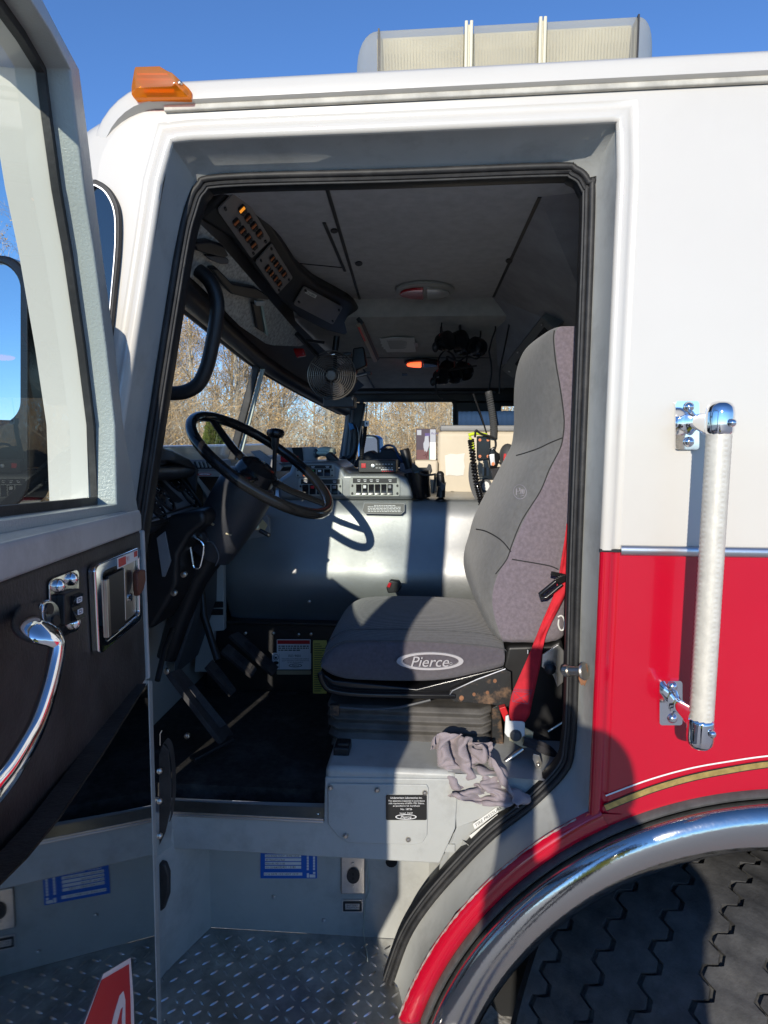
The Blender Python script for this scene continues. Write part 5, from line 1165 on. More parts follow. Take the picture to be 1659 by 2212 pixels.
mb = MB(); mb.box(((xc_+xr)/2, .19, 1.13), (.36, .06, .01)); mb.build('well_ceiling', M['jamb'], swl)
mb = MB(); mb.prism([P(342, 1865, .07), P(356, 1868, .07), P(364, 1890, .07), P(364, 1935, .07), P(354, 1965, .07), P(342, 1975, .07)], (0, .02, 0)); mb.build('hinge_cover', M['doorblack'], swl, bevel=.006)
# diamond plate step, raised bars as geometry
mb = MB(); xl_ = P(330, 2100, .02).x-.15; yl_ = -.10
mb.box(((xl_+xr)/2+.02, (YR+yl_)/2, ZST-.006), ((xr-xl_)/2+.04, (YR-yl_)/2, .005))
pitch = .0305
for i in range(int((xr-xl_+.06)/pitch)+2):
    for j_ in range(int((YR-yl_)/pitch)+1):
        cx_, cy_ = xl_+i*pitch, yl_+.012+j_*pitch
        if cx_ > xr+.04 or cy_ > YR-.012: continue
        a = R(45 if (i+j_) % 2 else -45)
        dx, dy = V((math.cos(a), math.sin(a), 0)), V((-math.sin(a), math.cos(a), 0)); c = V((cx_, cy_, ZST-.0012))
        vs_ = [c-dx*.0125, c-dx*.006+dy*.0032, c+dx*.006+dy*.0032, c+dx*.0125, c+dx*.006-dy*.0032, c-dx*.006-dy*.0032, c-dx*.007+V((0, 0, .003)), c+dx*.007+V((0, 0, .003))]
        mb.add(vs_, [(0, 1, 6), (1, 2, 7, 6), (2, 3, 7), (3, 4, 7), (4, 5, 6, 7), (5, 0, 6)])
mb.build('diamond_plate', M['tread'], swl, smooth=25)
mb = MB(); mb.box(((xl_+xr)/2+.02, yl_+.02, ZST-.11), ((xr-xl_)/2+.035, .012, .095)); mb.build('step_skirt', M['tread'], swl, bevel=.006)
# blue service sticker
q = QP(563, 1826, 685, 1897, YR-.001); bs_ = bpy.data.objects.new
mb = MB(); mb.slab(q, 0, 0, 1, 1, 0, .001); mb.build('service_sticker', M['blue'], swl, smooth=0)
mb = MB()
for k, (t_, w_) in enumerate((('ANNE ARUNDEL COUNTY - CENTRAL GARAGE', .60), ('409 Maxwell Frye Road', .34), ('Millersville, MD 21108', .34), ('410-222-8580', .22))):
    v = .27+.115*k; mb.slab(q, .08, v, .72, v+.085, .001, .0015, 0); mb.text(q, t_, .09, v+.015, .055, .0016, 1, width=w_)
mb.text(q, '102431 / 2183', .32, .27+.345, .07, .0016, 1, width=.3)
mb.slab(q, .06, .82, .74, .91, .001, .0015, 0); mb.text(q, '12/16 DATE 12/3/ NEXT 12/17', .07, .835, .055, .0016, 1, width=.6)
for u in (.82, .93):
    for k in range(6): mb.slab(q, u, .25+.085*k, u+.035, .32+.085*k, .001, .0015, 0)
mb.slab(q, .82, .84, .86, .97, .001, .0015, 0); mb.slab(q, .87, .88, .97, .97, .001, .0015, 0); mb.slab(q, .93, .80, .97, .86, .001, .0015, 0)
mb.text(q, 'HEAVY VEHICLE', .12, .19, .05, .0015, 0, width=.5)
mb.build('sticker_print', [M['whiteink'], M['blackink']], swl, smooth=0)
# power inlet, battery label, loose string, bolts
q = QP(737, 1847, 789, 1928, YR-.001)
if 1:
    mb = MB(); mb.poly(q, rr(0, 0, 1, 1, .06, .04, 3), 0, .007); mb.build('outlet_plate', M['steel'], swl, bevel=.003, seg=3)
    mb = MB(); mb.poly(q, ell(.52, .49, .27, .20, 28), .006, .012); mb.poly(q, ell(.52, .49, .23, .17, 28), .012, .013); mb.build('outlet_socket', M['black'], swl)
    mb = MB(); mb.slab(q, .48, .40, .56, .46, .013, .0135); mb.slab(q, .47, .52, .57, .57, .013, .0135); mb.build('socket_slots', M['dark'], swl)
    for v in (.18, .78): mb = MB(); mb.poly(q, ell(.5, v, .06, .038, 12), .007, .010); mb.build('screw', M['steel'], swl, bevel=.001)
q = QP(739, 1943, 784, 1970, YR-.001)
mb = MB(); mb.poly(q, rr(0, 0, 1, 1, .05, .1, 3), 0, .002, 0); mb.poly(q, rr(.05, .1, .95, .9, .04, .08, 3), .002, .003, 1); mb.slab(q, .16, .28, .84, .72, .003, .0036, 0)
for t_, v_ in (('BATTERY', .32), ('CONDITIONER', .50)): mb.text(q, t_, .5, v_, .15, .004, 1, center=True)
mb.build('battery_label', [M['steel'], M['blackink'], M['whiteink']], swl, smooth=0)
mb = MB(); mb.tube(catmull([P(793, 1862, YR-.005), P(796, 1900, YR-.006), P(798, 1922, YR-.006), P(789, 1950, YR-.006), P(786, 2000, YR-.006), P(787, 2028, YR-.02), P(793, 2060, .18), P(794, 2085, .16)], 6), .0013, 6); mb.build('pale_string', mat('pale string', (.50, .54, .46), .8), swl)
for x, y in ((592, 1936), (700, 1987), (580, 2033), (506, 2052)):
    Yb = YR-.002; p = P(x, y, Yb) if y < 2000 else PZ(x, y, ZST)
    mb = MB(); mb.lathe(p, (0, -1, 0) if y < 2000 else (0, 0, 1), [(.0045, 0), (.004, .004), (.0005, .005)], 10); mb.build('screw', M['alu'], swl)
mb = MB(); mb.poly(QP(833, 1858, 858, 1872, YR-.001), ell(.5, .3, .5, .8, 16), 0, .001); mb.build('drain_hole', M['dark'], swl)

# ---------------------------------------------------------------- driver's seat
ST = bpy.data.objects.new('driver_seat', None); COL.objects.link(ST); ST.parent = T
Y0, Y1 = .29, .80
# backrest: sections from the bottom up, each given by the near seam line
sec = [(1404, 1092, 1192), (1370, 1078, 1200), (1300, 1056, 1212), (1240, 1072, 1219), (1208, 1096, 1224), (1174, 1108, 1228), (1122, 1130, 1232), (1062, 1168, 1236), (1014, 1188, 1238), (972, 1210, 1240), (946, 1217, 1241), (910, 1220, 1243), (870, 1216, 1245), (830, 1210, 1246), (790, 1203, 1247), (757, 1199, 1248), (730, 1197, 1249), (714, 1199, 1250), (706, 1206, 1249), (703, 1216, 1246)]
bulge = [.02, .04, .058, .075, .09, .10, .10, .10, .095, .09, .093, .095, .092, .085, .072, .058, .04, .028, .016, .006]
wid = [.93, .96, 1, 1, 1, 1, 1, 1, 1, .98, .97, .93, .90, .87, .84, .81, .78, .74, .66, .5]
rings = []
for (y, xa_, xb_), bu, wd in zip(sec, bulge, wid):
    A = P(xa_, y, Y0); B = P(xb_, y, Y0); xf, xb2, z = A.x, B.x+.06, A.z
    ym = (Y0+Y1)/2; hw = (Y1-Y0)/2; y1 = Y0+2*hw*wd; ym = (Y0+y1)/2; hw = hw*wd
    prof = [(xb2, Y0+.012), ((xf+xb2)/2+.01, Y0), (xf+.010, Y0-.001), (xf+.001, Y0+.001), (xf-.006, Y0+.010), (xf-.012-bu*.25, Y0+.05), (xf-.01-bu*.5, Y0+.12), (xf-.012-bu*.62, ym), (xf-.012-bu*.70, y1-.12), (xf-.010-bu*.78, y1-.06), (xf-.004-bu*.60, y1-.018), (xf+.03-bu*.3, y1), ((xf+xb2)/2, y1), (xb2, y1-.012)]
    rings.append([V((x, yy, z)) for x, yy in prof])
mb = MB(); mb.loft(rings, True, True)
nring = len(rings[0])
for i, f in enumerate(mb.f):
    if len(f) == 4:
        jcol = (i % nring)
        mb.mi[i] = 1 if jcol in (0, 1, 2, nring-1) else 0
mb.build('backrest', [M['seatgrey'], M['seatpurple']], ST, sub=2)
# round stitched badge on the backrest
bp = plane3(P(1106, 1062, .36), P(1140, 1062, .33), P(1106, 1090, .36))
A_ = pell(1124, 1062, 14, 15, 28, -20)
nb = 0
emb = V((-.35, -.93, .1)).normalized()
def onseat(px, py):   # nearest front surface of the seat: place slightly proud of the fabric
    return P(px, py, .335)
# cushion
sec_c = [(690, .0, .55), (694, .0, .8), (706, .0, .96), (740, 0, 1), (800, 0, 1), (880, 0, 1), (960, 0, 1), (1030, 0, 1), (1070, 0, .97), (1088, 0, .9), (1094, 0, .7)]
ztop_c = P(880, 1386, Y0).z; zbot_c = P(880, 1492, Y0).z
rings = []
for px, _, k in sec_c:
    x = P(px, 1440, Y0-.005).x; t = (px-690)/404.0
    zt_ = ztop_c-.012+.012*math.sin(math.pi*t)-.05*max(0, (.10-t)/.10)**1.6
    zb2 = zbot_c+.012+max(0, (t-.62))*.125 + (.03*max(0, (.08-t)/.08))
    h_ = (zt_-zb2); zc_ = (zt_+zb2)/2; k2 = k
    cr = .030*k; yA, yB = Y0-.012*k+.012, Y1-.0
    zt2, zb3 = zc_+h_/2*k2, zc_-h_/2*k2
    prof = [(yA+.02, zb3), (yA+.004, zb3+.012), (yA-.010, zb3+h_*.35), (yA-.012, zb3+h_*.62), (yA-.004, zt2-.012), (yA+.006, zt2), (yA+.03, zt2+cr*.35), (yA+.10, zt2+cr*.85), ((yA+yB)/2, zt2+cr), (yB-.10, zt2+cr*.9), (yB-.03, zt2+cr*.5), (yB, zt2-.02), (yB+.008, zc_), (yB-.02, zb3)]
    rings.append([V((x, yy, z)) for yy, z in prof])
mb = MB(); mb.loft(rings, True, True); nring = len(rings[0])
for i, f in enumerate(mb.f):
    if len(f) == 4: mb.mi[i] = 1 if (i % nring) in (0, 1, 2, 3, 4) else 0
mb.build('cushion', [M['seatdark'], mat('mauve grey side fabric', (.115, .10, .118), .85, bump=.6, bscale=150, kind='weave', var=.15, vscale=100, sheen=.25)], ST, sub=2)
mb = MB(); mb.tube(catmull([r_[5]+V((0, -.0025, .001)) for r_ in rings], 3), .0014, 6)
mb.tube(catmull([r_[6].lerp(r_[7], .4)+V((0, 0, .001)) for r_ in rings[1:]], 3), .0012, 6); mb.build('cushion_seam', M['darkgrey'], ST)
# embroidered badge on the cushion side
zq = lambda x, y: P(x, y, Y0-.0165)
cq = Q(zq(856, 1408), zq(1002, 1408), zq(1002, 1448), zq(856, 1448))
thr = mat('pale embroidery', (.42, .40, .41), .8, bump=.4, bscale=300)
mb = MB(); o1 = ell(.5, .5, .495, .48, 56); i1_ = ell(.51, .5, .415, .37, 56); ring(mb, cq, o1, i1_, -.006, .002); mb.text(cq, 'Pierce', .50, .20, .58, .0035, 0, center=True, shear=.28); 
pl0 = [(x, y) for x, y in ()]
ring(mb, cq, ell(.81, .62, .022, .07, 14), ell(.81, .62, .016, .05, 14), .001, .002)
vs0, fs0, w0 = letters('Pierce', .28)
mb.text(cq, 'Pierce', .503, .20, .58, .0036, 0, center=True, shear=.28)
mb.build('cushion_badge', thr, ST, smooth=0)
bq = Q(P(1109, 1045, .30), P(1139, 1045, .30), P(1139, 1080, .30), P(1109, 1080, .30))
# the backrest badge sits on the bolster front, projected onto the seat surface
bpy.context.view_layer.update()
dg = bpy.context.evaluated_depsgraph_get()
bk_ = [o for o in ST.children if o.name.startswith('backrest') and 'seam' not in o.name][0]
def seat_pt(px, py, lift=.0015):
    d = ray(px, py).normalized(); mw = bk_.matrix_world.inverted()
    ok, loc, nor, _ = bk_.ray_cast(mw @ CAM, d, depsgraph=dg)
    if not ok: return P(px, py, .33)
    return bk_.matrix_world @ loc + nor*lift
mb = MB(); oo = [seat_pt(*p) for p in pell(1124, 1063, 14.5, 16, 30, -15)]; ii = [seat_pt(*p) for p in pell(1124, 1063, 13.2, 14.6, 30, -15)]; mb.loft([oo, ii], True)
for x0_, y0_, x1_, y1_ in ((1117, 1056, 1116, 1070), (1117, 1056, 1124, 1055), (1124, 1055, 1124, 1061), (1124, 1061, 1118, 1063), (1127, 1058, 1126, 1066), (1130, 1058, 1130, 1066), (1133, 1058, 1133, 1066), (1122, 1068, 1132, 1067), (1126, 1072, 1133, 1070)): mb.tube([seat_pt(x0_, y0_), seat_pt(x1_, y1_)], .0011, 5)
mb.build('backrest_badge', M['stitch'], ST, smooth=0)
# stitched seams lying on the backrest
seam = mat('dark seam', (.028, .027, .028), .8)
for path in ([(x-1, y) for y, x, _ in sec[3:-2]], [(1116, 984), (1140, 977), (1165, 968), (1190, 956), (1215, 946)], [(1029, 1143), (1048, 1147), (1070, 1158), (1088, 1172), (1104, 1192)], [(1106, 1208), (1130, 1212), (1160, 1217), (1190, 1223), (1206, 1230)]):
    fine = [p for p in catmull([V((x, 0, y)) for x, y in path], 4)]
    mb = MB(); mb.tube([seat_pt(p.x, p.z, .0004) for p in fine], .0017, 6); mb.build('backrest_seam', seam, ST)
# seat frame, rusty bracket, bellows, slides
mb = MB(); ya = Y0-.012; 
pts = [P(692, 1452, ya), P(700, 1476, ya), P(722, 1492, ya), (P(800, 1500, ya)), P(985, 1502, ya)]; mb.tube(catmull(pts, 5), [(.012, .009)]*21, 10); mb.prism([P(x, y, ya+.01) for x, y in ((690, 1450), (702, 1484), (730, 1500), (985, 1508), (1090, 1470), (1090, 1440), (900, 1488), (720, 1470))], (0, .50, 0)); mb.build('seat_pan', M['gloss'], ST, bevel=.004)
mb = MB(); mb.prism([P(x, y, ya-.006) for x, y in ((972, 1492), (1090, 1446), (1104, 1452), (1106, 1520), (1092, 1530), (1062, 1522), (980, 1516), (968, 1506))], (0, .006, 0)); br = mb.build('seat_bracket', M['rust'], ST, bevel=.0015)
for x, y, r in ((997, 1508, 5), (1024, 1500, 3.6), (1053, 1496, 3.6), (1069, 1471, 4)): mb = MB(); mb.prism([P(a, b, ya-.0075) for a, b in pell(x, y, r, r*1.1, 12)], (0, .001, 0)); mb.build('bracket_hole', M['rusty'], ST, smooth=0)
mb = MB(); e_ = [P(x, y, ya-.008) for x, y in ((968, 1506), (978, 1492), (1030, 1468), (1092, 1445))]; mb.tube(e_, .0018, 6); mb.build('bracket_edge', M['alu'], ST)
mb = MB(); rings = []
bl_ = [(1520, 708, 1062), (1528, 704, 1066), (1540, 712, 1060), (1548, 703, 1068), (1560, 713, 1062), (1568, 704, 1068), (1580, 714, 1060), (1590, 706, 1068), (1602, 716, 1060), (1614, 712, 1064), (1628, 730, 1058), (1640, 742, 1050)]
yb = .30
for y, xa_, xb_ in bl_:
    A = P(xa_, y, yb); B = P(xb_, y, yb); kk = .012 if (bl_.index((y, xa_, xb_)) % 2) else 0
    rings.append([V((A.x, yb+.03-kk, A.z)), V((A.x+.03, yb-kk, A.z)), V((B.x-.03, yb-kk, A.z)), V((B.x, yb+.03-kk, A.z)), V((B.x, .74, A.z)), V((A.x, .74, A.z))])
mb.loft(rings, True, True); mb.build('bellows', M['bellows'], ST, smooth=55, bevel=.004, seg=2)
mb = MB(); q = QP(707, 1516, 733, 1556, .27); mb.slab(q, .1, .05, .12, 1.35, 0, .004); mb.slab(q, .25, .15, 1.0, .72, -.01, .006); mb.build('seat_latch', M['rust'], ST, bevel=.002)
mb = MB(); mb.tube(catmull([P(x, y, .275) for x, y in ((733, 1528), (800, 1532), (860, 1528), (930, 1512))], 5), .0035, 8); mb.build('release_cable', M['darkgrey'], ST)
mb = MB(); mb.box(P(740, 1616, .22), (.02, .03, .014)); mb.prism([P(x, y, .20) for x, y in ((728, 1606), (752, 1606), (754, 1632), (748, 1636), (730, 1634))], (0, .02, 0)); mb.build('adjust_knob', M['black'], ST, bevel=.005)
# recliner, dark mechanism and buckle hardware behind the cushion
mb = MB(); mb.prism([P(x, y, .33) for x, y in ((1095, 1395), (1190, 1392), (1215, 1380), (1232, 1500), (1225, 1625), (1180, 1640), (1090, 1560), (1085, 1440))], (0, .35, 0)); mb.build('recliner_cover', M['black'], ST, bevel=.012)
mb = MB(); mb.prism([P(x, y, .24) for x, y in ((1172, 1415), (1206, 1392), (1222, 1410), (1222, 1470), (1204, 1484), (1196, 1460), (1170, 1440))], (0, .006, 0)); mb.prism([P(x, y, .235) for x, y in ((1190, 1448), (1206, 1456), (1204, 1480))], (0, .003, 0)); mb.build('recliner_plate', M['alu'], ST, bevel=.001)
mb = MB(); mb.lathe(P(1189, 1444, .235), (-.2, -1, .2), [(.014, 0), (.014, .012), (.009, .016), (.0005, .017)], 14); mb.build('recliner_bolt', M['black'], ST)
mb = MB(); mb.beam(P(1140, 1404, .22), P(1140, 1412, .22), .002, .002); mb.tube(catmull([P(x, y, .30) for x, y in ((1205, 1333), (1213, 1330), (1219, 1340), (1218, 1358), (1211, 1361), (1206, 1350), (1207, 1338))], 4), .0022, 6); mb.build('cable_tie', M['whiteplastic'], ST)
# red seat belt with tongue, anchor bracket
sb = bpy.data.objects.new('seat_belt', None); COL.objects.link(sb); sb.parent = T
yb_ = .235
belt = [((1224, 1130), (1236, 1160), .26), ((1214, 1200), (1232, 1212), .25), ((1202, 1270), (1226, 1276), .242), ((1176, 1335), (1192, 1345), yb_), ((1160, 1372), (1176, 1380), yb_), ((1138, 1425), (1168, 1432), yb_-.01), ((1118, 1470), (1158, 1478), yb_-.015), ((1104, 1505), (1150, 1514), yb_-.015), ((1100, 1545), (1144, 1545), yb_-.015), ((1110, 1562), (1132, 1562), yb_-.014)]
La = catmull([P(*a, y) for a, b, y in belt], 4); Lb = catmull([P(*b, y) for a, b, y in belt], 4)
mb = MB(); rows = []
for i, (a, b) in enumerate(zip(La, Lb)): rows.append([a.lerp(b, t)+V((0, -.004*math.sin(t*9+i*.25)*(1 if i < 18 else .2), 0)) for t in (0, .2, .4, .6, .8, 1)])
mb.loft(rows, False); b_ = mb.build('belt_webbing', M['redbelt'], sb, smooth=80); sm_ = b_.modifiers.new('solidify', 'SOLIDIFY'); sm_.thickness = .0022
mb = MB()
sq_ = Q(P(1107, 1487, yb_-.0185), P(1154, 1490, yb_-.0185), P(1146, 1524, yb_-.0185), P(1103, 1516, yb_-.0185))
for k in range(11): u = .05+.08*k; mb.tube([sq_.at(u, 0, 0), sq_.at(u+.04, .16, 0), sq_.at(u+.08, 0, 0)], .0006, 4)
for a, b in (((.05, .2), (.9, .2)), ((.05, .2), (.1, .95)), ((.1, .95), (.85, .95)), ((.9, .2), (.85, .95)), ((.05, .2), (.85, .95)), ((.9, .2), (.1, .95))): mb.tube([sq_.at(*a, 0), sq_.at(*b, 0)], .0006, 4)
mb.build('belt_stitching', mat('purple thread', (.22, .10, .16), .8), sb)
mb = MB(); tq_ = [P(x, y, .225) for x, y in ((1166, 1284), (1200, 1256), (1214, 1262), (1180, 1290), (1170, 1292))]; mb.tube(tq_, .0055, 8, closed=True); mb.beam(P(1190, 1238, .23), P(1224, 1245, .23), .006, .010); mb.prism([P(x, y, .222) for x, y in ((1200, 1250), (1226, 1240), (1226, 1254), (1206, 1264))], (0, .008, 0)); mb.build('belt_tongue', M['gloss'], sb, bevel=.002)
mb = MB(); mb.prism([P(x, y, .205) for x, y in ((1092, 1548), (1099, 1545), (1101, 1558), (1128, 1559), (1134, 1562), (1134, 1590), (1116, 1598), (1096, 1592), (1090, 1584))], (0, .006, 0)); mb.build('anchor_bracket', M['whiteplastic'], sb, bevel=.002)
mb = MB(); mb.prism([P(x, y, .213) for x, y in ((1098, 1590), (1134, 1572), (1153, 1582), (1150, 1598), (1138, 1616), (1130, 1616), (1100, 1600))], (0, .005, 0)); mb.build('anchor_plate', M['yellowpvc'], sb, bevel=.001)
mb = MB(); mb.lathe(P(1114, 1588, .205), (0, -1, 0), [(.0145, 0), (.0145, .004), (.011, .007), (.0105, .010), (.0005, .011)], 20); mb.build('anchor_bolt', M['darkgrey'], sb)
mb = MB(); w1 = [P(x, y, Y) for x, y, Y in ((1132, 1592, .205), (1160, 1598, .20), (1190, 1612, .21), (1208, 1632, .24))]; w2 = [P(x, y, Y) for x, y, Y in ((1128, 1610, .205), (1150, 1618, .19), (1180, 1632, .20), (1204, 1636, .23))]
cw1, cw2 = catmull(w1, 5), catmull(w2, 5); mb.loft([[a, a.lerp(b, .3)+V((0, -.008, 0)), a.lerp(b, .7)+V((0, -.006, 0)), b] for a, b in zip(cw1, cw2)], False); mb.build('black_strap', M['darkbelt'], sb)
mb = MB(); mb.tube([P(1068, 1662, .20), P(1130, 1618, .215)], .006, 10); mb.build('slide_rod', M['steel'], ST); mb = MB(); mb.tube([P(1184, 1580, .26), P(1216, 1560, .26)], .003, 8); mb.build('slide_rod', M['steel'], ST)
mb = MB(); mb.prism([P(x, y, .17) for x, y in ((1152, 1628), (1166, 1632), (1172, 1650), (1168, 1660), (1158, 1658), (1150, 1640))], (0, .004, 0)); mb.lathe(P(1163, 1652, .168), (0, -1, 0), [(.005, 0), (.004, .004), (.0005, .005)], 10); mb.build('tab_bracket', M['steel'], ST, bevel=.001)
mb = MB(); mb.prism([P(x, y, .30) for x, y in ((1062, 1530), (1080, 1520), (1090, 1620), (1072, 1680), (1062, 1640))], (0, .04, 0)); mb.build('slide_rail', M['rust'], ST, bevel=.003)
mb = MB(); mb.prism([P(x, y, .25) for x, y in ((1078, 1530), (1092, 1526), (1100, 1546), (1090, 1560))], (0, .02, 0)); mb.build('red_tag', M['redink'], ST, bevel=.002)
# dark seat buckle beyond the cushion
mb = MB(); mb.prism([P(x, y, .78) for x, y in ((834, 1270), (842, 1254), (862, 1256), (868, 1268), (860, 1280), (838, 1282))], (0, .03, 0)); mb.build('buckle', M['black'], sb, bevel=.004)
mb = MB(); mb.prism([P(x, y, .775) for x, y in ((835, 1268), (840, 1258), (846, 1260), (842, 1270))], (0, .01, 0)); mb.build('buckle_button', M['domered'], sb, bevel=.002)
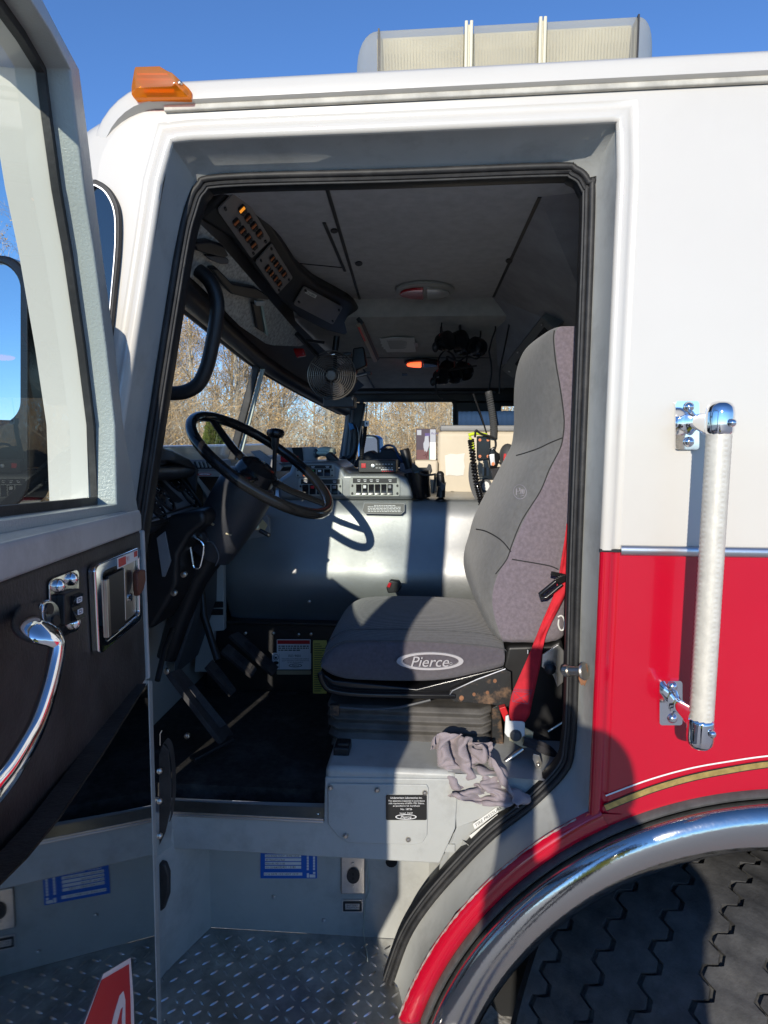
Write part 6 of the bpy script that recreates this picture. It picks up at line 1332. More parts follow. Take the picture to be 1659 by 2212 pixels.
# ================================================================= loose things in the cab
# crumpled cloth on the seat shelf: vertex positions of a draped 42 x 42 sheet
CL = [-225,22,154,-214,38,145,-205,41,133,-201,49,139,-217,60,145,-211,73,144,-204,83,143,-196,94,133,-199,103,131,-185,100,123,-186,94,112,-191,87,99,-187,72,92,-186,68,108,-199,60,
      107,-189,56,106,-197,47,116,-182,30,130,-192,21,120,-189,28,127,-196,49,132,-194,55,153,-207,69,159,-206,76,176,-202,85,186,-194,90,196,-192,79,198,-206,72,199,-225,70,207,-238,
      67,219,-237,64,244,-251,58,258,-239,69,264,-261,70,278,-258,52,291,-270,35,298,-285,26,299,-280,6,307,-273,11,324,-280,2,335,-266,-5,350,-265,-20,341,-239,35,132,-235,47,133,-223,
      51,139,-219,49,127,-217,68,124,-217,83,125,-204,86,116,-206,97,109,-193,101,106,-183,110,99,-172,106,101,-172,95,107,-183,88,93,-194,84,99,-187,75,119,-185,57,121,-187,41,107,
      -188,18,117,-191,6,128,-187,25,139,-180,49,137,-195,64,146,-196,75,163,-197,84,172,-191,93,181,-183,86,192,-187,79,203,-201,71,209,-219,68,214,-239,63,220,-243,56,238,-247,47,
      258,-237,62,271,-253,72,285,-261,61,299,-265,44,305,-279,36,307,-286,17,313,-277,19,321,-281,5,335,-280,-3,355,-263,-8,362,-238,47,115,-242,57,123,-229,53,127,-216,37,117,-209,
      57,124,-209,74,117,-209,83,105,-205,95,95,-193,98,93,-186,105,90,-175,98,92,-165,93,98,-175,85,95,-182,80,103,-177,75,126,-183,49,125,-182,29,113,-183,10,108,-194,5,124,-191,17,
      143,-188,39,141,-188,52,154,-181,66,159,-182,75,171,-187,81,182,-185,67,189,-193,59,204,-204,54,219,-222,53,221,-237,49,225,-255,45,237,-255,36,256,-249,43,280,-244,57,294,-248,
      63,310,-250,59,321,-261,48,329,-269,35,333,-275,37,344,-276,34,360,-278,26,378,-269,11,396,-231,44,114,-235,57,118,-226,61,114,-221,47,108,-207,52,111,-208,67,116,-196,76,106,
      -197,77,89,-198,83,77,-186,91,75,-171,100,74,-172,87,80,-171,75,88,-166,65,105,-179,62,107,-176,38,104,-185,23,99,-201,16,104,-208,4,104,-210,18,119,-215,31,136,-211,40,157,-201,
      58,167,-194,52,174,-199,50,187,-210,50,201,-221,47,213,-225,34,213,-234,25,223,-253,23,230,-252,20,240,-243,19,262,-239,20,286,-239,28,307,-253,37,320,-238,37,327,-233,36,340,
      -232,40,353,-242,47,367,-248,41,385,-250,25,401,-242,34,411,-242,43,98,-236,39,102,-235,49,101,-226,61,96,-218,69,101,-205,65,89,-196,53,89,-183,52,83,-181,58,70,-176,60,60,-158,
      68,60,-153,61,78,-155,49,91,-171,41,85,-185,32,88,-194,14,89,-198,-6,96,-194,-18,99,-195,-19,115,-207,-13,126,-215,-5,137,-204,9,147,-214,27,163,-226,44,172,-230,55,179,-242,45,
      189,-250,29,199,-255,13,210,-259,0,225,-253,-3,242,-251,-6,253,-259,-2,271,-260,5,292,-260,6,313,-250,2,327,-250,6,342,-255,14,350,-253,19,362,-246,18,374,-235,14,386,-220,17,
      400,-210,25,415,-245,27,104,-237,28,93,-229,36,100,-218,41,102,-213,43,89,-206,31,86,-203,33,82,-194,31,71,-181,25,71,-172,24,62,-154,28,61,-156,30,75,-168,23,80,-174,6,85,-177,
      -4,98,-181,-21,89,-185,-37,87,-194,-49,95,-200,-50,108,-198,-42,121,-199,-31,135,-216,-21,148,-218,-5,168,-218,14,179,-226,27,180,-238,21,190,-241,7,200,-248,-4,214,-243,-15,228,
      -231,-18,242,-238,-9,262,-237,-7,279,-239,0,298,-244,-2,313,-249,-16,327,-245,-17,344,-242,-9,356,-238,-1,366,-228,7,371,-219,20,381,-208,32,391,-203,23,404,-246,12,128,-233,10,
      121,-229,13,113,-229,16,100,-219,23,86,-215,30,83,-210,20,87,-204,7,88,-189,1,81,-174,-4,75,-169,7,75,-155,9,75,-159,1,87,-163,-14,96,-167,-26,87,-168,-41,85,-169,-51,94,-173,
      -63,103,-180,-62,117,-184,-48,129,-185,-41,145,-204,-31,154,-204,-12,169,-212,-3,181,-223,12,191,-227,15,207,-235,-4,214,-241,6,228,-231,-5,239,-221,-17,249,-239,-22,267,-228,
      -17,284,-234,-11,303,-235,2,320,-240,-6,330,-236,-12,345,-229,-12,354,-222,-7,367,-214,-1,378,-203,8,388,-191,20,397,-183,31,410,-253,13,114,-241,-2,118,-232,-5,110,-219,5,103,
      -225,20,88,-215,28,72,-209,15,75,-202,-7,89,-185,-15,81,-163,-18,74,-170,-6,77,-157,-2,78,-160,-9,87,-154,-23,95,-160,-32,92,-156,-47,90,-156,-53,103,-163,-61,111,-168,-60,124,
      -173,-41,132,-175,-36,150,-195,-27,161,-196,-1,166,-202,1,187,-221,4,199,-218,7,213,-225,-8,218,-229,7,227,-225,6,246,-218,-4,255,-225,-21,271,-229,-31,291,-229,-24,312,-229,-12,
      330,-231,10,336,-231,11,350,-217,11,351,-216,17,363,-203,22,367,-187,26,371,-172,33,381,-158,37,391,-254,6,102,-248,-9,112,-234,-13,103,-217,-3,96,-223,10,87,-211,22,70,-199,19,
      71,-200,-4,75,-185,-14,71,-166,-15,65,-156,-11,74,-144,-14,79,-148,-16,89,-142,-23,90,-148,-29,102,-156,-37,101,-156,-40,104,-163,-43,113,-172,-38,116,-171,-24,135,-172,-17,152,
      -185,-8,155,-190,5,168,-201,21,181,-198,4,196,-203,9,210,-209,1,221,-212,2,232,-209,15,245,-207,5,260,-202,-9,274,-201,-16,287,-205,-1,304,-208,15,317,-206,29,332,-211,41,337,
      -209,50,349,-210,60,357,-200,68,365,-187,73,363,-177,81,375,-162,86,384,-246,-1,101,-251,-11,100,-238,-6,91,-220,3,84,-227,4,75,-215,4,69,-198,4,67,-191,-6,54,-178,-14,57,-163,
      -10,53,-142,-16,57,-138,-9,66,-136,4,78,-138,5,90,-147,-2,103,-160,-6,104,-169,-7,107,-166,-15,112,-172,-5,122,-177,6,137,-163,8,136,-167,20,155,-179,34,168,-179,35,186,-181,15,
      184,-190,22,201,-196,20,211,-188,4,212,-184,0,224,-182,1,238,-183,8,252,-190,22,265,-196,38,280,-202,53,294,-204,67,309,-204,78,322,-212,87,331,-209,101,341,-198,113,349,-181,
      114,346,-165,116,349,-162,112,353,-248,14,95,-241,12,98,-235,21,84,-226,30,66,-213,18,59,-205,6,58,-195,14,53,-175,14,61,-160,-1,53,-146,6,50,-129,4,49,-119,9,67,-108,7,74,-117,
      2,83,-121,1,98,-130,9,108,-138,22,111,-148,30,114,-159,36,112,-160,42,126,-153,49,129,-168,51,140,-160,51,164,-161,41,171,-160,22,185,-165,24,199,-171,18,205,-174,22,220,-184,
      21,219,-188,25,227,-204,27,235,-215,37,249,-220,49,265,-223,65,279,-226,82,293,-224,101,304,-217,117,313,-202,115,322,-190,130,325,-179,141,330,-174,135,349,-162,124,358,-240,
      -16,84,-234,-1,68,-224,8,55,-207,17,45,-187,19,41,-182,10,37,-166,8,43,-162,21,34,-147,28,47,-130,27,55,-113,32,45,-112,17,44,-112,23,60,-112,28,68,-114,31,80,-126,32,81,-135,
      38,77,-138,53,85,-139,62,100,-159,72,110,-154,72,122,-157,69,145,-149,59,164,-144,36,166,-155,39,179,-152,25,190,-165,34,200,-180,38,205,-183,45,218,-192,45,230,-201,50,237,-218,
      57,237,-222,66,250,-212,71,267,-214,85,279,-220,103,287,-211,119,298,-194,120,306,-178,122,318,-167,136,323,-165,142,343,-154,133,354,-215,-20,71,-210,-24,62,-202,-14,48,-192,
      -8,33,-176,1,29,-159,6,27,-144,0,31,-150,10,36,-137,18,30,-124,25,33,-113,39,32,-99,34,44,-97,27,57,-99,37,63,-103,46,67,-114,42,76,-120,51,76,-118,67,76,-137,75,84,-149,85,104,
      -141,70,118,-150,61,141,-139,58,161,-134,32,170,-148,35,177,-144,32,188,-160,42,192,-175,47,194,-182,54,205,-185,58,222,-193,60,231,-207,66,231,-218,77,238,-212,85,254,-200,92,
      271,-201,101,283,-201,103,295,-185,115,295,-177,112,310,-167,117,323,-154,127,330,-140,131,347,-210,-21,41,-194,-28,52,-184,-27,46,-174,-19,35,-168,-11,26,-155,-10,28,-135,-9,
      28,-145,-2,37,-129,8,33,-116,13,27,-102,26,26,-89,35,33,-89,33,46,-93,42,55,-87,44,64,-97,41,77,-105,49,80,-109,69,81,-128,78,91,-136,90,110,-139,77,129,-134,59,141,-124,56,159,
      -127,27,161,-140,16,175,-142,20,192,-150,38,197,-160,49,192,-170,60,196,-176,70,206,-181,76,220,-186,79,233,-198,75,242,-202,69,255,-191,73,272,-176,81,277,-181,75,293,-174,79,
      297,-159,86,308,-157,86,331,-160,98,342,-154,105,360,-206,-34,43,-190,-33,41,-180,-32,47,-171,-29,35,-162,-22,25,-151,-14,32,-139,-20,31,-135,-14,41,-120,-5,35,-110,-1,27,-94,
      11,32,-76,25,38,-71,36,44,-78,48,47,-80,58,55,-86,59,71,-88,53,87,-101,59,98,-111,75,109,-121,76,115,-117,68,128,-117,60,148,-133,43,145,-151,27,152,-161,12,168,-162,10,187,-156,
      14,205,-160,27,210,-167,37,213,-165,44,215,-164,50,225,-170,48,232,-164,50,243,-172,42,250,-167,41,260,-179,37,275,-173,33,287,-162,36,300,-173,48,315,-183,59,330,-175,63,351,
      -156,66,369,-195,-47,48,-184,-50,47,-169,-46,45,-161,-37,44,-158,-38,41,-154,-28,49,-145,-29,53,-124,-34,49,-114,-18,54,-111,-6,61,-98,0,62,-79,-1,62,-84,10,61,-80,16,64,-76,26,
      68,-69,40,76,-70,55,84,-77,63,101,-87,63,119,-104,56,127,-114,51,136,-128,31,137,-140,15,130,-145,-5,142,-140,-12,162,-134,-6,177,-143,-10,188,-155,-8,201,-152,2,211,-154,7,220,
      -155,12,227,-154,9,237,-158,8,245,-154,5,257,-158,5,268,-163,4,278,-169,1,289,-170,10,309,-168,19,330,-157,40,335,-150,60,342,-136,76,357,-195,-70,59,-190,-62,68,-176,-65,71,-164,
      -63,65,-157,-54,71,-158,-49,77,-141,-44,76,-124,-41,85,-120,-37,79,-110,-27,89,-94,-28,82,-79,-20,89,-77,-12,91,-80,-7,96,-89,-7,92,-86,5,89,-77,19,89,-82,28,105,-85,42,110,-106,
      48,115,-125,45,110,-126,19,113,-126,-3,126,-127,-24,140,-126,-35,163,-119,-27,177,-129,-25,188,-134,-22,201,-136,-13,213,-142,-3,219,-146,3,229,-144,-1,240,-135,-9,241,-134,-12,
      252,-137,-14,265,-147,-6,271,-148,10,281,-155,19,301,-154,21,324,-141,29,338,-147,46,358,-138,65,371,-200,-81,100,-191,-84,98,-183,-77,108,-183,-70,96,-170,-79,91,-158,-74,107,
      -140,-70,104,-146,-60,101,-123,-54,108,-102,-57,107,-101,-45,109,-94,-32,114,-83,-35,111,-86,-28,118,-102,-23,118,-102,-24,102,-103,-4,92,-107,18,86,-106,35,94,-110,36,112,-120,
      31,122,-119,12,125,-126,-4,143,-117,-23,150,-107,-42,160,-107,-39,182,-111,-23,189,-116,-15,200,-127,-8,207,-127,-3,220,-125,5,230,-130,11,241,-124,-3,246,-118,-11,254,-124,-18,
      270,-138,-7,281,-139,15,286,-146,25,303,-151,35,323,-131,34,339,-136,40,363,-130,60,374,-190,-106,100,-178,-108,107,-168,-100,108,-167,-91,97,-157,-80,95,-150,-79,92,-139,-92,
      99,-137,-81,111,-115,-75,118,-103,-68,120,-89,-54,121,-84,-47,109,-78,-48,121,-87,-45,125,-91,-32,130,-104,-24,122,-109,-8,113,-99,3,98,-105,19,103,-109,20,114,-111,24,129,-120,
      13,138,-116,-5,148,-112,-17,160,-94,-33,161,-96,-32,180,-103,-21,192,-109,-4,198,-118,4,202,-114,1,217,-114,1,232,-116,10,242,-116,11,251,-120,6,258,-123,3,270,-124,7,287,-131,
      24,301,-135,46,306,-135,59,323,-130,60,337,-123,60,352,-114,58,372,-178,-106,83,-167,-114,93,-158,-110,105,-167,-101,97,-163,-88,86,-147,-79,88,-128,-85,91,-125,-75,104,-109,-86,
      112,-92,-76,116,-79,-63,112,-70,-51,104,-66,-46,115,-76,-46,119,-83,-36,130,-93,-20,131,-98,-6,122,-83,0,108,-97,4,106,-106,12,109,-106,13,123,-102,19,142,-103,4,145,-92,-3,150,
      -88,-9,163,-99,-8,175,-109,-6,173,-116,5,182,-122,13,196,-121,12,210,-121,12,223,-120,18,235,-119,27,241,-132,29,252,-132,31,260,-127,45,273,-134,59,289,-132,77,303,-141,88,318,
      -138,95,329,-124,98,344,-115,94,359,-168,-103,73,-157,-105,85,-152,-103,92,-149,-98,94,-154,-85,78,-137,-75,78,-126,-71,91,-114,-75,93,-99,-75,99,-84,-72,97,-86,-56,97,-81,-43,
      97,-73,-39,95,-70,-29,100,-61,-25,114,-70,-18,120,-79,-16,126,-72,0,131,-86,10,128,-85,15,118,-85,23,121,-94,29,119,-84,22,138,-70,18,152,-81,25,167,-95,21,159,-106,24,163,-118,
      26,168,-123,30,185,-134,33,197,-139,35,208,-138,43,218,-147,46,224,-142,54,230,-140,65,243,-152,75,262,-156,94,280,-155,115,297,-140,117,301,-125,110,305,-115,105,323,-100,114,
      332,-140,-107,60,-155,-94,57,-151,-86,62,-132,-84,68,-120,-76,73,-114,-59,75,-107,-59,80,-106,-48,88,-89,-50,80,-78,-52,70,-65,-43,78,-69,-29,72,-62,-16,72,-54,-22,74,-56,-12,
      81,-64,-8,91,-62,2,105,-69,-1,104,-60,13,116,-56,22,114,-64,29,100,-63,35,116,-56,39,130,-58,42,136,-72,53,148,-79,46,142,-91,51,150,-103,56,159,-121,59,167,-136,59,177,-145,59,
      185,-155,60,194,-159,68,203,-159,73,216,-163,85,234,-157,102,252,-150,120,271,-142,138,288,-129,140,306,-115,131,307,-104,118,306,-113,116,312,-115,-78,52,-127,-69,41,-132,-58,
      43,-121,-53,52,-112,-48,49,-100,-41,49,-97,-35,59,-94,-28,64,-88,-22,58,-75,-15,58,-64,-9,59,-53,-9,49,-48,2,53,-47,10,55,-55,11,63,-59,14,73,-61,5,79,-58,12,93,-49,11,104,-50,
      29,107,-49,44,105,-37,48,113,-37,49,127,-41,61,132,-57,72,133,-73,66,131,-89,68,137,-103,74,144,-121,76,151,-138,76,161,-150,74,170,-163,72,176,-166,80,188,-164,88,205,-164,101,
      222,-158,119,242,-145,134,262,-131,145,279,-124,133,292,-104,134,298,-90,125,307,-98,115,306,-91,-66,24,-96,-66,33,-98,-54,28,-99,-39,26,-96,-38,36,-92,-28,36,-87,-19,35,-85,-17,
      48,-81,-6,46,-77,2,37,-66,10,36,-55,16,35,-46,18,45,-37,16,53,-28,21,63,-43,22,72,-52,9,80,-46,1,91,-44,6,111,-42,17,123,-32,37,120,-18,46,113,-20,57,131,-29,68,141,-46,80,142,
      -66,79,140,-84,81,131,-101,86,133,-119,85,142,-136,85,150,-148,86,162,-162,82,165,-169,90,179,-164,99,198,-159,112,214,-149,125,234,-138,142,249,-118,144,266,-112,128,278,-103,
      120,288,-94,118,293,-88,107,294,-71,-55,21,-76,-63,32,-84,-49,24,-78,-30,20,-77,-29,36,-81,-38,36,-80,-24,28,-72,-13,31,-67,-7,36,-69,-4,27,-62,4,21,-47,13,25,-41,11,37,-35,4,
      55,-22,13,67,-32,21,74,-47,16,82,-37,9,91,-43,12,106,-37,22,114,-24,29,117,-11,37,127,-21,48,140,-33,56,152,-43,65,142,-61,67,147,-80,75,145,-89,92,139,-109,98,141,-128,98,147,
      -146,100,154,-154,95,166,-163,103,172,-151,108,189,-137,113,206,-131,114,228,-130,119,240,-129,121,254,-130,108,273,-122,100,281,-114,95,285,-107,100,305,-61,-57,23,-65,-65,34,
      -74,-46,26,-65,-37,18,-63,-31,32,-69,-39,39,-74,-37,40,-70,-25,36,-62,-14,37,-57,-8,34,-51,-7,26,-40,-3,26,-31,3,38,-24,3,52,-28,0,69,-33,4,74,-31,4,86,-27,16,97,-29,17,109,-26,
      11,122,-21,14,135,-18,27,143,-32,33,153,-46,36,152,-48,47,163,-55,58,166,-65,68,160,-78,80,160,-96,93,158,-114,102,159,-129,105,166,-140,102,175,-144,91,183,-143,87,197,-145,89,
      217,-128,85,234,-111,81,243,-106,84,253,-115,71,258,-112,60,275,-109,62,291,-113,69,294,-75,-80,24,-69,-71,35,-73,-60,41,-60,-44,34,-55,-44,26,-51,-42,38,-54,-46,46,-64,-44,53,
      -61,-32,53,-50,-24,46,-38,-22,40,-31,-18,45,-34,-16,55,-26,-16,66,-39,-11,79,-43,-10,93,-37,-9,109,-30,-12,111,-30,-2,120,-42,2,130,-46,7,148,-43,4,144,-48,2,160,-53,14,171,-58,
      27,183,-71,31,173,-71,42,179,-83,49,175,-95,59,163,-108,75,171,-121,76,171,-134,79,175,-137,75,191,-129,73,207,-123,69,215,-114,60,231,-97,46,235,-81,52,235,-85,40,251,-87,34,
      264,-80,51,273,-78,60,290,-56,-76,23,-53,-90,26,-57,-83,47,-56,-71,60,-40,-70,49,-27,-69,41,-23,-60,54,-36,-60,65,-42,-59,71,-35,-48,63,-33,-40,66,-25,-31,76,-43,-39,80,-48,-30,
      94,-57,-34,92,-47,-35,110,-50,-33,116,-56,-24,124,-59,-13,140,-66,-7,148,-77,-7,152,-71,0,166,-69,0,178,-81,1,186,-86,10,179,-91,12,188,-79,19,198,-87,23,190,-101,36,181,-111,
      46,174,-125,49,183,-123,59,192,-133,51,208,-122,45,218,-105,44,225,-98,55,224,-82,40,217,-69,28,221,-64,17,243,-65,28,264,-70,39,284,-59,54,297,-18,-67,30,-21,-85,24,-24,-90,32,
      -27,-93,43,-24,-100,58,-13,-95,64,-6,-91,58,-13,-79,53,-18,-78,66,-17,-71,76,-10,-56,75,-24,-59,88,-30,-51,104,-39,-51,96,-49,-54,109,-61,-51,124,-70,-40,135,-83,-32,141,-76,-34,
      149,-65,-29,147,-70,-31,162,-61,-22,169,-73,-19,183,-83,-15,182,-90,-8,192,-93,0,205,-93,12,208,-89,27,203,-95,47,189,-103,50,181,-114,42,189,-117,46,203,-120,53,208,-108,39,209,
      -101,57,214,-82,49,218,-66,44,214,-51,30,219,-51,23,245,-51,26,272,-63,33,296,-68,53,308,9,-66,33,-5,-70,32,-2,-85,33,2,-91,38,0,-105,40,4,-110,55,7,-103,64,6,-85,63,-1,-73,56,
      -2,-69,66,-7,-73,80,-20,-72,98,-34,-67,100,-50,-68,93,-59,-64,108,-70,-66,122,-82,-55,135,-82,-45,151,-64,-47,158,-52,-27,154,-57,-31,159,-59,-36,176,-76,-30,178,-84,-22,187,-86,
      -14,204,-86,-1,215,-88,16,218,-93,29,205,-100,46,191,-104,54,182,-112,59,195,-107,54,201,-107,59,206,-100,52,213,-86,55,205,-80,58,214,-63,52,223,-43,43,229,-48,40,251,-48,41,
      280,-52,44,307,-65,55,324,15,-76,21,8,-70,27,13,-77,34,15,-88,36,20,-104,34,23,-110,49,21,-105,61,17,-92,54,10,-74,50,3,-58,61,-3,-61,83,-24,-60,99,-39,-67,107,-54,-76,104,-55,
      -67,119,-69,-71,131,-82,-60,143,-72,-47,145,-54,-50,156,-42,-33,164,-48,-20,166,-48,-24,183,-63,-26,184,-69,-29,196,-68,-18,208,-66,3,211,-71,24,207,-78,42,195,-85,56,183,-92,
      61,191,-99,69,186,-103,77,189,-102,85,202,-90,81,206,-72,69,205,-62,66,205,-51,67,222,-38,69,238,-42,66,263,-45,68,290,-53,74,313,-72,75,326,20,-61,19,20,-62,34,26,-77,35,29,-84,
      28,36,-96,36,45,-103,49,38,-96,55,25,-85,63,22,-69,62,16,-58,69,10,-52,86,-10,-50,106,-30,-61,119,-44,-79,121,-53,-79,132,-56,-66,145,-64,-56,141,-52,-51,138,-50,-34,140,-37,-21,
      146,-30,-10,163,-42,-2,171,-37,-12,188,-41,-14,198,-48,4,191,-51,24,191,-50,43,188,-58,61,177,-60,64,191,-70,79,176,-78,91,172,-88,106,170,-86,110,179,-72,100,181,-64,104,193,
      -68,91,213,-68,88,228,-58,95,245,-60,91,270,-70,80,290,-77,62,305,-93,55,316,27,-52,24,30,-55,35,36,-60,43,45,-68,39,53,-77,49,56,-80,53,60,-79,66,50,-70,68,44,-60,74,36,-73,82,
      17,-76,90,0,-72,108,-11,-67,120,-21,-58,125,-33,-48,121,-33,-48,128,-30,-49,135,-34,-30,134,-24,-27,143,-22,-31,160,-21,-29,176,-13,-14,182,-13,2,181,-14,10,187,-16,23,185,-20,
      35,172,-25,54,166,-30,66,174,-42,82,166,-51,99,159,-55,114,161,-61,128,158,-64,137,172,-69,138,186,-84,133,196,-89,122,216,-89,109,236,-87,90,246,-90,80,269,-97,76,291,-99,77,
      312,-93,77,312,13,-36,32,27,-36,44,44,-42,55,56,-51,61,70,-53,58,79,-65,58,85,-74,72,82,-65,75,72,-62,87,59,-78,96,43,-64,100,25,-61,99,8,-44,100,-6,-30,98,-7,-30,109,0,-35,124,
      5,-31,139,-7,-19,137,-5,-15,150,1,-14,161,7,-8,171,14,-7,188,11,6,187,9,16,180,10,31,175,5,47,164,-3,63,158,-15,81,156,-26,99,153,-34,117,154,-40,128,162,-40,143,160,-49,146,172,
      -58,153,187,-74,156,204,-85,145,227,-93,126,239,-99,107,252,-98,92,270,-99,93,292,-109,87,307,-109,73,322,37,-30,27,45,-22,45,62,-25,59,78,-33,69,90,-45,77,101,-60,75,109,-73,
      78,97,-67,88,81,-72,97,73,-67,114,50,-64,118,39,-46,104,32,-28,91,21,-15,91,12,-7,104,13,-13,114,1,-7,123,3,4,140,11,-3,153,20,-16,160,23,-9,175,31,3,173,23,5,193,13,18,189,29,
      27,174,23,51,164,12,71,156,-1,91,152,-12,107,153,-21,125,154,-26,131,165,-24,143,170,-36,143,182,-48,146,195,-62,160,212,-72,147,228,-81,129,242,-89,117,256,-86,96,268,-90,97,
      292,-106,96,314,-114,81,325,57,-22,29,58,-37,40,76,-38,50,94,-40,56,107,-46,68,117,-51,82,116,-64,94,98,-66,104,89,-70,107,82,-55,111,61,-62,108,56,-44,103,49,-35,91,42,-15,98,
      32,0,108,22,0,120,11,-3,123,15,7,134,26,1,154,34,-15,166,35,-13,180,45,0,178,35,9,191,21,23,194,35,33,189,25,52,180,12,68,173,5,89,169,-8,101,170,-16,115,167,-17,127,167,-21,134,
      180,-26,141,193,-40,139,204,-60,142,201,-68,138,217,-74,129,231,-75,114,245,-71,108,263,-77,99,283,-82,95,306,-89,89,324,68,-18,33,74,-38,40,85,-49,49,104,-50,54,117,-55,65,128,
      -58,79,122,-67,100,104,-73,113,90,-69,116,86,-48,116,70,-53,107,66,-41,111,61,-36,100,56,-18,103,47,-5,114,34,-2,124,20,-12,127,30,-7,138,34,-13,152,43,-24,169,38,-23,185,36,-10,
      191,30,2,197,34,16,202,28,28,204,11,43,198,4,57,198,-1,70,192,-10,79,184,-20,90,177,-31,99,171,-41,107,177,-39,111,189,-40,117,193,-53,116,207,-69,117,207,-65,117,216,-64,123,
      237,-62,131,258,-72,128,277,-66,116,298,-63,106,315,75,-30,36,92,-33,36,100,-53,44,103,-68,56,116,-74,64,128,-77,70,120,-80,86,101,-83,100,85,-83,113,85,-64,128,75,-50,125,60,
      -47,124,56,-35,123,45,-30,110,38,-23,120,34,-25,128,29,-35,129,19,-32,142,22,-46,159,18,-40,176,16,-38,194,19,-32,209,22,-20,221,16,-8,224,-3,5,220,-6,21,224,-4,28,222,-15,32,
      206,-23,40,190,-27,51,187,-25,66,189,-37,72,187,-35,83,195,-42,86,207,-41,94,207,-49,104,222,-53,124,229,-50,145,224,-53,160,246,-54,155,269,-48,139,286,-56,132,301,77,-54,31,
      81,-48,22,94,-65,27,107,-76,35,114,-89,43,115,-100,59,115,-104,78,110,-104,99,100,-99,115,80,-93,127,73,-78,139,59,-71,143,44,-67,132,31,-64,122,28,-59,132,29,-60,141,8,-62,137,
      -9,-60,147,-13,-46,170,-19,-38,191,-19,-28,208,-14,-21,222,-7,-21,240,-10,-13,250,-27,-10,244,-21,2,249,-30,6,237,-37,5,219,-43,17,209,-46,33,209,-44,47,206,-40,61,213,-29,71,
      223,-21,78,219,-23,93,222,-31,104,234,-34,119,226,-39,138,237,-56,146,241,-36,156,253,-32,156,276,-38,144,295,61,-65,25,74,-63,37,83,-76,46,85,-88,56,79,-93,57,85,-103,60,91,-106,
      71,85,-106,89,76,-109,96,67,-96,101,58,-94,109,44,-94,121,32,-98,132,28,-95,133,22,-85,130,17,-78,141,6,-79,159,-1,-73,184,-2,-58,198,-12,-49,214,-23,-43,230,-32,-34,239,-34,-23,
      252,-26,-21,265,-18,-7,270,-33,-2,260,-45,2,249,-43,13,239,-35,23,228,-27,27,216,-28,39,204,-27,51,210,-14,67,212,-7,87,212,-7,103,219,-23,100,226,-25,123,234,-36,128,245,-53,
      133,239,-40,143,259,-23,150,278,-30,155,297,65,-80,34,68,-73,33,66,-90,40,61,-106,44,58,-108,61,65,-111,69,76,-126,66,77,-133,82,62,-122,91,50,-108,90,44,-110,101,45,-101,112,
      34,-109,125,24,-109,142,23,-96,157,31,-80,167,19,-69,179,15,-69,201,4,-57,219,-5,-39,228,-13,-33,243,-25,-37,258,-38,-29,269,-38,-15,274,-26,-8,282,-31,2,272,-44,7,262,-36,16,
      251,-26,25,238,-20,34,223,-17,44,208,-27,58,203,-19,73,207,-15,90,205,-10,111,208,-16,109,221,-20,131,227,-34,139,245,-45,122,248,-39,132,270,-25,138,290,-15,151,296,56,-78,20,
      62,-88,29,74,-88,32,74,-105,39,70,-116,53,64,-110,68,74,-122,73,64,-137,71,54,-136,86,42,-116,81,46,-118,92,51,-114,115,50,-112,133,40,-106,148,34,-103,170,30,-86,185,27,-62,190,
      13,-53,201,10,-44,222,1,-45,241,-9,-43,257,-15,-39,276,-23,-26,286,-36,-18,294,-47,-4,295,-47,11,288,-37,23,279,-29,35,265,-25,47,248,-23,57,231,-15,65,220,-5,62,207,-13,75,193,
      -21,92,187,-28,100,202,-18,116,205,-35,129,212,-29,135,228,-25,134,252,-17,124,272,-16,135,276,-24,129,291,]
cc = V((P(1052, 1700, .12).x+.030, .138, ZP-.076)); mb = MB(); NC = 42
cv = [CL[3*i:3*i+3] for i in range(NC*NC)]
mb.add([cc+V((x/2000*1.18, (y/2000)*.95, (z/2000)*.80)) for x, y, z in cv], [(i*NC+j, i*NC+NC+j, i*NC+NC+j+1, i*NC+j+1) for i in range(NC-1) for j in range(NC-1)])
o = mb.build('cloth', M['towel'], smooth=180, sub=1); sm_ = o.modifiers.new('solidify', 'SOLIDIFY'); sm_.thickness = .0012; tag(o, 'crumpled mauve grey cloth lying beside the seat base above the wheel arch', 'cloth')
# carabiner on the column
ca = thing('carabiner', 'silver carabiner hanging from a black strap under the steering column', 'carabiner', P(425, 1228, .405))
mb = MB(); sp = catmull([P(x, y, .405) for x, y in ((412, 1172), (417, 1166), (424, 1163), (432, 1168), (438, 1174), (440, 1182), (438, 1200), (434, 1218), (431, 1226), (425, 1228), (419, 1225), (416, 1214), (413, 1196), (411, 1182)) ], 3, True); mb.tube(sp, .0032, 8, closed=True); mb.build('hook_body', M['chrome'], ca)
mb = MB(); mb.tube([P(411, 1180, .403), P(417, 1218, .403)], .0037, 8); mb.build('gate', M['alu'], ca)
mb = MB(); mb.prism([P(x, y, .41) for x, y in ((424, 1146), (440, 1150), (450, 1166), (446, 1172), (430, 1172), (420, 1164))], (0, .012, 0)); mb.build('strap', M['darkbelt'], ca, bevel=.003)
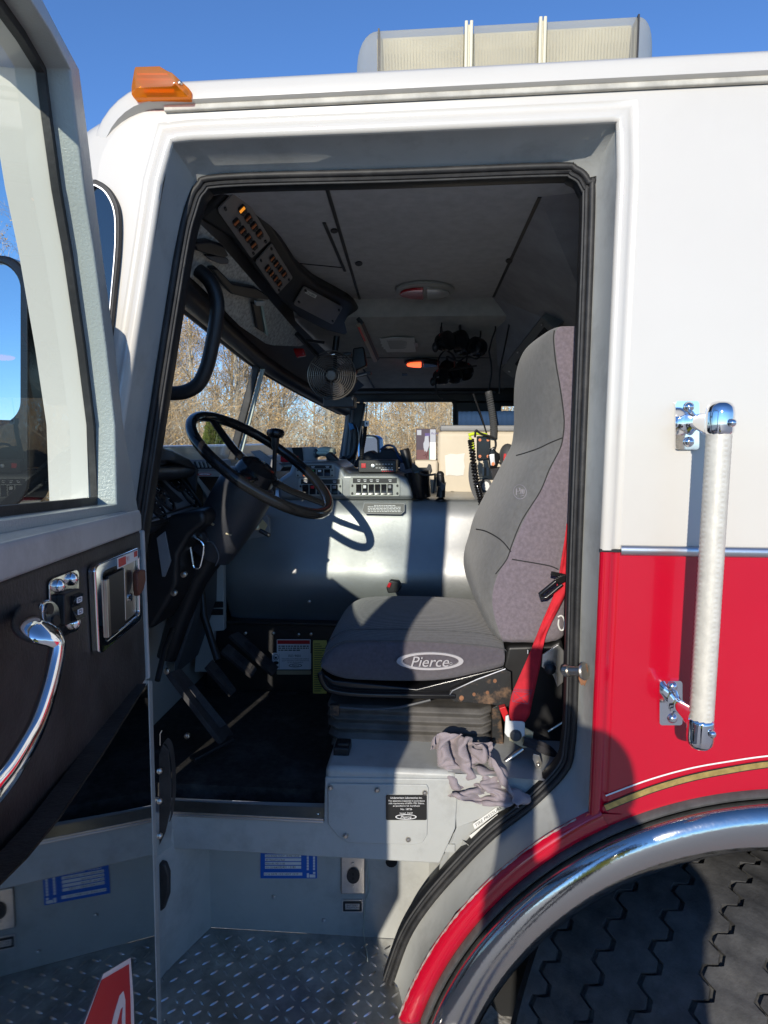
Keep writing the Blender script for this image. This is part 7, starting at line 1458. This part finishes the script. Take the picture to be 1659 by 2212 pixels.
# headsets hanging from the ceiling
def headset(c, Y, s, label, flip=1, mic=True):
    o_ = P(*c, Y); t = thing('headset', label, 'headset', o_, 'intercom headsets hanging from the ceiling'); k = s*Y_scale(Y)
    f = lambda x, y, d=0: P(c[0]+x*s*flip, c[1]+y*s, Y+d)
    for (x, y, d) in ((-6, 2, -.02), (20, 0, .03)):
        mb = MB(); cax = V((.7*flip, -.7, .1)).normalized(); ce = f(x, y, d); u_ = .030*s
        mb.lathe(ce, cax, [(u_*.5, -.022*s), (u_*.95, -.018*s), (u_*1.1, -.004*s), (u_*1.0, .006*s), (u_*1.15, .010*s), (u_*1.12, .024*s), (u_*.7, .030*s), (.001, .028*s)], 22); e_ = mb.build('ear_cup', M['gloss'], t)
    mb = MB(); mb.tube(catmull([f(-8, -6, -.02), f(-10, -34), f(4, -52), f(22, -38, .02), f(24, -8, .03)], 6), [(.008*s, .003*s)]*25, 8, flat=(0, 1, 0)); mb.build('head_band', M['black'], t)
    if mic:
        mb = MB(); mb.tube(catmull([f(-6, 6, -.03), f(-14, 16, -.04), f(-20, 14, -.05)], 5), .003*s, 6); mb.ball(f(-22, 12, -.05), (.012*s, .010*s, .018*s)); mb.build('boom_microphone', M['black'], t)
    mb = MB(); mb.ball(f(-12, -10, -.045), .0055*s, 8, 6); mb.build('button', M['redink'], t)
    return t
def Y_scale(Y): return 1
headset((966, 736), 1.32, 1.15, 'black headset hanging highest below the ceiling hook with a red button')
headset((1026, 748), 1.42, 1.15, 'black headset hanging just right of the one with the red button', -1, False)
headset((958, 812), 1.60, 1.05, 'black headset lowest on the left with its boom microphone over the far window')
headset((996, 800), 1.72, 1.25, 'bulky black headset behind the lowest one with cords around it', -1, False)
mb = MB()
for pth in (((1010, 668), (985, 668), (960, 680), (953, 700), (952, 728)), ((1014, 670), (1050, 690), (1070, 705), (1062, 735), (1056, 760)), ((966, 770), (990, 780), (1010, 770), (1030, 775), (1040, 762)), ((948, 800), (940, 820), (945, 850), (955, 862)), ((970, 800), (1000, 795), (1030, 790)), ((1056, 758), (1062, 800), (1055, 845))):
    mb.tube(catmull([P(x, y, 1.36) for x, y in pth], 6), .0038, 6)
for pth in (((1110, 640), (1100, 700), (1088, 760), (1080, 800), (1079, 850)), ((1022, 850), (1040, 900), (1052, 940))):
    mb.tube(catmull([P(x, y, 1.30) for x, y in pth], 6), .0035, 6)
mb.build('headset_cords', M['black'], T)
coil([P(x, y, 1.28) for x, y in ((1055, 846), (1061, 880), (1066, 915), (1066, 945))], .011, .0042, 24, M['darkgrey'], 'coiled_headset_cord', T)
# instruction sheet taped to the ceiling
pp = thing('paper_sheet', 'torn white printed sheet taped to the cab ceiling', 'paper', PL(860, 745, *CEIL2))
mb = MB(); ppoly(mb, [(819, 729), (826, 730), (850, 727), (895, 728), (898, 758), (880, 759), (860, 758), (836, 759), (832, 752), (828, 752), (829, 748), (824, 747), (826, 742), (822, 741), (823, 736)], CEIL2, .003, .0045); mb.build('sheet', M['paper'], pp, smooth=0)
mb = MB()
for k in range(8): ppoly(mb, [(836+.9*k, 734+2.3*k), (880-random.random()*12, 733.6+2.3*k), (880-random.random()*8, 734.6+2.3*k), (836+.9*k, 735+2.3*k)], CEIL2, .0046, .005)
mb.build('print', mat('grey print', (.35, .34, .32), .8), pp, smooth=0)
mb = MB(); ppoly(mb, [(894, 738), (902, 738), (903, 747), (896, 747)], CEIL2, .005, .0056); mb.build('tape', mat('tape', (.5, .48, .42), .4), pp, smooth=0)
# black cup in the holder on the cover
cu = thing('drink_holder', 'open black cup holder clamped on the engine cover', 'cup holder', P(908, 1076, 1.0))
c = P(908, 1076, 1.02); axc = (P(900, 1020, 1.02)-c); hgt = axc.length; rc = .5*(P(937, 1050, 1.02)-P(881, 1050, 1.02)).length
mb = MB(); mb.lathe(c, axc, [(rc*.78, 0), (rc*.84, .004), (rc*.95, hgt*.75), (rc*1.0, hgt), (rc*.93, hgt), (rc*.86, hgt*.6), (.001, hgt*.1)], 28, cap=False); mb.build('cup_body', M['gloss'], cu)
mb = MB(); mb.prism([P(x, y, 1.09) for x, y in ((888, 1014), (892, 1002), (898, 1004), (904, 1010), (922, 1010), (926, 1002), (931, 1004), (934, 1018), (930, 1024), (892, 1022))], (0, .01, 0)); mb.tube(catmull([P(x, y, .96) for x, y in ((906, 1022), (915, 1026), (930, 1026), (942, 1024))], 4), .004, 8); mb.tube(catmull([P(x, y, .97) for x, y in ((940, 1026), (938, 1050), (936, 1066))], 4), .004, 8); mb.build('clamp', M['black'], cu, bevel=.002)
mt_ = thing('phone_mount', 'black ball arm mount standing beside the cup holder', 'mount', P(952, 1080, 1.0))
mb = MB(); mb.tube([P(951, 1028, 1.0), P(953, 1050, 1.0)], [.014, .016], 14); mb.ball(P(951, 1026, 1.0), .0145); mb.tube([P(954, 1052, 1.0), P(952, 1074, 1.0)], [.014, .016], 14); mb.build('arm', M['black'], mt_)
mb = MB(); mb.prism([P(x, y, .975) for x, y in ((954, 1040), (960, 1046), (964, 1040), (962, 1054), (956, 1062), (950, 1052))], (0, .016, 0)); mb.build('wing_knob', M['darkgrey'], mt_, bevel=.004)
mb = MB(); mb.lathe(P(952, 1082, 1.0), (0, 0, 1), [(.018, 0), (.018, .006), (.008, .012)], 14); mb.build('base', M['black'], mt_)
# cream storage bins beyond the cover
b1 = thing('storage_bin', 'large cream plastic bin behind the engine cover next to the seat', 'storage bin', P(1040, 1068, 1.30), None)
mb = MB(); A = P(944, 1069, 1.30); B = P(1170, 932, 1.30); mb.box(((A.x+B.x)/2, 1.30+.22, (A.z+B.z)/2), ((B.x-A.x)/2, .22, (B.z-A.z)/2)); mb.build('bin_body', M['cream'], b1, bevel=.018, seg=4)
mb = MB(); mb.box(((A.x+B.x)/2, 1.30+.22, B.z+.012), ((B.x-A.x)/2-.01, .215, .012)); mb.build('bin_lid', M['midgrey'], b1, bevel=.006)
q = QP(961, 979, 1004, 1028, 1.298); mb = MB(); mb.poly(q, [(.0, .1), (.3, .02), (.6, .05), (1, 0), (.95, .3), (1, .6), (.93, .97), (.6, 1), (.2, .95), (.05, 1), (.02, .5)], 0, .001); mb.build('label_remnant', M['paper'], b1, smooth=0)
b2 = thing('storage_tray', 'low cream plastic tray left of the tall bin and behind the cup holder', 'tray', P(918, 1069, 1.28))
mb = MB(); A = P(893, 1069, 1.27); B = P(946, 994, 1.27); mb.box(((A.x+B.x)/2, 1.27+.16, (A.z+B.z)/2), ((B.x-A.x)/2, .16, (B.z-A.z)/2)); mb.build('tray_body', M['cream'], b2, bevel=.010, seg=3)
gb = thing('glove_box', 'dark purple and white glove box standing on the cream tray', 'box', P(920, 994, 1.34))
mb = MB(); q = QP(899, 926, 942, 995, 1.34); mb.slab(q, 0, 0, 1, 1, -.10, 0); mb.build('carton', mat('dark plum card', (.045, .025, .05), .5), gb, bevel=.002)
mb = MB(); mb.slab(q, .02, .66, .66, .99, 0, .0006, 0); mb.slab(q, .70, .02, .98, .42, 0, .0006, 1); mb.slab(q, .68, .42, .99, .99, 0, .0006, 2); mb.slab(q, .04, .04, .26, .2, 0, .0006, 1); mb.slab(q, .655, .62, .69, .99, .0, .001, 4)
mb.poly(q, [(.44, .24), (.62, .22), (.64, .40), (.66, .52), (.60, .62), (.56, .70), (.50, .74), (.48, .68), (.43, .72), (.40, .66), (.37, .58), (.36, .46), (.42, .38)], .0006, .0012, 1); mb.slab(q, .44, .14, .68, .24, .0006, .001, 3); mb.text(q, 'Accel', .74, .10, .08, .001, 3)
pts_ = [(.34, .84), (.44, .84), (.48, .78), (.52, .92), (.56, .72), (.58, .84), (.64, .84)]
for a, b in zip(pts_, pts_[1:]): mb.tube([q.at(*a, .001), q.at(*b, .001)], .0008, 4)
mb.build('carton_print', [mat('maroon print', (.13, .045, .05), .5), mat('pale blue print', (.42, .45, .52), .5), M['whiteink'], mat('violet print', (.08, .05, .22), .5), mat('teal line', (.1, .4, .35), .5)], gb, smooth=0)
rl = thing('rolled_blanket', 'rolled dark blue blanket lying on top of the cream bin', 'blanket', P(1050, 928, 1.5))
mb = MB(); A = P(990, 910, 1.50); B = P(1125, 908, 1.50); r_ = .5*(P(1000, 889, 1.5)-P(1000, 931, 1.5)).length; n_ = 60; mb.tube([A.lerp(B, i/n_) for i in range(n_+1)], [r_*(1+.02*math.sin(i*1.3)) for i in range(n_+1)], 20); mb.build('roll', M['bluecloth'], rl)
# bag, baton torch beside the radio
bg_ = thing('duffel_bag', 'small black and blue bag behind the mobile radio', 'bag', P(840, 1000, 1.3))
mb = MB(); mb.prism([P(x, y, 1.25) for x, y in ((765, 1000), (775, 985), (792, 976), (800, 973), (808, 980), (822, 978), (824, 964), (830, 970), (845, 968), (858, 980), (866, 992), (868, 1010), (765, 1010))], (0, .16, 0)); mb.build('bag_body', mat('black nylon', (.02, .022, .028), .7, bump=.4, bscale=80), bg_, bevel=.012)
mb = MB(); mb.tube(catmull([P(x, y, 1.24) for x, y in ((822, 972), (836, 962), (852, 966), (860, 985), (872, 1002))], 5), .0045, 8); mb.tube([P(862, 985, 1.23), P(876, 1004, 1.23)], .007, 8); mb.build('bag_strap', M['bluecloth'], bg_)
tr = thing('torch', 'long black torch leaning behind the cup holder', 'torch', P(880, 1010, 1.2))
mb = MB(); a, b = P(874, 972, 1.2), P(884, 1012, 1.2); mb.tube([a+(a-b)*.06, a, a.lerp(b, .5), b], [.016, .0195, .019, .018], 14); mb.build('torch_body', M['black'], tr)
mb = MB(); mb.box(P(880, 1012, 1.22), (.028, .03, .022)); mb.build('grey_pouch', mat('grey pouch', (.20, .18, .20), .8, bump=.3, bscale=90), tr, bevel=.006)
# dash top: pale spot lamp, folder
sl_ = thing('spot_lamp', 'pale green handheld lamp on top of the dashboard', 'lamp', P(700, 1000, 1.2))
mb = MB(); mb.ball(P(704, 972, 1.2), (.040, .03, .013)); mb.ball(P(702, 978, 1.2), (.046, .036, .014)); mb.build('lamp_body', mat('pale mint plastic', (.58, .64, .52), .35), sl_)
mb = MB(); mb.lathe(P(684, 979, 1.19), V((-1, -.4, 0)), [(.012, -.02), (.017, 0), (.018, .008), (.012, .01)], 16); mb.prism([P(x, y, 1.2) for x, y in ((704, 986), (712, 984), (716, 994), (706, 998))], (0, .02, 0)); mb.build('lamp_lens', M['darkgrey'], sl_)
fo = thing('document_box', 'grey and black document box leaning on the dash below the windscreen divider', 'document box', P(640, 1000, 1.22))
mb = MB(); mb.prism([P(x, y, 1.22) for x, y in ((608, 967), (684, 965), (684, 1000), (608, 1000))], (0, .03, 0)); mb.build('box_body', mat('clear grey plastic', (.35, .32, .30), .3), fo, bevel=.003)
mb = MB(); mb.prism([P(x, y, 1.215) for x, y in ((630, 967), (652, 966), (656, 1000), (640, 1000))], (0, .004, 0)); mb.build('band', M['dark'], fo); mb = MB(); mb.prism([P(x, y, 1.214) for x, y in ((636, 986), (644, 985), (645, 998), (637, 998))], (0, .004, 0)); mb.prism([P(x, y, 1.215) for x, y in ((606, 980), (630, 982), (630, 998), (606, 998))], (0, .004, 0)); mb.build('red_latch', M['domered'], fo)
# radio bracket with coiled cord and hi-vis clip between the seats
rb = bpy.data.objects.new('radio_bracket', None); COL.objects.link(rb); rb.parent = T
q = QP(1030, 942, 1060, 994, 1.02); mb = MB(); mb.poly(q, rr(0, 0, 1, 1, .08, .05), -.03, 0); mb.build('bracket_plate', M['gloss'], rb, bevel=.004)
for u, v in ((.22, .16), (.8, .16), (.22, .84), (.8, .84)):
    mb = MB(); mb.poly(q, ell(u, v, .10, .06, 14), 0, .004, 0); mb.poly(q, ell(u, v, .035, .02, 8), .004, .0046, 1); mb.build('orange_screw', [mat('orange washer', (.75, .22, .08), .4), M['black']], rb)
mb = MB(); mb.prism([P(x, y, 1.0) for x, y in ((1060, 970), (1068, 964), (1072, 976), (1080, 980), (1080, 992), (1074, 1010), (1058, 1012), (1054, 990))], (0, .03, 0)); mb.build('belt_guide', M['gloss'], rb, bevel=.004)
mb = MB(); mb.prism([P(x, y, .995) for x, y in ((1057, 982), (1068, 980), (1070, 1004), (1060, 1006))], (0, .004, 0)); mb.build('guide_plate', M['alu'], rb, bevel=.001)
mb = MB(); mb.poly(QP(1056, 1000, 1074, 1010, .993), ell(.5, .2, .2, .4, 12), 0, .003); mb.build('orange_button', mat('orange button', (.75, .25, .1), .4), rb)
mb = MB(); a = [P(x, y, 1.01) for x, y in ((1058, 1010), (1066, 1040), (1076, 1075))]; b = [P(x, y, 1.01) for x, y in ((1080, 1008), (1082, 1040), (1084, 1075))]; mb.loft([a, b], False); mb.build('grey_strap', M['darkbelt'], rb, smooth=0)
coil([P(x, y, .99) for x, y in ((1017, 950), (1020, 975), (1024, 1010), (1030, 1045), (1037, 1072), (1042, 1098))], .0085, .0042, 26, M['gloss'], 'coiled_radio_cord', rb)
mb = MB(); mb.tube(catmull([P(x, y, .99) for x, y in ((1012, 940), (1030, 936), (1052, 940))], 5), .006, 8); mb.tube(catmull([P(x, y, .985) for x, y in ((1014, 944), (1020, 955), (1022, 972))], 5), .005, 8); mb.build('hivis_clip', M['yellowvest'], rb)
mb = MB(); mb.tube(catmull([P(x, y, .985) for x, y in ((1026, 945), (1028, 930), (1034, 934), (1042, 938), (1066, 946), (1071, 960), (1068, 972))], 5), .004, 8); mb.build('bracket_cord', M['black'], rb)
o2 = [P(x, y, 1.03) for x, y in ((1014, 1000), (1012, 1030), (1018, 1060), (1032, 1090))]; i2 = [P(x, y, 1.03) for x, y in ((1030, 1000), (1032, 1030), (1038, 1060), (1046, 1090))]
mb = MB(); mb.loft([catmull(o2, 4), catmull(i2, 4)], False); mb.build('curved_guard', M['darkgrey'], rb, smooth=0)
q = QP(1030, 1010, 1056, 1060, 1.295); mb = MB(); mb.poly(q, ell(.75, .8, .5, .35, 24), 0, .001, 0); mb.poly(q, ell(.75, .8, .30, .2, 20), .001, .0016, 1); mb.slab(q, .45, .0, 1.0, .35, 0, .001, 2); mb.slab(q, .6, .0, .8, .35, .001, .0016, 3); mb.build('bin_emblem', [M['darkgrey'], M['whiteink'], M['paper'], mat('tan print', (.35, .25, .14), .6)], b1, smooth=0)
rs = thing('red_bag', 'dark bag with red piping half hidden behind the seat back', 'bag', P(1090, 1000, 1.0))
mb = MB(); mb.ball(P(1096, 985, 1.05), (.03, .05, .045)); mb.build('bag_body', M['darkgrey'], rs); mb = MB(); mb.beam(P(1091, 980, .98), P(1089, 1002, .98), .01, .008); mb.build('piping', M['redink'], rs)

# ================================================================= outside: trees, thicket, sign
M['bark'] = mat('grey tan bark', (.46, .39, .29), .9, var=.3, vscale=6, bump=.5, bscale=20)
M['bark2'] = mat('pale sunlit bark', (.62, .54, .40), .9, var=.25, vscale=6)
M['twig'] = mat('brown twigs', (.56, .40, .22), .9, var=.3, vscale=3)
M['leaf'] = mat('dry russet leaves', (.60, .38, .14), .8, var=.45, vscale=2)
M['needle'] = mat('yellow green needles', (.12, .16, .025), .8, var=.4, vscale=5)
def rv(rnd, s=1): return V((rnd.uniform(-s, s), rnd.uniform(-s, s), rnd.uniform(-s, s)))
def seg(mb, a, b, ra, rb, n=4, mi=0):
    d = b-a; x, y = frame(d); vs_ = []
    for p, r in ((a, ra), (b, rb)):
        for j in range(n): an = 2*math.pi*j/n; vs_.append(p+(x*math.cos(an)+y*math.sin(an))*r)
    mb.add(vs_, [(j, (j+1) % n, n+(j+1) % n, n+j) for j in range(n)], mi)
def branch(mb, rnd, p, d, L, r, lev, tips):
    k = 4 if lev > 0 else 3; q = p
    for i in range(k):
        d2 = (d+rv(rnd, .22 if lev < 3 else .10)+V((0, 0, .06))).normalized(); q2 = q+d2*L/k; r2 = r*(1-.6*(i+1)/k)
        seg(mb, q, q2, r*(1-.6*i/k), r2, 5 if lev > 1 else 3, 0 if lev > 1 else 1)
        if lev > 0 and (i > 0 or lev < 3):
            for c in range(2 if lev < 3 else 2):
                a = rnd.uniform(0, 6.28); x, y = frame(d2); dd = (d2*.75+(x*math.cos(a)+y*math.sin(a))*.8).normalized()
                branch(mb, rnd, q.lerp(q2, rnd.uniform(.3, 1)), dd, L*rnd.uniform(.42, .62), max(r2*.6, .0045), lev-1, tips)
        q = q2; d = d2
        if lev == 0: tips.append(q)
def tree_meshes(seed, h, leafy):
    rnd = random.Random(seed); mb = MB(); tips = []
    p = V((0, 0, -.1)); d = V((rnd.uniform(-.05, .05), rnd.uniform(-.05, .05), 1)).normalized(); n = 8; r0 = h*.011
    tr_ = MB()
    for i in range(n):
        d2 = (d+rv(rnd, .07)+V((0, 0, .12))).normalized(); q = p+d2*h/n; ra, rb_ = r0*(1-.1*i), r0*(1-.1*(i+1)); seg(tr_, p, q, ra, rb_, 8)
        if i >= 1:
            for c in range(3 if i > 2 else 2):
                a = rnd.uniform(0, 6.28); dd = V((math.cos(a)*.8, math.sin(a)*.8, rnd.uniform(.35, .9))).normalized()
                branch(mb, rnd, p.lerp(q, rnd.random()), dd, h*rnd.uniform(.16, .28)*(1.15-.07*i), rb_*.5, 2, tips)
        p = q; d = d2
    branch(mb, rnd, p, d, h*.2, r0*.3, 2, tips)
    if leafy:
        for t in tips:
            if rnd.random() < leafy:
                for _ in range(2):
                    c = t+rv(rnd, .12); a = rv(rnd).normalized()*.028; b = rv(rnd).normalized()*.025; mb.add([c-a, c+b, c+a, c-b], [(0, 1, 2, 3)], 2)
    return tr_, mb
protos = []
for s_, h_, lf in ((11, 9.5, 0), (12, 8.0, .30), (13, 11, .06), (14, 6.5, .7), (15, 10, .07), (16, 7.2, .5)):
    tr_, cr_ = tree_meshes(s_, h_, lf)
    lab = ('bare tan tree at the edge of the wood seen through the cab windows' if lf < .08 else 'russet leaved winter tree at the edge of the wood seen through the cab windows')
    t = thing('bare_tree' if lf < .08 else 'russet_tree', lab, 'tree', (0, 0, 0), 'bare woodland trees' if lf < .08 else 'russet woodland trees')
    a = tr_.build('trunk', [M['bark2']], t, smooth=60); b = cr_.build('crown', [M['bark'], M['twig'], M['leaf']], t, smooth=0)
    protos.append(t)
rnd = random.Random(5); used = [0]*6; spots = []
for k in range(84):
    ang = R(rnd.uniform(-41, 11)); dist = rnd.uniform(19, 40)
    spots.append((math.sin(ang)*dist, -1.45+math.cos(ang)*dist))
for k, (x, y) in enumerate(spots):
    i = rnd.choice((0, 1, 2, 3, 4, 5, 1, 3)); pr_ = protos[i]
    if not used[i]: t = pr_; used[i] = 1
    else:
        t = pr_.copy(); COL.objects.link(t)
        for ch in pr_.children: c = ch.copy(); COL.objects.link(c); c.parent = t
    sc_ = rnd.uniform(.66, .98); t.location = (x, y, 0); t.rotation_euler = (0, 0, rnd.uniform(0, 6.28)); t.scale = (sc_, sc_, sc_)
for i in range(6):
    if not used[i]: protos[i].location = (-14+i*3, 30, 0)
# tangled thicket along the wood's edge
mb = MB(); rnd = random.Random(8)
for k in range(8500):
    ang = R(rnd.uniform(-44, 13)); dist = rnd.uniform(13.5, 21); p = V((math.sin(ang)*dist, -1.45+math.cos(ang)*dist, 0)); h = rnd.uniform(.6, 4.6)*(.6+.5*noise.noise(p*.25+V((3, 3, 3)))+.2); d = V((rnd.uniform(-.5, .5), rnd.uniform(-.5, .5), 1)).normalized(); n = 4; r = rnd.uniform(.006, .016)
    mi = rnd.choice((0, 0, 1, 1, 3))
    for i in range(n):
        q = p+d*h/n; seg(mb, p, q, r*(1-.2*i), r*(1-.2*(i+1)), 3, mi); p = q; d = (d+rv(rnd, .45)+V((0, 0, -.12*i))).normalized()
        if rnd.random() < .55:
            dd = (d+rv(rnd, .9)).normalized(); seg(mb, p, p+dd*h*.25, r*.5, .003, 3, 1)
        if rnd.random() < .35:
            for _ in range(3): c = p+rv(rnd, .2); a = rv(rnd).normalized()*.026; b = rv(rnd).normalized()*.024; mb.add([c-a, c+b, c+a, c-b], [(0, 1, 2, 3)], 2)
o = mb.build('thicket', [M['bark'], M['twig'], M['leaf'], M['bark2']], smooth=0); tag(o, 'tangled brown winter thicket along the edge of the wood', 'undergrowth'); o['kind'] = 'stuff'
# leaf litter strip under the trees
mb = MB(); mb.add([V((math.sin(R(a))*r, -1.45+math.cos(R(a))*r, .006)) for a in range(-60, 31, 5) for r in (13, 60)], [(2*i, 2*i+1, 2*i+3, 2*i+2) for i in range(18)]); o = mb.build('wood_floor', mat('leaf litter', (.26, .17, .09), .9, var=.4, vscale=4), smooth=0); o['kind'] = 'structure'
# evergreen bush
def bush(px, py, dist, h, w, label):
    d = ray(px, py); c = CAM+d*(dist/d.length); t = thing('evergreen_bush', label, 'bush', (c.x, c.y, 0)); mb = MB(); r_ = random.Random(3)
    for k in range(9000):
        z = r_.random()**.8; a = r_.uniform(0, 6.28); rr_ = w*(1.02-z)*(.45+.55*r_.random()**.5)*(.85+.3*noise.noise(V((math.cos(a)*2, math.sin(a)*2, z*5)))); p = V((c.x+math.cos(a)*rr_, c.y+math.sin(a)*rr_, h*z+.05)); u_ = (V((math.cos(a), math.sin(a), .7))+rv(r_, .5)).normalized()*.09; v_ = rv(r_).normalized()*.018; mb.add([p, p+u_*.5+v_, p+u_, p+u_*.5-v_], [(0, 1, 2, 3)])
    mb.build('foliage', M['needle'], t, smooth=0); mb = MB(); mb.tube([(c.x, c.y, 0), (c.x, c.y, h*.8)], [.05, .02], 8); mb.build('stem', M['bark'], t)
bush(462, 960, 11.5, 2.45, .85, 'yellow green evergreen bush seen through the windscreen left of the divider')
bush(520, 985, 12.2, 2.0, .5, 'small evergreen bush seen through the windscreen right of the divider')
d = ray(355, 985); c = CAM+d*(10.5/d.length)
ws = thing('warning_sign', 'small orange warning sign low beyond the windscreen', 'sign', (c.x, c.y, 0))
qx = (CAM-c).normalized(); sx = V((qx.y, -qx.x, 0)).normalized()
mb = MB(); mb.prism([c+sx*a*.12+V((0, 0, b*.12)) for a, b in ((-1, 0), (0, 1), (1, 0), (0, -1))], qx*.006); mb.build('sign_plate', M['orange'], ws); mb = MB(); mb.tube([(c.x, c.y, 0), c+V((0, 0, -.1))], .02, 8); mb.build('post', M['bark'], ws)
# trees ahead of the engine
for k, (x, y) in enumerate(((-30, 2), (-33, 7), (-28, 12), (-34, -4), (-25, 16))):
    pr_ = protos[k % 6]; t = pr_.copy(); COL.objects.link(t)
    for ch in pr_.children: c = ch.copy(); COL.objects.link(c); c.parent = t
    t.location = (x, y, 0); t.rotation_euler = (0, 0, k*1.7); t['label'] = 'winter tree ahead of the engine seen through the open door window'; t['group'] = 'trees ahead of the engine'

# ================================================================= the photographer behind the camera, whose shadow falls on the red side
pe = thing('person', 'person in a yellow vest holding a phone up towards the cab', 'person', (-.10, -1.80, 0))
sc_h = 1.02
J = {'pel': (-.10, -1.80, 1.02), 'sp': (-.10, -1.80, 1.25), 'ch': (-.10, -1.79, 1.46), 'nk': (-.10, -1.78, 1.62), 'hd': (-.10, -1.76, 1.74), 'tp': (-.10, -1.77, 1.88),
     'ls': (-.26, -1.78, 1.53), 'rs': (.08, -1.78, 1.53), 'le': (-.22, -1.60, 1.46), 're': (.14, -1.62, 1.48), 'lw': (-.195, -1.49, 1.70), 'rw': (-.10, -1.49, 1.71),
     'lh': (-.20, -1.80, .98), 'rh': (0.0, -1.80, .98), 'lk': (-.21, -1.77, .54), 'rk': (.01, -1.77, .54), 'la': (-.22, -1.80, .10), 'ra': (.02, -1.80, .10), 'lt': (-.23, -1.66, .04), 'rt': (.03, -1.66, .04)}
JR = {'pel': (.17, .12), 'sp': (.16, .115), 'ch': (.18, .125), 'nk': (.06, .06), 'hd': (.082, .10), 'tp': (.05, .06), 'ls': (.075, .075), 'rs': (.075, .075), 'le': (.052, .052), 're': (.052, .052), 'lw': (.032, .036), 'rw': (.032, .036), 'lh': (.10, .10), 'rh': (.10, .10), 'lk': (.065, .065), 'rk': (.065, .065), 'la': (.05, .05), 'ra': (.05, .05), 'lt': (.045, .035), 'rt': (.045, .035)}
E_ = [('pel', 'sp'), ('sp', 'ch'), ('ch', 'nk'), ('nk', 'hd'), ('hd', 'tp'), ('ch', 'ls'), ('ch', 'rs'), ('ls', 'le'), ('rs', 're'), ('le', 'lw'), ('re', 'rw'), ('pel', 'lh'), ('pel', 'rh'), ('lh', 'lk'), ('rh', 'rk'), ('lk', 'la'), ('rk', 'ra'), ('la', 'lt'), ('ra', 'rt')]
names = list(J); off = pe.location
def skinned(name, nodes, edges, rad, mt, root, parent, subs=2):
    me = bpy.data.meshes.new(name); me.from_pydata([V(nodes[n])-off for n in nodes], [(list(nodes).index(a), list(nodes).index(b)) for a, b in edges], []); ob = bpy.data.objects.new(name, me); COL.objects.link(ob); ob.parent = parent
    md = ob.modifiers.new('skin', 'SKIN'); md.use_smooth_shade = True
    for i, n in enumerate(nodes): me.skin_vertices[0].data[i].radius = rad[n]; me.skin_vertices[0].data[i].use_root = (n == root)
    sb_ = ob.modifiers.new('sub', 'SUBSURF'); sb_.levels = subs; sb_.render_levels = subs; me.materials.append(mt); return ob
fin = dict(J); fr_ = dict(JR); fe = list(E_)
for s_, sx_ in (('l', -1), ('r', 1)):
    w = V(J[s_+'w']); pm = w+V((-.004*sx_, .015, .055)); fin[s_+'p'] = tuple(pm); fr_[s_+'p'] = (.034, .016); fe.append((s_+'w', s_+'p'))
    for k in range(4):
        b = pm+V(((-.026+.0175*k)*1, .004, .036)); t1 = b+V((-.010*sx_, .010, .026)); t2 = t1+V((-.020*sx_, .004, .012-.002*k))
        for nm, p, r in ((f'{s_}{k}a', b, .0092), (f'{s_}{k}b', t1, .0085), (f'{s_}{k}c', t2, .0072)): fin[nm] = tuple(p); fr_[nm] = (r, r)
        fe += [(s_+'p', f'{s_}{k}a'), (f'{s_}{k}a', f'{s_}{k}b'), (f'{s_}{k}b', f'{s_}{k}c')]
    tb = pm+V((-.030*sx_, .006, -.005)); t2 = tb+V((-.022*sx_, .012, .022)); fin[s_+'ta'] = tuple(tb); fin[s_+'tb'] = tuple(t2); fr_[s_+'ta'] = (.011, .011); fr_[s_+'tb'] = (.009, .009); fe += [(s_+'p', s_+'ta'), (s_+'ta', s_+'tb')]
skinned('body', fin, fe, fr_, mat('navy work clothes', (.03, .035, .06), .8), 'pel', pe)
mb = MB(); rg_ = []
for z, rx, ry, cy in ((1.02, .205, .155, 0), (1.2, .20, .15, 0), (1.36, .215, .16, .005), (1.5, .215, .15, .01), (1.58, .14, .12, .01)): rg_.append([V((-.10+rx*math.cos(2*math.pi*i/24), -1.80+cy+ry*math.sin(2*math.pi*i/24), z)) for i in range(24)])
mb.loft(rg_, True, False); mb.build('vest', M['yellowvest'], pe)
skin_ = mat('skin', (.5, .3, .22), .6)
mb = MB(); hc = V((-.10, -1.745, 1.755)); mb.ball(hc, (.078, .096, .115), 24, 16); mb.ball(hc+V((0, .094, -.005)), (.014, .022, .02)); mb.ball(hc+V((-.078, -.005, 0)), (.012, .02, .032)); mb.ball(hc+V((.078, -.005, 0)), (.012, .02, .032)); mb.build('head', skin_, pe)
mb = MB()
for sx_ in (-1, 1): mb.ball(hc+V((.03*sx_, .085, .022)), (.012, .008, .008))
mb.build('eyes', M['whiteplastic'], pe); mb = MB(); mb.beam(hc+V((-.022, .088, -.045)), hc+V((.022, .088, -.045)), .008, .006); mb.build('mouth', mat('lips', (.4, .15, .13), .5), pe, bevel=.002)
mb = MB(); mb.ball(hc+V((0, -.012, .022)), (.086, .10, .108), 24, 16); mb.prism([hc+V((.07*math.cos(a), .07+.08*math.sin(a), .062)) for a in [math.pi*i/10 for i in range(11)]], (0, 0, .008)); o = mb.build('cap', mat('navy cap', (.02, .025, .05), .8), pe)
pe.location = (.03, -1.87, 0); pe.scale = (1.1, 1.1, 1.1)
ph_ = tag(MB().box((-.022, -1.475, 2.07), (.038, .0045, .078)).build('phone', M['gloss'], bevel=.004), 'black phone held upright by the person in the yellow vest', 'phone')
